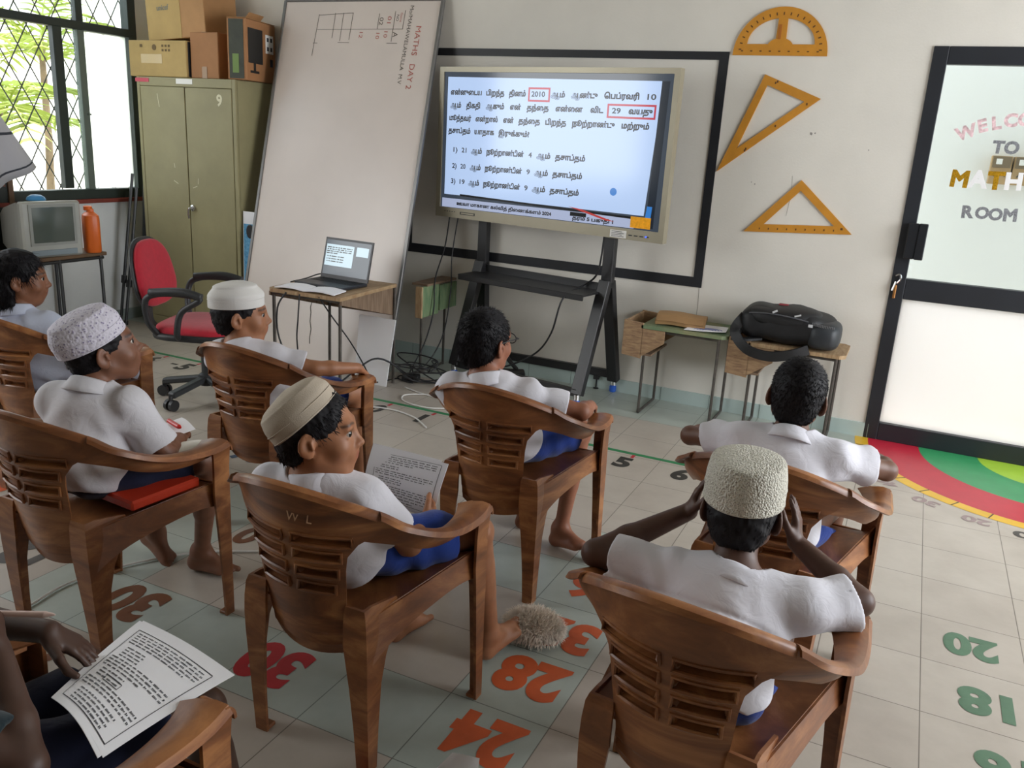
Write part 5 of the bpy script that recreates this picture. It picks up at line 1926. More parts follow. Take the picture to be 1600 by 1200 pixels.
def build_chair():
    t = thing('plastic_armchair', 'brown plastic armchair', 'chair')
    # back panel with four rows of grooves
    nU, nV = 56, 84
    rows = []
    for i in range(nU + 1):
        u = -1 + 2 * i / nU
        row = []
        for j in range(nV + 1):
            z0 = 0.335 + 0.40 * j / nV
            x = u * interp(z0, WTAB)
            z = z0 + (ztop(x) - 0.735) * max(0, (z0 - 0.66) / 0.075)
            zz = z + (0.012 * u * u if j < 8 else 0)
            y = yb(x, z)
            for sz, sx in SLOTS:
                if abs(zz - sz) < 0.0085 and 0.018 < abs(x) < sx:
                    y += 0.012
            row.append((x, y, zz))
        rows.append(row)
    mb = MB()
    mb.slab(rows[::-1], 0.006)
    for sz, sx in SLOTS:
        for s in (-1, 1):
            pts = []
            x0, x1 = 0.013, sx + 0.006
            for x in np.linspace(x0, x1, 7):
                pts.append((s * x, yb(x, sz) - 0.005, sz + 0.0125))
            for x in np.linspace(x1, x0, 7):
                pts.append((s * x, yb(x, sz) - 0.005, sz - 0.0125))
            mb.tube(pts, 0.0048, 6, closed=True)
    # rolled top rim of the back
    rim = []
    for i in range(29):
        x = -0.207 + 0.414 * i / 28
        rim.append([Vector((x, yb(x, ztop(x)) + a, ztop(x) + b)) for a, b in ((0.004, -0.004), (0.002, 0.004), (-0.008, 0.007), (-0.018, 0.004), (-0.022, -0.006))])
    mb.slab(rim, 0.005)
    # lower apron under the back
    ap = [[Vector((x, yb(x, 0.335) + 0.004 + a, 0.345 - b + 0.02 * (x / 0.12) ** 2 * (0 if b < 0.01 else 1))) for a, b in ((0, 0), (0.006, 0.02), (0.012, 0.045))] for x in np.linspace(-0.12, 0.12, 15)]
    mb.slab(ap, 0.006)
    part('backrest', mb, M_pl, t, smooth='auto', world_coords=False)
    Tp = [(0.165, yb(0.165, ztop(0.165)), ztop(0.165)), (0.207, yb(0.207, ztop(0.207)), ztop(0.207)), (0.246, -0.175, 0.674), (0.266, -0.10, 0.636), (0.264, -0.02, 0.607), (0.254, 0.07, 0.588), (0.240, 0.15, 0.578), (0.228, 0.202, 0.580)]
    Bp = [(0.120, yb(0.12, 0.655), 0.655), (0.165, yb(0.165, 0.645) + 0.004, 0.643), (0.212, -0.165, 0.618), (0.238, -0.10, 0.588), (0.243, -0.02, 0.563), (0.238, 0.07, 0.546), (0.229, 0.14, 0.541), (0.222, 0.19, 0.540)]
    TS, BS = spline(Tp, 7)[6:], spline(Bp, 7)[6:]
    n = len(TS)
    for s in (1, -1):
        mb = MB()
        rows, fl = [], []
        for i in range(n):
            a, b = TS[i], BS[i]
            f = i / (n - 1)
            row = []
            for k in range(9):
                q = b.lerp(a, k / 8)
                bulge = 0.010 * math.sin(PI * k / 8) * math.sin(PI * min(1, f * 1.3))
                q = q + Vector((bulge, 0, 0))
                row.append(Vector((s * q.x, q.y, q.z)))
            rows.append(row)
            tg = (TS[min(i + 1, n - 1)] - TS[max(i - 1, 0)])
            out = Vector((tg.y, -tg.x, 0)).normalized()
            if out.length < 0.5:
                out = Vector((1, 0, 0))
            sc_w = 1.0 + 1.0 * f
            fr = []
            for c, d in ((-0.004 - 0.022 * f, -0.004), (-0.002 - 0.008 * f, 0.004), (0.008, 0.007), (0.018, 0.004), (0.022, -0.006)):
                q = a + out * c * sc_w + Vector((0, 0, d * (1 + 0.5 * f)))
                fr.append(Vector((s * q.x, q.y, q.z)))
            fl.append(fr)
        mb.slab(rows if s < 0 else rows[::-1], 0.006)
        mb.slab(fl if s < 0 else fl[::-1], 0.006)
        # rolled nose at the front end
        a = TS[-1]
        nose = []
        for k in range(7):
            g = k / 6 * PI / 2
            nose.append([Vector((s * (a.x + dx), a.y + 0.022 * math.sin(g), a.z + 0.004 - 0.03 * (1 - math.cos(g)))) for dx in (-0.020, 0.0, 0.02, 0.040)])
        mb.slab(nose if s > 0 else nose[::-1], 0.006)
        part('armrest', mb, M_pl, t, smooth='auto', world_coords=False)
    # seat with side and front skirts
    mb = MB()
    rows = []
    for j in range(21):
        v = j / 20
        y = -0.222 + 0.432 * v
        w = 0.168 + 0.072 * v
        row = []
        for i in range(21):
            u = -1 + 2 * i / 20
            z = 0.418 + 0.026 * v - 0.014 * (1 - u * u) * math.sin(PI * min(1, v * 1.1)) + 0.012 * abs(u) ** 6
            if v > 0.9:
                z -= 0.9 * (v - 0.9) ** 2 * 4
            row.append((u * w, y, z))
        rows.append(row)
    mb.slab(rows[::-1], 0.007)
    for s in (-1, 1):
        sk = []
        for j in range(21):
            v = j / 20
            y = -0.222 + 0.432 * v
            w = 0.168 + 0.072 * v
            z = 0.432 + 0.026 * v
            dp = 0.085 - 0.035 * v + 0.04 * abs(2 * v - 1) ** 3
            sk.append([Vector((s * (w + 0.002 + 0.010 * k), y, z - dp * k)) for k in (0, 0.5, 1)])
        mb.slab(sk if s > 0 else sk[::-1], 0.006)
    fr = [[Vector((x, 0.208 + 0.006 * k, 0.436 - 0.05 * k)) for k in (0, 0.5, 1)] for x in np.linspace(-0.24, 0.24, 13)]
    mb.slab(fr[::-1], 0.006)
    part('seat', mb, M_pl, t, smooth='auto', world_coords=False)

    def leg(path, s):
        """L-section: (z, corner x, corner y, length along x, length along y); corner is the outer one"""
        mb = MB()
        th_ = 0.008
        rows = []
        for z, cx_, cy_, lx, ly in path:
            o = [(0, 0), (-lx, 0), (-lx, math.copysign(th_, ly)), (-th_, math.copysign(th_, ly)), (-th_, ly), (0, ly)]
            rows.append([Vector((s * (cx_ + a), cy_ + b, z)) for a, b in o])
        m_ = 6
        vs_ = [p for r in rows for p in r]
        fs = []
        flip = (s > 0) == (path[0][4] > 0)
        for i in range(len(rows) - 1):
            for k in range(m_):
                l = (k + 1) % m_
                q = (i * m_ + k, i * m_ + l, (i + 1) * m_ + l, (i + 1) * m_ + k)
                fs.append(q if flip else q[::-1])
        for b0, fl_ in ((0, not flip), ((len(rows) - 1) * m_, flip)):
            for q in ((0, 1, 2, 3), (0, 3, 4, 5)):
                q = tuple(b0 + k for k in q)
                fs.append(q if fl_ else q[::-1])
        mb.add(vs_, fs)
        z, cx_, cy_, lx, ly = path[0]
        mb.box((s * (cx_ - lx / 2), cy_ + ly / 2, 0.006), (abs(lx), abs(ly), 0.012), bev=0.003)
        return mb

    FL = [(0.0, 0.272, 0.205, 0.034, -0.034), (0.12, 0.268, 0.208, 0.036, -0.040), (0.25, 0.264, 0.212, 0.042, -0.048), (0.36, 0.262, 0.215, 0.050, -0.058), (0.42, 0.260, 0.217, 0.054, -0.064),
          (0.50, 0.259, 0.218, 0.054, -0.062), (0.545, 0.262, 0.219, 0.056, -0.066), (0.568, 0.266, 0.218, 0.060, -0.072)]
    RL = [(0.0, 0.178, -0.218, 0.036, 0.036), (0.12, 0.180, -0.226, 0.042, 0.046), (0.24, 0.182, -0.234, 0.052, 0.060), (0.31, 0.184, -0.238, 0.062, 0.080), (0.36, 0.184, -0.240, 0.068, 0.11),
          (0.405, 0.182, -0.240, 0.066, 0.15), (0.445, 0.178, -0.238, 0.062, 0.13), (0.462, 0.172, -0.234, 0.054, 0.03)]
    for s in (-1, 1):
        part('leg', leg(FL, s), M_pl, t, world_coords=False)
        part('leg', leg(RL, s), M_pl, t, world_coords=False)
    return t


CHAIRS = {
    'K4': (-1.415, -3.385, 0, 'brown plastic armchair of the boy reading papers, middle of the picture'),
    'K5': (-1.395, -2.450, 0, 'brown plastic armchair of the bareheaded boy in front of the screen stand'),
    'K3': (-2.370, -2.540, 0, 'brown plastic armchair of the capped boy next to the red office chair'),
    'K2': (-2.310, -3.410, 0, 'brown plastic armchair with a red folder on its seat, boy in lace cap'),
    'K1': (-3.350, -2.760, 0, 'brown plastic armchair of the long haired girl at the left edge'),
    'K6': (-0.470, -2.610, -6, 'brown plastic armchair of the boy sitting in front of the backpack desk'),
    'K7': (-0.485, -3.420, -7, 'brown plastic armchair nearest the lower right, boy with crocheted cap'),
    'K8': (-1.420, -4.350, 0, 'brown plastic armchair cut off by the bottom edge, under the big worksheet'),
}
chair0 = build_chair()
first = True
for key, (x, y, rz, lab) in CHAIRS.items():
    if first:
        r = chair0
        first = False
    else:
        r = chair0.copy()
        COL.objects.link(r)
        for ch in list(chair0.children):
            c = ch.copy()
            COL.objects.link(c)
            c.parent = r
    r.location = (x, y, 0)
    r.rotation_euler = (0, 0, math.radians(rz))
    r['label'] = lab
    r['group'] = 'plastic armchairs'

# scratched letters on the back of the reading boy's chair
mb = MB()
xs_ = 0.045
put_text(mb, 'W  L', Matrix.Translation((xs_, yb(xs_, 0.70) - 0.0045, 0.70)) @ Matrix(((1, 0, 0, 0), (0.19, 0.2, -1, 0), (0, 1, 0.2, 0), (0, 0, 0, 1))), height=0.022, bold=0.0)
part('scratched_letter', mb, mat('pale_scratch', 'c79f7c', 0.6), chair0, world_coords=False)

# ================================================================== PEOPLE: smooth solid modelling on a voxel field
class Vol:
    def __init__(self, lo, hi, h):
        self.h = h
        self.lo = np.array(lo, float)
        self.n = np.maximum(((np.array(hi, float) - self.lo) / h).astype(int) + 2, 3)
        self.f = np.full(self.n, 1.0, np.float32)

    def block(self, c0, c1, m):
        a = np.clip(np.floor((np.minimum(c0, c1) - m - self.lo) / self.h).astype(int), 0, self.n)
        b = np.clip(np.ceil((np.maximum(c0, c1) + m - self.lo) / self.h).astype(int) + 1, 0, self.n)
        if np.any(b <= a):
            return None, None
        ax = [self.lo[i] + self.h * np.arange(a[i], b[i]) for i in range(3)]
        X, Y, Z = np.meshgrid(*ax, indexing='ij')
        return (slice(a[0], b[0]), slice(a[1], b[1]), slice(a[2], b[2])), (X.astype(np.float32), Y.astype(np.float32), Z.astype(np.float32))

    def put(self, sl, d, k, op):
        g = self.f[sl]
        if op == 'add':
            if k > 0:
                q = np.maximum(k - np.abs(g - d), 0) / k
                self.f[sl] = np.minimum(g, d) - q * q * k * 0.25
            else:
                self.f[sl] = np.minimum(g, d)
        elif op == 'sub':
            d = -d
            if k > 0:
                q = np.maximum(k - np.abs(g - d), 0) / k
                self.f[sl] = np.maximum(g, d) + q * q * k * 0.25
            else:
                self.f[sl] = np.maximum(g, d)

    def cap(self, a, b, ra, rb=None, k=0.015, op='add', clip=None, flat=None):
        """tapered capsule; clip: list of (point, normal) half spaces kept on the side against the normal; flat: (axis, factor) squashes"""
        rb = ra if rb is None else rb
        a, b = np.array(a, float), np.array(b, float)
        R = max(ra, rb)
        sl, P = self.block(a - R, b + R, k + 2 * self.h) if False else self.block(np.minimum(a, b) - R, np.maximum(a, b) + R, k + 2 * self.h)
        if sl is None:
            return
        d = b - a
        L = float(d @ d) + 1e-12
        px, py, pz = P[0] - a[0], P[1] - a[1], P[2] - a[2]
        t = np.clip((px * d[0] + py * d[1] + pz * d[2]) / L, 0, 1)
        px, py, pz = px - t * d[0], py - t * d[1], pz - t * d[2]
        if flat is not None:
            ax_, fac = flat
            w = px * ax_[0] + py * ax_[1] + pz * ax_[2]
            m = (fac - 1) * w
            px, py, pz = px + m * ax_[0], py + m * ax_[1], pz + m * ax_[2]
        v = np.sqrt(px * px + py * py + pz * pz) - (ra + (rb - ra) * t)
        if clip:
            for q, nn in clip:
                v = np.maximum(v, (P[0] - q[0]) * nn[0] + (P[1] - q[1]) * nn[1] + (P[2] - q[2]) * nn[2])
        self.put(sl, v.astype(np.float32), k, op)

    def ell(self, c, r, R=None, k=0.015, op='add', clip=None):
        c, r = np.array(c, float), np.array(r, float)
        M_ = np.array(R) if R is not None else np.eye(3)          # columns: local axes
        ext = np.sqrt(((M_ * r) ** 2).sum(1))
        sl, P = self.block(c - ext, c + ext, k + 2 * self.h)
        if sl is None:
            return
        x, y, z = P[0] - c[0], P[1] - c[1], P[2] - c[2]
        q = [(x * M_[0, i] + y * M_[1, i] + z * M_[2, i]) for i in range(3)]
        k0 = np.sqrt(sum((q[i] / r[i]) ** 2 for i in range(3)))
        k1 = np.sqrt(sum((q[i] / r[i] ** 2) ** 2 for i in range(3))) + 1e-9
        v = k0 * (k0 - 1) / k1
        v = np.where(k0 < 0.3, -min(r) * 0.7, v)
        if clip:
            for p_, nn in clip:
                v = np.maximum(v, x * 0 + (P[0] - p_[0]) * nn[0] + (P[1] - p_[1]) * nn[1] + (P[2] - p_[2]) * nn[2])
        self.put(sl, v.astype(np.float32), k, op)

    def cut(self, q, nn):
        """remove everything on the side of the normal"""
        ax = [self.lo[i] + self.h * np.arange(self.n[i]) for i in range(3)]
        pl = ((ax[0] - q[0]) * nn[0])[:, None, None] + ((ax[1] - q[1]) * nn[1])[None, :, None] + ((ax[2] - q[2]) * nn[2])[None, None, :]
        self.f = np.maximum(self.f, pl.astype(np.float32))

    def wrinkle(self, fn, amp):
        idx = np.abs(self.f) < 0.02
        I = np.argwhere(idx)
        P = self.lo + I * self.h
        self.f[idx] += (amp * fn(P)).astype(np.float32)

    def mesh(self):
        f = self.f
        f[0], f[-1] = 1, 1
        f[:, 0], f[:, -1] = 1, 1
        f[:, :, 0], f[:, :, -1] = 1, 1
        s = f < 0
        c = np.zeros(np.array(s.shape) - 1, np.uint8)
        for i in (0, 1):
            for j in (0, 1):
                for k in (0, 1):
                    c += s[i:s.shape[0] - 1 + i, j:s.shape[1] - 1 + j, k:s.shape[2] - 1 + k]
        act = (c > 0) & (c < 8)
        I = np.argwhere(act)
        acc = np.zeros((len(I), 3))
        cnt = np.zeros(len(I))
        cor = [(i, j, k) for i in (0, 1) for j in (0, 1) for k in (0, 1)]
        val = {q: f[I[:, 0] + q[0], I[:, 1] + q[1], I[:, 2] + q[2]].astype(float) for q in cor}
        for q in cor:
            for ax in range(3):
                if q[ax]:
                    continue
                p = list(q)
                p[ax] = 1
                a, b = val[q], val[tuple(p)]
                m = (a < 0) != (b < 0)
                t = np.where(m, a / np.where(m, a - b, 1), 0)
                off = np.array(q, float)[None, :].repeat(len(I), 0)
                off[:, ax] += t
                acc[m] += off[m]
                cnt[m] += 1
        V_ = self.lo + (I + acc / cnt[:, None]) * self.h
        ids = np.full(c.shape, -1, np.int64)
        ids[I[:, 0], I[:, 1], I[:, 2]] = np.arange(len(I))
        F = []
        for ax in range(3):
            a = np.take(s, range(0, s.shape[ax] - 1), ax)
            b = np.take(s, range(1, s.shape[ax]), ax)
            E = np.argwhere(a != b)
            pos = a[E[:, 0], E[:, 1], E[:, 2]]
            u, w = [(1, 2), (2, 0), (0, 1)][ax]
            q = []
            for du, dw in ((0, 0), (-1, 0), (-1, -1), (0, -1)):
                e = E.copy()
                e[:, u] += du
                e[:, w] += dw
                q.append(ids[e[:, 0], e[:, 1], e[:, 2]])
            q = np.stack(q, 1)
            q[~pos] = q[~pos][:, ::-1]
            F.append(q)
        F = np.concatenate(F)
        return V_, F[(F >= 0).all(1)]


def smooth_verts(V_, F, it=1, lam=0.5):
    e = np.concatenate([F[:, [0, 1]], F[:, [1, 2]], F[:, [2, 3]], F[:, [3, 0]]])
    for _ in range(it):
        acc = np.zeros_like(V_)
        cnt = np.zeros(len(V_))
        for a, b in ((0, 1), (1, 0)):
            for i in range(3):
                acc[:, i] += np.bincount(e[:, a], V_[e[:, b], i], len(V_))
            cnt += np.bincount(e[:, a], minlength=len(V_))
        V_ = V_ + lam * (acc / cnt[:, None] - V_)
    return V_


def vol_obj(name, vol, m, parent, smooth=1, tint=None):
    V_, F = vol.mesh()
    if smooth:
        V_ = smooth_verts(V_, F, smooth)
    me = bpy.data.meshes.new(name)
    org = np.array(parent.location)
    me.vertices.add(len(V_))
    me.vertices.foreach_set('co', (V_ - org).ravel())
    me.loops.add(F.size)
    me.loops.foreach_set('vertex_index', F.ravel().astype(np.int32))
    me.polygons.add(len(F))
    me.polygons.foreach_set('loop_start', np.arange(0, F.size, 4, dtype=np.int32))
    me.polygons.foreach_set('use_smooth', np.ones(len(F), bool))
    me.update(calc_edges=True)
    me.validate()
    if tint is not None:
        at = me.color_attributes.new('tint', 'FLOAT_COLOR', 'POINT')
        c = np.ones((len(V_), 4), np.float32)
        c[:, :3] = tint(V_)
        at.data.foreach_set('color', c.ravel())
    me.materials.append(m)
    o = bpy.data.objects.new(name, me)
    COL.objects.link(o)
    o.parent = parent
    return o, V_, F


def skin_mat(name, col):
    m = bpy.data.materials.new(name)
    N = Nodes(m)
    at = N.n('ShaderNodeVertexColor')
    at.layer_name = 'tint'
    tc = N.n('ShaderNodeTexCoord')
    nz = N.n('ShaderNodeTexNoise', Scale=28.0, Detail=4.0)
    N.l(tc.outputs['Object'], nz.inputs['Vector'])
    r = N.n('ShaderNodeValToRGB')
    c = lin(col)
    r.color_ramp.elements[0].position = 0.3
    r.color_ramp.elements[0].color = (*[x * 0.86 for x in c], 1)
    r.color_ramp.elements[1].position = 0.7
    r.color_ramp.elements[1].color = (*[x * 1.08 for x in c], 1)
    N.l(nz.outputs[0], r.inputs[0])
    mx = N.n('ShaderNodeMix')
    mx.data_type = 'RGBA'
    mx.blend_type = 'MULTIPLY'
    mx.inputs[0].default_value = 1.0
    N.l(r.outputs[0], mx.inputs[6])
    N.l(at.outputs[0], mx.inputs[7])
    N.l(mx.outputs[2], N.b.inputs['Base Color'])
    N.b.inputs['Roughness'].default_value = 0.5
    N.b.inputs['Specular IOR Level'].default_value = 0.4
    N.b.inputs['Subsurface Weight'].default_value = 0.12
    N.b.inputs['Subsurface Radius'].default_value = (0.010, 0.004, 0.002)
    N.b.inputs['Subsurface Scale'].default_value = 1.0
    return m


def rot_face(yaw, pitch, roll):
    """columns: right, forward, up; yaw = compass angle of the face in degrees from +x, pitch up positive, roll = head tips to its right"""
    y, p, r = (math.radians(a) for a in (yaw, pitch, roll))
    f = np.array([math.cos(y) * math.cos(p), math.sin(y) * math.cos(p), math.sin(p)])
    rt = np.array([math.sin(y), -math.cos(y), 0.0])
    u = np.cross(rt, f)
    c, s = math.cos(r), math.sin(r)
    rt, u = rt * c - u * s, u * c + rt * s
    return np.stack([rt, f, u], 1)


def nrm(v):
    v = np.array(v, float)
    return v / (np.linalg.norm(v) + 1e-12)


def wav(P, sc, seed):
    r = np.random.default_rng(seed)
    o = np.zeros(len(P))
    for _ in range(5):
        d = r.normal(size=3)
        d /= np.linalg.norm(d)
        o += np.sin(P @ d * sc * r.uniform(0.7, 1.5) + r.uniform(0, 6.28))
    return o / 5


class Kid:
    """all joints in world metres"""

    def __init__(s, **kw):
        s.sc = 1.0
        s.__dict__.update(kw)
        s.H = np.array(s.H, float)
        s.R = rot_face(*s.face)

    def hp(s, x, y, z):
        return s.H + s.R @ (np.array([x, y, z]) * s.sc)


def head_prims(v, K, hair=False):
    S = K.sc
    hp, R = K.hp, K.R
    E = lambda c, r, k=0.015, op='add', RR=None: v.ell(hp(*c), np.array(r) * S, R if RR is None else RR, k * S, op)
    C = lambda a, b, ra, rb=None, k=0.012, op='add': v.cap(hp(*a), hp(*b), ra * S, (rb if rb is not None else ra) * S, k * S, op)
    E((0, -0.014, 0.026), (0.071, 0.090, 0.083))
    E((0, 0.028, -0.022), (0.057, 0.060, 0.078), 0.03)
    E((0, 0.050, -0.082), (0.028, 0.026, 0.024), 0.035)
    C((-0.047, 0.0, -0.055), (-0.018, 0.052, -0.088), 0.015, 0.015, 0.03)
    C((0.047, 0.0, -0.055), (0.018, 0.052, -0.088), 0.015, 0.015, 0.03)
    for q in (-1, 1):
        E((0.034 * q, 0.054, -0.034), (0.026, 0.026, 0.026), 0.022)
    C((-0.034, 0.074, 0.020), (0.034, 0.074, 0.020), 0.011, 0.011, 0.02)
    for q in (-1, 1):
        E((0.030 * q, 0.090, 0.002), (0.015, 0.012, 0.010), 0.012, 'sub')
    C((0, 0.084, 0.006), (0, 0.099, -0.026), 0.006, 0.009, 0.014)
    E((0, 0.101, -0.029), (0.0095, 0.009, 0.0085), 0.008)
    for q in (-1, 1):
        E((0.0105 * q, 0.092, -0.032), (0.0075, 0.009, 0.007), 0.006)
        E((0.006 * q, 0.100, -0.0395), (0.003, 0.004, 0.003), 0.003, 'sub')
    E((0, 0.078, -0.055), (0.026, 0.014, 0.020), 0.02)
    C((-0.015, 0.085, -0.0525), (0.015, 0.085, -0.0525), 0.0055, 0.0055, 0.006)
    C((0, 0.0895, -0.0515), (0, 0.0885, -0.053), 0.006, 0.006, 0.008)
    C((-0.012, 0.085, -0.0635), (0.012, 0.085, -0.0635), 0.0062, 0.0062, 0.006)
    C((-0.019, 0.087, -0.058), (0.019, 0.087, -0.058), 0.0018, 0.0018, 0.003, 'sub')
    # eyelids
    for q in (-1, 1):
        C((0.017 * q, 0.0795, 0.0095), (0.030 * q, 0.0835, 0.0125), 0.003, 0.0035, 0.004)
        C((0.030 * q, 0.0835, 0.0125), (0.043 * q, 0.076, 0.009), 0.0035, 0.003, 0.004)
        C((0.018 * q, 0.079, -0.0068), (0.042 * q, 0.0755, -0.0055), 0.003, 0.003, 0.004)
    # ears
    for q in (-1, 1):
        a = math.radians(24) * q
        Rz = np.array([[math.cos(a), -math.sin(a), 0], [math.sin(a), math.cos(a), 0], [0, 0, 1]])
        b = math.radians(-12)
        Rx = np.array([[1, 0, 0], [0, math.cos(b), -math.sin(b)], [0, math.sin(b), math.cos(b)]])
        RR = R @ Rz @ Rx
        E((0.076 * q, -0.014, -0.012), (0.0075, 0.021, 0.031), 0.006, 'add', RR)
        E((0.073 * q, -0.010, -0.036), (0.006, 0.011, 0.012), 0.006, 'add', RR)
        E((0.083 * q, -0.009, -0.008), (0.006, 0.0115, 0.018), 0.004, 'sub', RR)
        C((0.079 * q, -0.004, -0.006), (0.079 * q, 0.001, -0.022), 0.0045, 0.004, 0.005, 'add')


def hand_prims(v, w, d, n, side, S, curl=0.5, spread=0.10, thumb=0.5, point=None):
    """w wrist, d finger direction, n palm normal (out of the palm), side: +1 thumb on +s"""
    w, d = np.array(w, float), nrm(d)
    n = np.array(n, float)
    n = nrm(n - d * (n @ d))
    s = np.cross(d, n) * side
    P = lambda a, b, c: w + (d * a + s * b + n * c) * S
    for b in (-0.020, -0.007, 0.007, 0.020):
        v.cap(P(0.002, b * 0.7, 0), P(0.060 - abs(b) * 0.25, b, 0.0), 0.0115 * S, 0.0095 * S, 0.010 * S)
    v.ell(P(0.022, 0.016, 0.008), np.array([0.020, 0.013, 0.010]) * S, np.stack([d, s, n], 1), 0.010 * S)
    for i, (b, L) in enumerate(((0.021, 0.052), (0.007, 0.058), (-0.007, 0.054), (-0.020, 0.043))):
        c = curl if not hasattr(curl, '__len__') else curl[i]
        p = P(0.058 - abs(b) * 0.25, b, 0)
        a = 0.25 * c
        dirv = nrm(d + s * b / 0.02 * spread)
        r = 0.0080 * S
        for seg, (fr, da) in enumerate(((0.42, 0.9), (0.32, 1.1), (0.26, 0.8))):
            a2 = a + c * da * 0.55 * (seg + 0.6)
            dd = dirv * math.cos(a2) + n * math.sin(a2)
            q = p + dd * L * fr * S
            v.cap(p, q, r, r * 0.90, 0.0025)
            p, r = q, r * 0.90
    # thumb leaves the side of the palm near its base
    t0, t1 = P(0.014, 0.024, 0.006), P(0.040, 0.038 + 0.012 * (1 - thumb), 0.010 + 0.012 * thumb)
    t2 = P(0.062, 0.036 + 0.022 * (1 - thumb), 0.016 + 0.016 * thumb)
    t3 = P(0.080, 0.030 + 0.028 * (1 - thumb), 0.018 + 0.022 * thumb)
    v.cap(t0, t1, 0.0115 * S, 0.0095 * S, 0.010 * S)
    v.cap(t1, t2, 0.0092 * S, 0.0082 * S, 0.003)
    v.cap(t2, t3, 0.0082 * S, 0.0070 * S, 0.003)


def foot_prims(v, ank, toe, up, S, side):
    """ank: ankle joint, toe: ball-of-toes point on the sole, up: out of the instep"""
    ank, toe, up = np.array(ank, float), np.array(toe, float), nrm(up)
    d = toe - ank
    f = nrm(d - up * (d @ up))
    up = nrm(np.cross(np.cross(f, up), f))
    s = np.cross(f, up) * side          # towards the big toe
    P = lambda a, b, c: ank + (f * a + s * b + up * c) * S
    v.cap(P(-0.012, 0, 0.0), P(-0.030, 0, -0.048), 0.026 * S, 0.023 * S, 0.02)
    v.cap(P(0.0, 0, -0.005), P(0.085, 0.006, -0.052), 0.027 * S, 0.018 * S, 0.03)
    v.cap(P(-0.025, -0.004, -0.052), P(0.085, -0.020, -0.057), 0.021 * S, 0.014 * S, 0.02)
    v.cap(P(-0.025, 0.0, -0.052), P(0.092, 0.020, -0.056), 0.020 * S, 0.015 * S, 0.02)
    for i, (b, L, r) in enumerate(((0.026, 0.034, 0.0115), (0.010, 0.031, 0.0085), (-0.003, 0.027, 0.008), (-0.015, 0.022, 0.0075), (-0.026, 0.017, 0.007))):
        p0 = P(0.092 - 0.012 * i * 0.6, b * 0.9, -0.056)
        p1 = P(0.092 - 0.012 * i * 0.6 + L, b, -0.060)
        v.cap(p0, p1, r * S * 1.05, r * S * 0.9, 0.004)


LIMB = dict(ua0=0.036, ua1=0.029, fa0=0.030, fa1=0.0205, th0=0.062, th1=0.044, ca0=0.042, ca1=0.026)


def torso_axes(K):
    up = nrm(np.array(K.N) - np.array(K.P))
    rt = nrm(np.array(K.sR) - np.array(K.sL))
    fw = nrm(np.cross(up, rt))
    rt = np.cross(fw, up)
    return np.stack([rt, fw, up], 1)


def torso_prims(v, K, inf=0.0, k=0.03):
    A = torso_axes(K)
    P, N = np.array(K.P, float), np.array(K.N, float)
    hw = np.linalg.norm(np.array(K.sR) - np.array(K.sL)) / 2
    mid = (np.array(K.sR) + np.array(K.sL)) / 2
    v.ell(P, (0.118 + inf, 0.092 + inf, 0.085 + inf), A, k)
    v.ell(P * 0.62 + mid * 0.38, (0.100 + inf, 0.082 + inf, 0.095 + inf), A, k)
    v.ell(P * 0.30 + mid * 0.70, (min(0.125, hw * 0.86) + inf, 0.084 + inf, 0.105 + inf), A, k)
    v.cap(np.array(K.sL) * 0.93 + mid * 0.07, np.array(K.sR) * 0.93 + mid * 0.07, 0.040 + inf, 0.040 + inf, k)
    v.cap(mid, N, 0.055 + inf, 0.042 + inf * 0.6, k)
    for s_ in ('R', 'L'):
        v.cap(np.array(getattr(K, 's' + s_)) * 0.92 + mid * 0.08, N * 0.75 + mid * 0.25, 0.036 + inf, 0.034 + inf * 0.6, k)


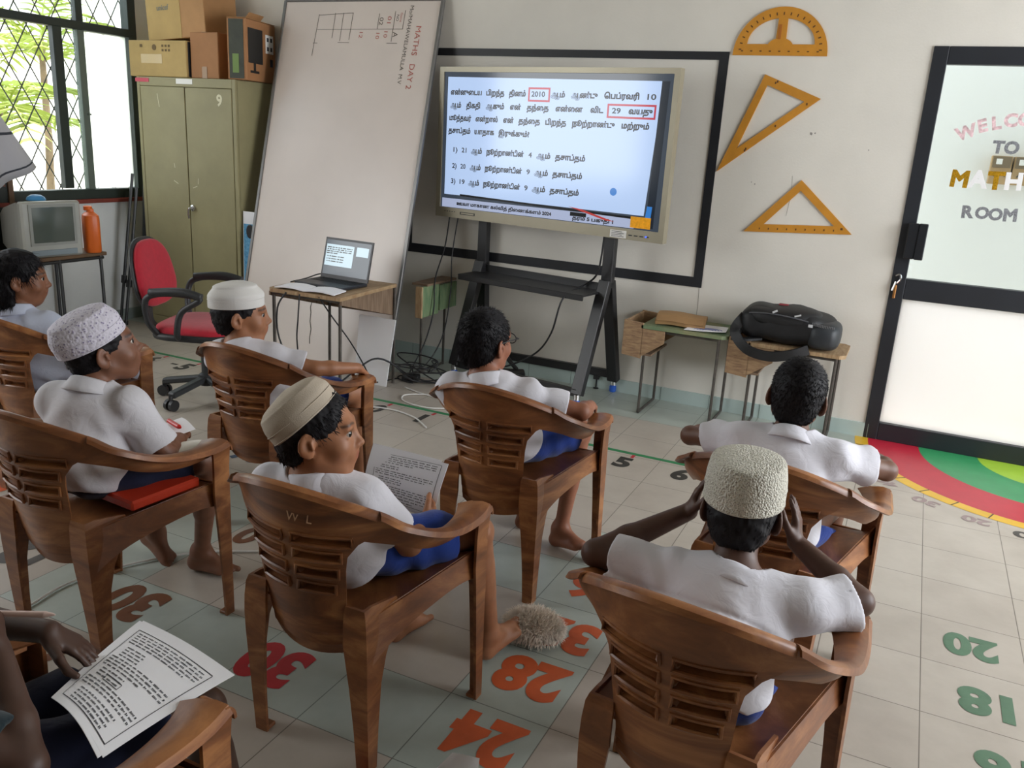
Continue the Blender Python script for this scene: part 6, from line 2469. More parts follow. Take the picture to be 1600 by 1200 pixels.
def build_kid(K, root, h=0.0042):
    S = K.sc
    pts = [K.H, K.P] + [np.array(getattr(K, q)) for q in ('sL', 'sR', 'eL', 'eR', 'wL', 'wR', 'kL', 'kR', 'aL', 'aR', 'tL', 'tR')]
    lo, hi = np.min(pts, 0) - 0.17, np.max(pts, 0) + 0.17
    lo[2] = max(lo[2], -0.004)
    v = Vol(lo, hi, h)
    torso_prims(v, K)
    v.cap(K.hp(0, -0.022, -0.045), np.array(K.N) + np.array([0, 0, -0.02]), 0.043 * S, 0.047 * S, 0.025)
    A = torso_axes(K)
    L_ = LIMB
    for s_, sg in (('R', 1), ('L', -1)):
        sh, el, wr = (np.array(getattr(K, q + s_), float) for q in 'sew')
        v.cap(sh, el, L_['ua0'], L_['ua1'], 0.02)
        v.cap(el, el + (wr - el) * 0.35, L_['fa0'], L_['fa0'] * 0.98, 0.012)
        v.cap(el + (wr - el) * 0.35, wr, L_['fa0'] * 0.98, L_['fa1'], 0.012)
        hd = getattr(K, 'h' + s_)
        hand_prims(v, wr, hd['d'], hd['n'], hd.get('side', sg), 0.92 * S, hd.get('curl', 0.5), hd.get('spread', 0.10), hd.get('thumb', 0.5))
        hip = np.array(K.P) + A @ np.array([sg * 0.062, 0.02, -0.025])
        kn, an, to = (np.array(getattr(K, q + s_), float) for q in 'kat')
        v.cap(hip, kn, L_['th0'], L_['th1'], 0.03)
        v.cap(kn, an, L_['ca0'] * 0.95, L_['ca1'], 0.015)
        bk = nrm(an - kn)
        fwd = nrm(np.cross(np.cross(bk, (kn - hip)), bk))
        calf = kn + (an - kn) * 0.30 - fwd * 0.012
        v.cap(calf, kn + (an - kn) * 0.55 - fwd * 0.006, 0.040, 0.030, 0.02)
        foot_prims(v, an, to, getattr(K, 'u' + s_, (0, 0, 1)), S, -sg)
    head_prims(v, K)

    def tint(V_):
        q = (V_ - K.H) @ K.R / S
        c = np.ones((len(V_), 3))
        lip = np.exp(-(((q[:, 0] / 0.019) ** 4) + ((q[:, 2] + 0.058) / 0.0085) ** 4)) * (q[:, 1] > 0.07)
        c *= 1 - lip[:, None] * np.array([0.12, 0.38, 0.30])
        for sg in (-1, 1):
            x, z = q[:, 0] * sg, q[:, 2]
            arch = 0.0225 + 0.004 * np.sin((x - 0.012) / 0.038 * PI)
            br = ((x > 0.011) & (x < 0.050) & (q[:, 1] > 0.05)) * np.exp(-((z - arch) / 0.0036) ** 2)
            c *= 1 - br[:, None] * 0.82
            lash = ((x > 0.014) & (x < 0.046) & (q[:, 1] > 0.06)) * np.exp(-((z - 0.0088 - 0.0024 * np.sin((x - 0.014) / 0.032 * PI)) / 0.0024) ** 2)
            c *= 1 - lash[:, None] * 0.7
        return c
    body, V_, F = vol_obj('body', v, K.skin, root, 1, tint)
    # eyes
    M_eye = mat('eye_white', 'b9b0a7', 0.25)
    M_iris = mat('eye_dark', '17100c', 0.12)
    for sg in (-1, 1):
        c = K.hp(0.0305 * sg, 0.0738, 0.0024)
        mb = MB()
        g = K.gaze if hasattr(K, 'gaze') else (0, 0)
        fd = K.R @ nrm((g[0], 1.0, g[1]))
        x_ = nrm(np.cross(fd, K.R[:, 2]))
        z_ = np.cross(x_, fd)
        r = 0.0117 * S
        for i in range(13):
            th_ = PI * i / 12 * 0.6
            mb.cur = 0
        ring = []
        for i in range(12):
            t = 0.62 * PI * i / 11
            ring.append([c + r * (fd * math.cos(t) + (x_ * math.cos(a) + z_ * math.sin(a)) * math.sin(t)) for a in np.linspace(0, 2 * PI, 21)])
        mb.cur = 1
        mb.grid(ring[:5])
        mb.cur = 0
        mb.grid(ring[4:])
        part('eye', mb, [M_eye, M_iris], root, smooth=True)
    return body, v


def head_hair(K, root, front=0.0, length=0.0, cap_line=None, spikes=900, seed=1, h=0.0035, spike_len=0.013, fringe=0.0, long=False, capcut=None):
    """short hair shell: cranium inflated, face and nape cut away"""
    S = K.sc
    lo, hi = K.H - 0.17, K.H + 0.17
    if long:
        lo[2] -= 0.12
    v = Vol(lo, hi, h)
    E = lambda c, r, k=0.01, op='add': v.ell(K.hp(*c), np.array(r) * S, K.R, k * S, op)
    E((0, -0.015, 0.028), (0.0775, 0.096, 0.088))
    E((0, -0.050, -0.030), (0.060, 0.050, 0.060), 0.03)
    if long:
        E((0, -0.055, -0.07), (0.080, 0.055, 0.085), 0.03)
        E((0.055, -0.03, -0.07), (0.034, 0.045, 0.075), 0.03)
        E((-0.055, -0.03, -0.07), (0.034, 0.045, 0.075), 0.03)
    # face opening
    E((0, 0.105, -0.030 - fringe), (0.075 + 0.004, 0.085 - front, 0.098 - 0.5 * fringe), 0.008, 'sub')
    # under the ears / jaw
    for q in (-1, 1):
        E((0.080 * q, 0.018, -0.062), (0.040, 0.044, 0.058), 0.006, 'sub')
        E((0.086 * q, -0.014, -0.018), (0.022, 0.023, 0.034), 0.004, 'sub')
    if not long:
        nn = K.R @ nrm((0, -0.25, -1))
        v.cut(K.hp(0, -0.06, -0.078 - length), nn)
    if capcut:
        t_ = math.radians(capcut[2])
        v.cut(K.hp(0, capcut[1] - 0.02 * math.sin(t_), capcut[0] + 0.02 * math.cos(t_)), K.R @ np.array([0, -math.sin(t_), math.cos(t_)]))
    v.wrinkle(lambda P: wav(P, 190, seed) + 0.9 * wav(P, 420, seed + 1), 0.0026 if (capcut or long) else 0.0013)
    V_, F = v.mesh()
    V_ = smooth_verts(V_, F, 1, 0.3)
    tri = [tuple(f) for f in F]
    rnd = np.random.default_rng(seed)
    q = (V_ - K.H) @ K.R / S
    a, b, c, d = (V_[F[:, i]] for i in range(4))
    nrmf = np.cross(c - a, d - b)
    nrmf /= np.linalg.norm(nrmf, axis=1, keepdims=True) + 1e-12
    cen = (a + b + c + d) / 4
    qc = (cen - K.H) @ K.R / S
    r_ = np.linalg.norm(qc - np.array([0, -0.015, 0.02]), axis=1)
    ok_ = ((nrmf * (cen - K.H)).sum(1) > 0.02) & (r_ > 0.07)
    if capcut:
        ok_ &= ((cen - K.hp(0, capcut[1], capcut[0])) @ (K.R @ np.array([0, -math.sin(t_), math.cos(t_)]))) < -0.012
    okf = np.where(ok_)[0]
    mb = MB()
    mb.v = [tuple(x) for x in V_]
    mb.f = tri
    mb.mi = [0] * len(tri)
    if spikes and len(okf):
        for i in rnd.choice(okf, spikes):
            n_, p = nrmf[i], cen[i]
            up = K.R[:, 2]
            crown = K.hp(0.01, -0.055, 0.10)
            flow = p - crown
            flow = flow - n_ * (flow @ n_)
            flow = nrm(flow)
            if long:
                flow = nrm(-up * 0.9 + flow * 0.4)
            dirv = nrm(n_ * rnd.uniform(0.15, 0.75) + flow + rnd.normal(size=3) * 0.22)
            L = spike_len * rnd.uniform(0.5, 1.25)
            sd = nrm(np.cross(dirv, n_)) * 0.0016
            base = p - n_ * 0.002
            mb.add([base - sd, base + sd, base + n_ * 0.0022, base + dirv * L], [(0, 1, 3), (1, 2, 3), (2, 0, 3)])
    return part('hair', mb, K.hair, root, smooth=True)


M_hair = mat('black_hair', '131115', 0.62, var=0.35, scale=70, spec=0.25)


def skull_cap(K, root, m, z0=0.028, tilt=-12, hgt=0.078, rx=0.0815, ry=0.100, y0=-0.014, top=0.94, dome=0.012, nm='skull_cap', roll=0, seam=True, wob=0.0):
    S = K.sc
    t = math.radians(tilt)
    rr = math.radians(roll)
    Rt = np.array([[1, 0, 0], [0, math.cos(t), -math.sin(t)], [0, math.sin(t), math.cos(t)]])
    Rr = np.array([[math.cos(rr), 0, math.sin(rr)], [0, 1, 0], [-math.sin(rr), 0, math.cos(rr)]])
    RR = K.R @ Rt @ Rr
    c0 = K.hp(0, y0, z0)
    prof = [(0.965, 0.004), (1.0, 0.0), (1.012, 0.004), (1.012, hgt * 0.35), (1.0, hgt * 0.6), (top + 0.02, hgt * 0.88), (top - 0.01, hgt * 0.97), (top - 0.06, hgt * 1.02), (top * 0.75, hgt + dome * 0.55), (top * 0.4, hgt + dome * 0.9), (0.12, hgt + dome), (0.0, hgt + dome)]
    pr = spline([(a, b, 0) for a, b in prof], 4)
    rows = []
    n = 56
    for k in range(n + 1):
        a = 2 * PI * k / n
        row = []
        for p in pr:
            w = 1 + wob * math.sin(3 * a + p.y * 60) + 0.4 * wob * math.sin(7 * a + 1)
            q = np.array([rx * p.x * math.cos(a) * w, ry * p.x * math.sin(a) * w, p.y * (1 + 1.5 * wob * math.cos(2 * a))]) * S
            row.append(tuple(c0 + RR @ q))
        rows.append(row)
    mb = MB()
    mb.grid(rows)
    o = part(nm, mb, m, root, smooth=True)
    if seam:
        mb = MB()
        for fr in (0.02, 0.36):
            loop = []
            for k in range(n):
                a = 2 * PI * k / n
                loop.append(tuple(c0 + RR @ (np.array([rx * 1.014 * math.cos(a), ry * 1.014 * math.sin(a), hgt * fr + 0.002]) * S)))
            mb.tube(loop, 0.0012, 5, closed=True)
        o2 = part('cap_seam', mb, m, o, smooth=True, world_coords=True)
        o2.location = (0, 0, 0)
        # child of the cap: undo the root offset only once
    return o


def clothes(K, root, m_shirt, m_shorts, h=0.0044, sleeve=0.62, leg=0.62, wr=0.0065, yoke=0.0, seed=3, hem=-0.062, dress=False, sl_r=0.056, collar=True):
    pts = [np.array(getattr(K, q), float) for q in ('N', 'P', 'sL', 'sR', 'eL', 'eR', 'kL', 'kR')]
    lo, hi = np.min(pts, 0) - 0.15, np.max(pts, 0) + 0.15
    A = torso_axes(K)
    N, P = np.array(K.N, float), np.array(K.P, float)
    up = A[:, 2]
    # shirt
    v = Vol(lo, hi, h)
    torso_prims(v, K, 0.014, 0.035)
    v.ell(P + up * 0.005, (0.136, 0.112, 0.115), A, 0.03)
    v.cut(P + up * hem, -up)
    for s_ in 'RL':
        sh, el = np.array(getattr(K, 's' + s_), float), np.array(getattr(K, 'e' + s_), float)
        d = nrm(el - sh)
        end = sh + (el - sh) * sleeve
        v.cap(sh, sh + (el - sh) * (sleeve + 0.2), 0.050, sl_r, 0.03, clip=[(end, d)])
    sd = K.seed if hasattr(K, 'seed') else seed
    ax = nrm(up + 0.4 * A[:, 0])

    def fold(Q):
        t = Q @ ax * 70 + 2.2 * np.sin(Q @ A[:, 0] * 28 + sd) + 1.5 * np.sin(Q @ A[:, 1] * 30)
        t2 = Q @ nrm(A[:, 0] * 1.0 - 0.5 * up) * 55 + 2.0 * np.sin(Q @ up * 22 + 2 * sd)
        g = 0.0
        if yoke:
            hh = (Q - N) @ up
            bk = (Q - N) @ A[:, 1] < 0.0
            g = yoke * bk * (np.exp(-((hh + 0.085) / 0.005) ** 2) + 0.35 * np.sin(Q @ A[:, 0] * 260) * np.exp(-((hh + 0.105) / 0.014) ** 2))
        return g + 0.6 * np.sin(t) * (0.4 + 0.6 * np.sin(Q @ A[:, 0] * 13 + sd)) + 0.55 * np.sin(t2) * (0.4 + 0.6 * np.sin(Q @ up * 15 + sd)) + 0.7 * wav(Q, 45, sd)
    v.wrinkle(fold, wr)
    for s_ in 'RL':
        sh, el = np.array(getattr(K, 's' + s_), float), np.array(getattr(K, 'e' + s_), float)
        d = nrm(el - sh)
        end = sh + (el - sh) * sleeve
        rs = 0.050 + (sl_r - 0.050) * sleeve / (sleeve + 0.2)
        v.cap(end - d * 0.022, end + d * 0.05, rs - 0.013, rs - 0.012, 0.0, 'sub')
    v.cap(N - up * 0.005, N + up * 0.10, 0.043, 0.075, 0.004, 'sub')
    shirt, V_, F = vol_obj('dress' if dress else 'shirt', v, m_shirt, root, 1)
    if collar:
        mb = MB()
        rows = []
        n = 30
        fw, rt = A[:, 1], A[:, 0]
        tiltv = nrm(nrm(K.H - N) + up + 0.1 * fw)
        x_ = rt
        y_ = np.cross(tiltv, x_)
        c0 = N + up * 0.002
        for k in range(n + 1):
            a = PI / 2 + 0.12 + (2 * PI - 0.24) * k / n
            e = x_ * math.cos(a) + y_ * math.sin(a)
            row = []
            for r, z in ((0.050, -0.012), (0.0475, 0.012), (0.049, 0.020), (0.055, 0.017), (0.066, -0.004), (0.074, -0.016)):
                row.append(tuple(c0 + e * r + tiltv * z * (1 - 0.25 * math.sin(a))))
            rows.append(row)
        mb.slab(rows[::-1], 0.0028)
        part('collar', mb, m_shirt, shirt, smooth=True).location = (0, 0, 0)
    # shorts
    v = Vol(lo, hi, h)
    v.ell(P - up * 0.015, (0.119, 0.094, 0.082), A, 0.02)
    for s_, sg in (('R', 1), ('L', -1)):
        hip = P + A @ np.array([sg * 0.062, 0.02, -0.025])
        kn = np.array(getattr(K, 'k' + s_), float)
        d = nrm(kn - hip)
        end = hip + (kn - hip) * leg
        v.cap(hip, hip + (kn - hip) * (leg + 0.15), 0.074, 0.074, 0.03, clip=[(end, d)])
    v.cut(P + up * 0.02, up)
    v.wrinkle(lambda Q: np.sin(Q @ nrm(np.array([0.3, 1, 0.4])) * 60 + 2 * np.sin(Q[:, 0] * 30)) * 0.6 + wav(Q, 50, sd + 3), wr * 0.9)
    for s_, sg in (('R', 1), ('L', -1)):
        hip = P + A @ np.array([sg * 0.062, 0.02, -0.025])
        kn = np.array(getattr(K, 'k' + s_), float)
        d = nrm(kn - hip)
        end = hip + (kn - hip) * leg
        v.cap(end - d * 0.03, end + d * 0.06, 0.060, 0.061, 0.0, 'sub')
    vol_obj('skirt' if dress else 'shorts', v, m_shorts, root, 1)
    return shirt

# ================================================================== THE PUPILS
def white_cloth(name, col, trans=0.12, bump=0.25):
    m = bpy.data.materials.new(name)
    N = Nodes(m)
    c = lin(col)
    tc = N.n('ShaderNodeTexCoord')
    nz = N.n('ShaderNodeTexNoise', Scale=5.0, Detail=4.0)
    N.l(tc.outputs['Object'], nz.inputs['Vector'])
    r = N.n('ShaderNodeValToRGB')
    r.color_ramp.elements[0].position = 0.3
    r.color_ramp.elements[0].color = (*[x * 0.9 for x in c], 1)
    r.color_ramp.elements[1].position = 0.7
    r.color_ramp.elements[1].color = (*c, 1)
    N.l(nz.outputs[0], r.inputs[0])
    N.l(r.outputs[0], N.b.inputs['Base Color'])
    N.b.inputs['Roughness'].default_value = 0.85
    N.b.inputs['Specular IOR Level'].default_value = 0.2
    N.b.inputs['Sheen Weight'].default_value = 0.15
    n2 = N.n('ShaderNodeTexNoise', Scale=22.0, Detail=3.0, Distortion=1.0)
    N.l(tc.outputs['Object'], n2.inputs['Vector'])
    bp = N.n('ShaderNodeBump', Strength=bump, Distance=0.012)
    N.l(n2.outputs[0], bp.inputs['Height'])
    N.l(bp.outputs[0], N.b.inputs['Normal'])
    return m


M_shirt = white_cloth('white_shirt', 'dcdbe3')
M_shirt2 = white_cloth('white_shirt_grey', 'cfcdd2')
M_dress = white_cloth('white_dress', 'cfd8ee')
M_navy = white_cloth('blue_shorts', '1f3a86', bump=0.2)
M_navyd = white_cloth('dark_navy_shorts', '1b2038', bump=0.2)
M_darkshirt = white_cloth('dark_sleeve', '1c2a30', bump=0.2)


def cap_mat(name, col, kind, dark=None):
    m = bpy.data.materials.new(name)
    N = Nodes(m)
    c = lin(col)
    N.b.inputs['Base Color'].default_value = (*c, 1)
    N.b.inputs['Roughness'].default_value = 0.9
    N.b.inputs['Specular IOR Level'].default_value = 0.15
    tc = N.n('ShaderNodeTexCoord')
    if kind == 'crochet':
        t = N.n('ShaderNodeTexVoronoi', Scale=230.0)
        st, ds = 0.9, 0.004
    elif kind == 'lace':
        t = N.n('ShaderNodeTexVoronoi', Scale=105.0)
        st, ds = 0.8, 0.003
    else:
        t = N.n('ShaderNodeTexNoise', Scale=320.0, Detail=2.0)
        st, ds = 0.35, 0.002
    N.l(tc.outputs['Object'], t.inputs['Vector'])
    bp = N.n('ShaderNodeBump', Strength=st, Distance=ds)
    if kind != 'linen':
        bp.invert = True
    N.l(t.outputs[0], bp.inputs['Height'])
    N.l(bp.outputs[0], N.b.inputs['Normal'])
    if dark:
        r = N.n('ShaderNodeValToRGB')
        r.color_ramp.elements[0].position = 0.20
        r.color_ramp.elements[0].color = (*lin(dark), 1)
        r.color_ramp.elements[1].position = 0.34
        r.color_ramp.elements[1].color = (*c, 1)
        N.l(t.outputs[0], r.inputs[0])
        N.l(r.outputs[0], N.b.inputs['Base Color'])
    return m


def kid(label, K, h=0.0042, **cl):
    root = thing('person', label, 'person', (K.P[0], K.P[1], 0))
    build_kid(K, root, h)
    clothes(K, root, K.shirt, K.shorts, **cl)
    return root


# --- boy reading, middle of the picture
K4 = Kid(H=(-1.462, -3.505, 0.828), face=(29, 3, -3), P=(-1.43, -3.475, 0.520), N=(-1.462, -3.525, 0.712), sR=(-1.335, -3.485, 0.668), sL=(-1.58, -3.54, 0.668),
         eR=(-1.262, -3.395, 0.535), wR=(-1.315, -3.235, 0.515), eL=(-1.605, -3.40, 0.545), wL=(-1.565, -3.245, 0.515),
         kR=(-1.205, -3.13, 0.474), aR=(-1.205, -3.015, 0.088), tR=(-1.15, -2.87, 0.06), uR=(-0.1, -0.30, 1.0), kL=(-1.49, -3.13, 0.474), aL=(-1.50, -3.05, 0.074), tL=(-1.49, -2.95, 0.03),
         hR=dict(d=(-0.15, 1, 0.12), n=(-1, -0.1, 0.25), curl=0.75), hL=dict(d=(0.25, 1, 0.10), n=(1, -0.15, 0.2), curl=0.55),
         skin=skin_mat('skin_light_brown', 'a06d4e'), hair=M_hair, shirt=M_shirt, shorts=M_navy, gaze=(0.40, -0.04), seed=4)
r4 = kid('boy in beige skullcap, white shirt and blue shorts, head turned, holding papers', K4, 0.0034, sleeve=0.66, leg=0.72, hem=-0.07)
head_hair(K4, r4, fringe=-0.012, front=0.018, seed=4, capcut=(0.030, -0.026, 40), spikes=1500, spike_len=0.016)
skull_cap(K4, r4, cap_mat('beige_linen_cap', 'b5a999', 'linen'), z0=0.030, y0=-0.026, tilt=40, hgt=0.066, rx=0.0825, ry=0.096, top=0.90, dome=0.018, wob=0.010)

# --- bareheaded boy in front of the screen stand
K5 = Kid(H=(-1.498, -2.555, 0.868), face=(77, 0, 0), P=(-1.42, -2.545, 0.520), N=(-1.470, -2.600, 0.748), sR=(-1.330, -2.560, 0.700), sL=(-1.580, -2.625, 0.695),
         eR=(-1.165, -2.475, 0.655), wR=(-1.20, -2.285, 0.622), eL=(-1.590, -2.47, 0.56), wL=(-1.545, -2.30, 0.54),
         kR=(-1.270, -2.165, 0.474), aR=(-1.300, -2.215, 0.082), tR=(-1.20, -2.25, 0.03), uR=(-0.15, 0.1, 1), kL=(-1.52, -2.175, 0.474), aL=(-1.50, -2.11, 0.074), tL=(-1.50, -2.0, 0.03),
         hR=dict(d=(-0.3, 1, -0.35), n=(-0.1, -0.35, -1), curl=0.5), hL=dict(d=(0.2, 1, -0.35), n=(0, -0.35, -1), curl=0.5),
         skin=skin_mat('skin_brown', '8d5b44'), hair=M_hair, shirt=M_shirt, shorts=M_navy, seed=9)
r5 = kid('boy with short black hair and glasses facing the screen, arm on the armrest', K5, sleeve=0.70, leg=0.75)
head_hair(K5, r5, seed=5, spikes=4200, spike_len=0.017, length=0.012)
# glasses
mb = MB()
for sg in (-1, 1):
    c = K5.hp(0.031 * sg, 0.098, 0.0)
    mb.tube([c + K5.R @ (np.array([0.022 * math.cos(a), 0, 0.017 * math.sin(a)])) for a in np.linspace(0, 2 * PI, 20)[:-1]], 0.0018, 6, closed=True)
    mb.tube([K5.hp(0.053 * sg, 0.096, 0.006), K5.hp(0.074 * sg, 0.085, 0.008), K5.hp(0.080 * sg, 0.02, 0.010), K5.hp(0.079 * sg, -0.012, 0.006), K5.hp(0.077 * sg, -0.03, -0.008)], 0.0022, 6)
mb.tube([K5.hp(-0.010, 0.099, 0.003), K5.hp(0.010, 0.099, 0.003)], 0.0018, 6)
part('glasses', mb, M_blk, r5, smooth=True)

# --- capped boy beside the red office chair
K3 = Kid(H=(-2.486, -2.650, 0.838), face=(40, 0, 0), P=(-2.405, -2.635, 0.520), N=(-2.470, -2.680, 0.722), sR=(-2.355, -2.635, 0.680), sL=(-2.550, -2.705, 0.676),
         eR=(-2.235, -2.535, 0.640), wR=(-2.150, -2.375, 0.622), eL=(-2.540, -2.57, 0.55), wL=(-2.52, -2.41, 0.54),
         kR=(-2.25, -2.255, 0.474), aR=(-2.27, -2.18, 0.074), tR=(-2.25, -2.08, 0.03), kL=(-2.49, -2.255, 0.474), aL=(-2.48, -2.18, 0.074), tL=(-2.48, -2.08, 0.03),
         hR=dict(d=(0.0, 0.8, -0.6), n=(-0.1, -0.6, -0.8), curl=0.5), hL=dict(d=(0.1, 1, -0.3), n=(0, -0.3, -1), curl=0.5),
         skin=skin_mat('skin_light_brown', 'a06d4e') if False else K4.skin, hair=M_hair, shirt=M_shirt, shorts=M_navy, gaze=(0.45, 0.0), seed=13)
r3 = kid('boy in plain white skullcap seen in profile beside the red office chair', K3, sleeve=0.72, leg=0.75)
head_hair(K3, r3, capcut=(0.030, -0.016, 3), seed=6, spikes=900, spike_len=0.009, front=-0.022)
skull_cap(K3, r3, cap_mat('white_cap', 'd5d3d0', 'linen'), z0=0.030, y0=-0.016, tilt=3, hgt=0.080, rx=0.0825, ry=0.101, top=0.80, dome=0.012, wob=0.012)

# --- boy in the lace cap, on the left
K2 = Kid(H=(-2.345, -3.380, 0.874), face=(60, 12, 0), P=(-2.335, -3.485, 0.543), N=(-2.338, -3.435, 0.765), sR=(-2.225, -3.395, 0.712), sL=(-2.455, -3.460, 0.705),
         eR=(-2.160, -3.335, 0.560), wR=(-2.265, -3.185, 0.545), eL=(-2.505, -3.33, 0.56), wL=(-2.395, -3.150, 0.548),
         kR=(-2.175, -3.150, 0.484), aR=(-2.315, -3.065, 0.082), tR=(-2.22, -3.05, 0.03), uR=(0, 0, 1), kL=(-2.43, -3.15, 0.487), aL=(-2.525, -3.07, 0.098), tL=(-2.40, -3.075, 0.03), uL=(0.42, 0, 0.9),
         hR=dict(d=(-0.55, 0.8, 0.05), n=(-0.3, 0, -1), curl=0.7), hL=dict(d=(0.8, 0.5, 0.05), n=(0, -0.2, -1), curl=0.25, spread=0.3),
         skin=skin_mat('skin_dark_brown', '7a523e'), hair=M_hair, shirt=M_shirt2, shorts=M_navyd, gaze=(0.45, 0.0), seed=17)
r2 = kid('boy in patterned lace skullcap leaning forward, looking up, red folder under him', K2, sleeve=0.80, leg=0.75, sl_r=0.060)
head_hair(K2, r2, capcut=(0.020, -0.020, 14), seed=7, spikes=1100, spike_len=0.008, front=-0.018)
skull_cap(K2, r2, cap_mat('lace_cap', 'cbc7d2', 'lace', '8d86a0'), z0=0.020, y0=-0.020, tilt=14, hgt=0.086, rx=0.0835, ry=0.102, top=0.86, dome=0.014, wob=0.004)

# --- girl at the left edge
K1 = Kid(H=(-3.415, -2.870, 0.890), face=(52, -3, 0), P=(-3.385, -2.855, 0.520), N=(-3.405, -2.905, 0.765), sR=(-3.290, -2.865, 0.705), sL=(-3.520, -2.945, 0.705),
         eR=(-3.175, -2.735, 0.600), wR=(-3.165, -2.57, 0.600), eL=(-3.60, -2.79, 0.59), wL=(-3.52, -2.63, 0.54),
         kR=(-3.25, -2.475, 0.474), aR=(-3.27, -2.40, 0.074), tR=(-3.26, -2.30, 0.03), kL=(-3.46, -2.475, 0.474), aL=(-3.45, -2.40, 0.074), tL=(-3.45, -2.3, 0.03),
         hR=dict(d=(-0.1, 1, -0.3), n=(-0.1, -0.3, -1), curl=0.5), hL=dict(d=(0.4, 0.9, -0.1), n=(0, -0.1, -1), curl=0.4),
         skin=skin_mat('skin_girl', '85583f'), hair=M_hair, shirt=M_dress, shorts=M_dress, gaze=(0.45, 0.0), seed=21, sc=0.98)
r1 = kid('girl with dark shoulder length hair in a white dress at the left edge', K1, sleeve=0.6, leg=0.9, hem=-0.07, dress=True)
head_hair(K1, r1, seed=8, spikes=2600, spike_len=0.034, long=True, front=0.004)

# --- bareheaded boy in front of the backpack desk
K6 = Kid(H=(-0.480, -2.520, 0.853), face=(95, -4, 4), P=(-0.485, -2.690, 0.520), N=(-0.475, -2.590, 0.742), sR=(-0.345, -2.575, 0.696), sL=(-0.610, -2.590, 0.702),
         eR=(-0.205, -2.445, 0.650), wR=(-0.235, -2.255, 0.618), eL=(-0.785, -2.490, 0.655), wL=(-0.735, -2.300, 0.622),
         kR=(-0.335, -2.32, 0.474), aR=(-0.35, -2.25, 0.074), tR=(-0.34, -2.15, 0.03), kL=(-0.56, -2.31, 0.474), aL=(-0.55, -2.24, 0.074), tL=(-0.55, -2.14, 0.03),
         hR=dict(d=(-0.3, 1, -0.3), n=(-0.1, -0.3, -1), curl=0.5), hL=dict(d=(0.35, 1, -0.2), n=(0, -0.2, -1), curl=0.5),
         skin=skin_mat('skin_deep_brown', '6b4837'), hair=M_hair, shirt=M_shirt, shorts=M_navy, seed=25)
r6 = kid('bareheaded boy seen from behind in front of the backpack, elbows on armrests', K6, sleeve=0.60, leg=0.75, sl_r=0.060)
head_hair(K6, r6, seed=9, spikes=4500, spike_len=0.011, length=0.006)

# --- boy with the crocheted cap, nearest on the right
K7 = Kid(H=(-0.485, -3.290, 0.790), face=(94, -8, 0), P=(-0.490, -3.500, 0.520), N=(-0.470, -3.385, 0.662), sR=(-0.325, -3.365, 0.632), sL=(-0.612, -3.385, 0.630),
         eR=(-0.222, -3.275, 0.630), wR=(-0.372, -3.185, 0.690), eL=(-0.775, -3.395, 0.645), wL=(-0.612, -3.225, 0.722),
         kR=(-0.38, -3.14, 0.474), aR=(-0.39, -3.07, 0.074), tR=(-0.38, -2.97, 0.03), kL=(-0.60, -3.13, 0.474), aL=(-0.60, -3.06, 0.074), tL=(-0.60, -2.96, 0.03),
         hR=dict(d=(-0.15, 0.35, 1), n=(-1, 0.1, 0.0), curl=0.25), hL=dict(d=(0.26, 0.15, 1), n=(1, 0.1, -0.1), curl=0.25),
         skin=skin_mat('skin_deep', '573c31'), hair=M_hair, shirt=M_shirt, shorts=M_navy, seed=29)
r7 = kid('boy in white crocheted skullcap seen from behind, holding his head in both hands', K7, 0.004, sleeve=0.78, leg=0.75, sl_r=0.062, yoke=0.9)
head_hair(K7, r7, capcut=(0.022, -0.016, 8), seed=10, spikes=900, spike_len=0.008)
skull_cap(K7, r7, cap_mat('crochet_cap', 'cfccc0', 'crochet', '9c988c'), z0=0.022, y0=-0.016, tilt=8, hgt=0.092, rx=0.0845, ry=0.103, top=0.93, dome=0.012, wob=0.003)
# stitched yoke seam across the back of the shirt
A7 = torso_axes(K7)

# --- pupil cut off by the lower left corner
K8 = Kid(H=(-1.660, -4.500, 0.900), face=(70, -15, 0), P=(-1.480, -4.460, 0.515), N=(-1.590, -4.515, 0.770), sR=(-1.445, -4.480, 0.690), sL=(-1.710, -4.490, 0.705),
         eR=(-1.300, -4.400, 0.595), wR=(-1.450, -4.330, 0.705), eL=(-1.730, -4.240, 0.630), wL=(-1.510, -4.200, 0.645),
         kR=(-1.315, -4.045, 0.454), aR=(-1.315, -3.96, 0.074), tR=(-1.31, -3.86, 0.03), kL=(-1.53, -4.06, 0.462), aL=(-1.53, -3.97, 0.074), tL=(-1.53, -3.87, 0.03),
         hR=dict(d=(-0.45, 0.30, 0.85), n=(-0.6, -0.5, -0.1), curl=1.15), hL=dict(d=(0.62, 0.50, -0.60), n=(-0.45, -0.35, -1), curl=0.25, thumb=-0.8),
         skin=skin_mat('skin_darkest', '4b352b'), hair=M_hair, shirt=M_darkshirt, shorts=M_navyd, seed=33)
r8 = kid('pupil with dark sleeve in the lower left corner, hand and thumb on a worksheet', K8, 0.0036, sleeve=0.72, leg=0.75)
head_hair(K8, r8, seed=11, spikes=600, spike_len=0.012)

# ================================================================== PAPERS, PENS AND SMALL THINGS
# papers of the reading boy: upright stack, lower half bent towards his lap
ws = thing('worksheet_stack', 'stack of printed worksheets held upright by the boy in the middle', 'papers', (-1.44, -3.16, 0.5))


def fold4(u, v):
    return -0.030 * (1 - v) ** 3 + 0.010 * math.sin(PI * u)


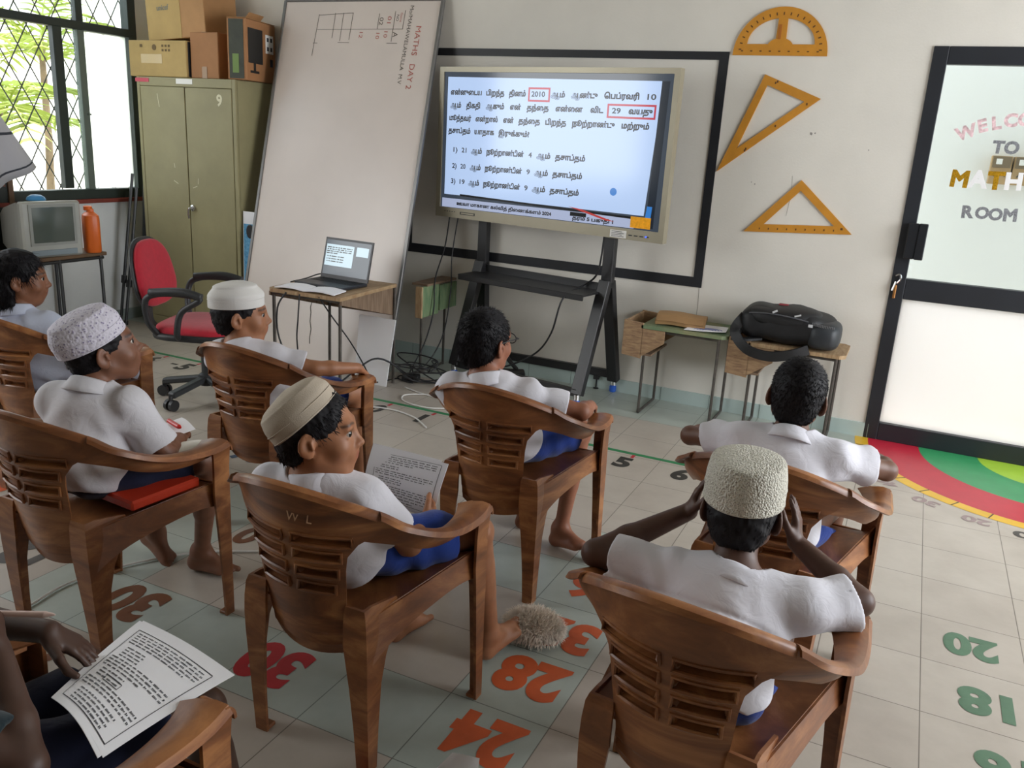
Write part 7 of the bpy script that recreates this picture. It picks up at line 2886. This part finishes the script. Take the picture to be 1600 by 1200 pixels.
for k, (dx, dz) in enumerate(((0.0, 0.0), (-0.018, 0.014))):
    o = 0.006 * k
    g, f4 = sheet((-1.553 + dx, -3.185 + o, 0.520 + dz), (-1.330 + dx * 0.3, -3.185 + o, 0.505 + dz * 0.3), (-1.313 + dx * 1.5, -3.118 + o, 0.648 + dz * 0.2), (-1.565 + dx * 0.2, -3.118 + o, 0.640 + dz), bend=fold4, n=12)
    mb = MB()
    mb.slab(g, 0.0016)
    pg = part('page', mb, M_white, ws, smooth='auto')
    if k == 0:
        ff = f4
pg0 = [c for c in ws.children][0]
rows4 = [(0.90, 0.10, 0.90), (0.86, 0.10, 0.90), (0.82, 0.10, 0.90), (0.78, 0.10, 0.60), (0.72, 0.16, 0.42), (0.68, 0.16, 0.42), (0.62, 0.10, 0.90), (0.58, 0.10, 0.90), (0.54, 0.10, 0.80), (0.48, 0.16, 0.5),
         (0.44, 0.16, 0.5), (0.40, 0.16, 0.5), (0.33, 0.10, 0.9), (0.29, 0.10, 0.9), (0.25, 0.10, 0.9), (0.20, 0.14, 0.86), (0.15, 0.14, 0.86), (0.10, 0.14, 0.7)]
mb = print_lines(ff, rows4, h=0.020, seed=2)
part('printed_text', mb, M_ink, pg0)
mb = MB()


def page_frame(mb, f, a, b, c, d, w, lift=0.0013, n=12, wv=None):
    wv = wv or w
    for s0, s1 in (((a, b), (c, b)), ((a, d), (c, d))):
        mb.grid([[f(s0[0] + (s1[0] - s0[0]) * i / n, s0[1] + e, lift) for e in (0, wv)] for i in range(n + 1)])
    for x in (a, c):
        mb.grid([[f(x + e, b + (d - b) * i / n, lift) for e in (0, w)] for i in range(n + 1)])


page_frame(mb, ff, 0.07, 0.06, 0.93, 0.94, 0.006)
part('printed_border', mb, M_ink, pg0)
g, f5 = sheet((-1.575, -3.345, 0.518), (-1.36, -3.345, 0.518), (-1.335, -3.205, 0.508), (-1.545, -3.205, 0.518), bend=lambda u, v: 0.012 * math.sin(PI * v) + 0.004 * math.sin(7 * u), n=10)
lp2 = thing('worksheet', 'creased worksheet lying on the lap of the boy in the beige cap', 'paper', (-1.46, -3.28, 0.5))
mb = MB()
mb.slab(g, 0.0014)
pg = part('page', mb, mat('paper_warm', 'e2ded4', 0.8), lp2, smooth='auto')
mb = print_lines(f5, [(0.15 + 0.08 * k, 0.1, 0.9) for k in range(9)], h=0.02, seed=5)
part('printed_text', mb, mat('print_grey', '8b8983', 0.9), pg)

# big worksheet at the lower left
w8 = thing('worksheet', 'large printed worksheet pinned under a thumb in the lower left corner', 'paper', (-1.45, -4.1, 0.5))
g, f8 = sheet((-1.404, -4.280, 0.600), (-1.222, -4.340, 0.600), (-1.253, -4.032, 0.545), (-1.536, -3.988, 0.545), bend=lambda u, v: 0.004 + 0.014 * math.sin(PI * u) * (1 - 0.5 * v) - 0.016 * (v - 0.5) ** 2, n=14)
for k in range(2):
    mb = MB()
    mb.slab([[p + Vector((0.004 * k, 0.006 * k, -0.002 * k)) for p in r] for r in g], 0.0012)
    o = part('page', mb, M_white, w8, smooth='auto')
    if k == 0:
        p8 = o
mb = MB()
page_frame(mb, f8, 0.09, 0.06, 0.93, 0.89, 0.007)
part('printed_border', mb, M_ink, p8)
rows8 = [(0.855 - 0.032 * k, 0.13, 0.9 - 0.1 * (k == 4)) for k in range(5)] + [(0.67 - 0.033 * k, 0.18, 0.42) for k in range(4)] + [(0.535 - 0.032 * k, 0.13, 0.9 - 0.25 * (k == 3)) for k in range(4)] + \
        [(0.40 - 0.032 * k, 0.18, 0.5) for k in range(3)] + [(0.29 - 0.031 * k, 0.13, 0.9) for k in range(3)] + [(0.18 - 0.031 * k, 0.2, 0.8) for k in range(4)]
mb = print_lines(f8, rows8, h=0.017, seed=8)
part('printed_text', mb, M_ink, p8)
mb = MB()
page_frame(mb, f8, 0.30, 0.315, 0.52, 0.365, 0.006)
part('printed_box', mb, M_ink, p8)

# lap paper of the boy in the lace cap
l2 = thing('worksheet', 'folded worksheet on the thigh of the boy in the lace cap', 'paper', (-2.2, -3.27, 0.53))
g, f2 = sheet((-2.265, -3.345, 0.560), (-2.165, -3.375, 0.548), (-2.110, -3.205, 0.536), (-2.205, -3.170, 0.542), bend=lambda u, v: 0.006 + 0.014 * math.sin(PI * u), n=8)
mb = MB()
mb.slab(g, 0.0014)
part('page', mb, mat('paper_warm', 'e2ded4', 0.8), l2, smooth='auto')
l3 = thing('worksheet', 'small white sheet in the fingers of the boy in the lace cap', 'paper', (-2.28, -3.12, 0.55))
g, f3 = sheet((-2.375, -3.195, 0.560), (-2.275, -3.225, 0.556), (-2.255, -3.125, 0.566), (-2.335, -3.105, 0.580), bend=lambda u, v: 0.006 * math.sin(4 * u), n=8)
mb = MB()
mb.slab(g, 0.0014)
part('page', mb, M_white, l3, smooth='auto')


def pen(name, lab, a, b, r, m, m2):
    a, b = Vector(a), Vector(b)
    t = thing(name, lab, 'pen', (a + b) / 2)
    mb = MB()
    mb.tube([a, a.lerp(b, 0.84)], r, 10)
    part('pen_barrel', mb, m, t, smooth='auto')
    mb = MB()
    mb.tube([a.lerp(b, 0.84), a.lerp(b, 0.95), b], [r, r * 0.55, r * 0.2], 10)
    part('pen_tip', mb, m2, t, smooth='auto')
    return t


pen('pen', 'short red pen in the fingers of the boy in the lace cap', (-2.345, -3.150, 0.580), (-2.265, -3.175, 0.578), 0.0075, mat('pen_red', 'c8231c', 0.35), mat('pen_red', 'c8231c', 0.35))
pen('pen', 'pale pink pen held up by the pupil in the lower left corner', (-1.500, -4.300, 0.738), (-1.398, -4.262, 0.748), 0.0052, mat('pen_pink', 'd9bdb4', 0.3), mat('pen_pink', 'd9bdb4', 0.3))
# red folder on the seat
mb = MB()
mb.box((-2.205, -3.375, 0.462), (0.19, 0.24, 0.030), Matrix.Rotation(-0.08, 3, 'Z'), bev=0.006)
solo('plastic_folder', mb, mat('folder_red', 'c2371a', 0.4), 'orange red folder lying on the seat under the boy in the lace cap', 'folder', (-2.205, -3.375, 0.445))

# fluffy duster on the floor tile 32
fd = thing('fluffy_duster', 'fluffy cream duster lying on the painted floor tile 32', 'duster', (-1.10, -2.83, 0))
mb = MB()
rr = random.Random(3)


def wf(q):
    return q * (1 + 0.05 * math.sin(60 * q.x + 40 * q.y))


mb.grid(blob_surface((-1.135, -2.835, 0.036), 0.085, 0.070, 0.034, 2.2, 24, 12, wf), closed_u=True)
part('duster_core', mb, mat('fluff_cream', 'd8cabb', 0.95), fd, smooth=True)
mb = MB()
for k in range(5200):
    a, b = rr.uniform(0, 2 * PI), math.asin(rr.uniform(-0.35, 1))
    n_ = Vector((math.cos(a) * math.cos(b), math.sin(a) * math.cos(b), math.sin(b)))
    p = Vector((-1.135 + 0.083 * n_.x, -2.835 + 0.068 * n_.y, 0.036 + 0.032 * n_.z))
    d = (n_ + Vector((rr.gauss(0, 0.45), rr.gauss(0, 0.45), rr.gauss(-0.1, 0.35)))).normalized()
    L = rr.uniform(0.010, 0.026)
    s = d.cross(Vector((0.3, 0.2, 1))).normalized() * 0.0011
    e = p + d * L
    e2 = e + (d + Vector((rr.gauss(0, 0.4), rr.gauss(0, 0.4), -0.5))).normalized() * L * 0.5
    if e2.z < 0.002:
        e2.z = 0.002
    if e.z < 0.002:
        e.z = 0.002
    mb.add([p - s, p + s, e + s * 0.8, e - s * 0.8, e2], [(0, 1, 2, 3), (3, 2, 4)])
o = part('duster_fluff', mb, mat('fluff_light', 'ece0d3', 0.95, var=0.15, scale=40), fd)
o['kind'] = 'stuff'

# folded sheet whose corner shows at the lower edge
fs_ = thing('folded_sheet', 'white folded paper corner standing up at the bottom edge on tile 24', 'paper', (-0.98, -3.52, 0))
g, f6 = sheet((-1.11, -3.56, 0.0012), (-0.95, -3.60, 0.0012), (-0.985, -3.50, 0.080), (-1.06, -3.50, 0.065), bend=lambda u, v: 0.01 * math.sin(PI * u), n=6)
mb = MB()
mb.slab(g, 0.0012)
part('page', mb, M_white, fs_, smooth='auto')
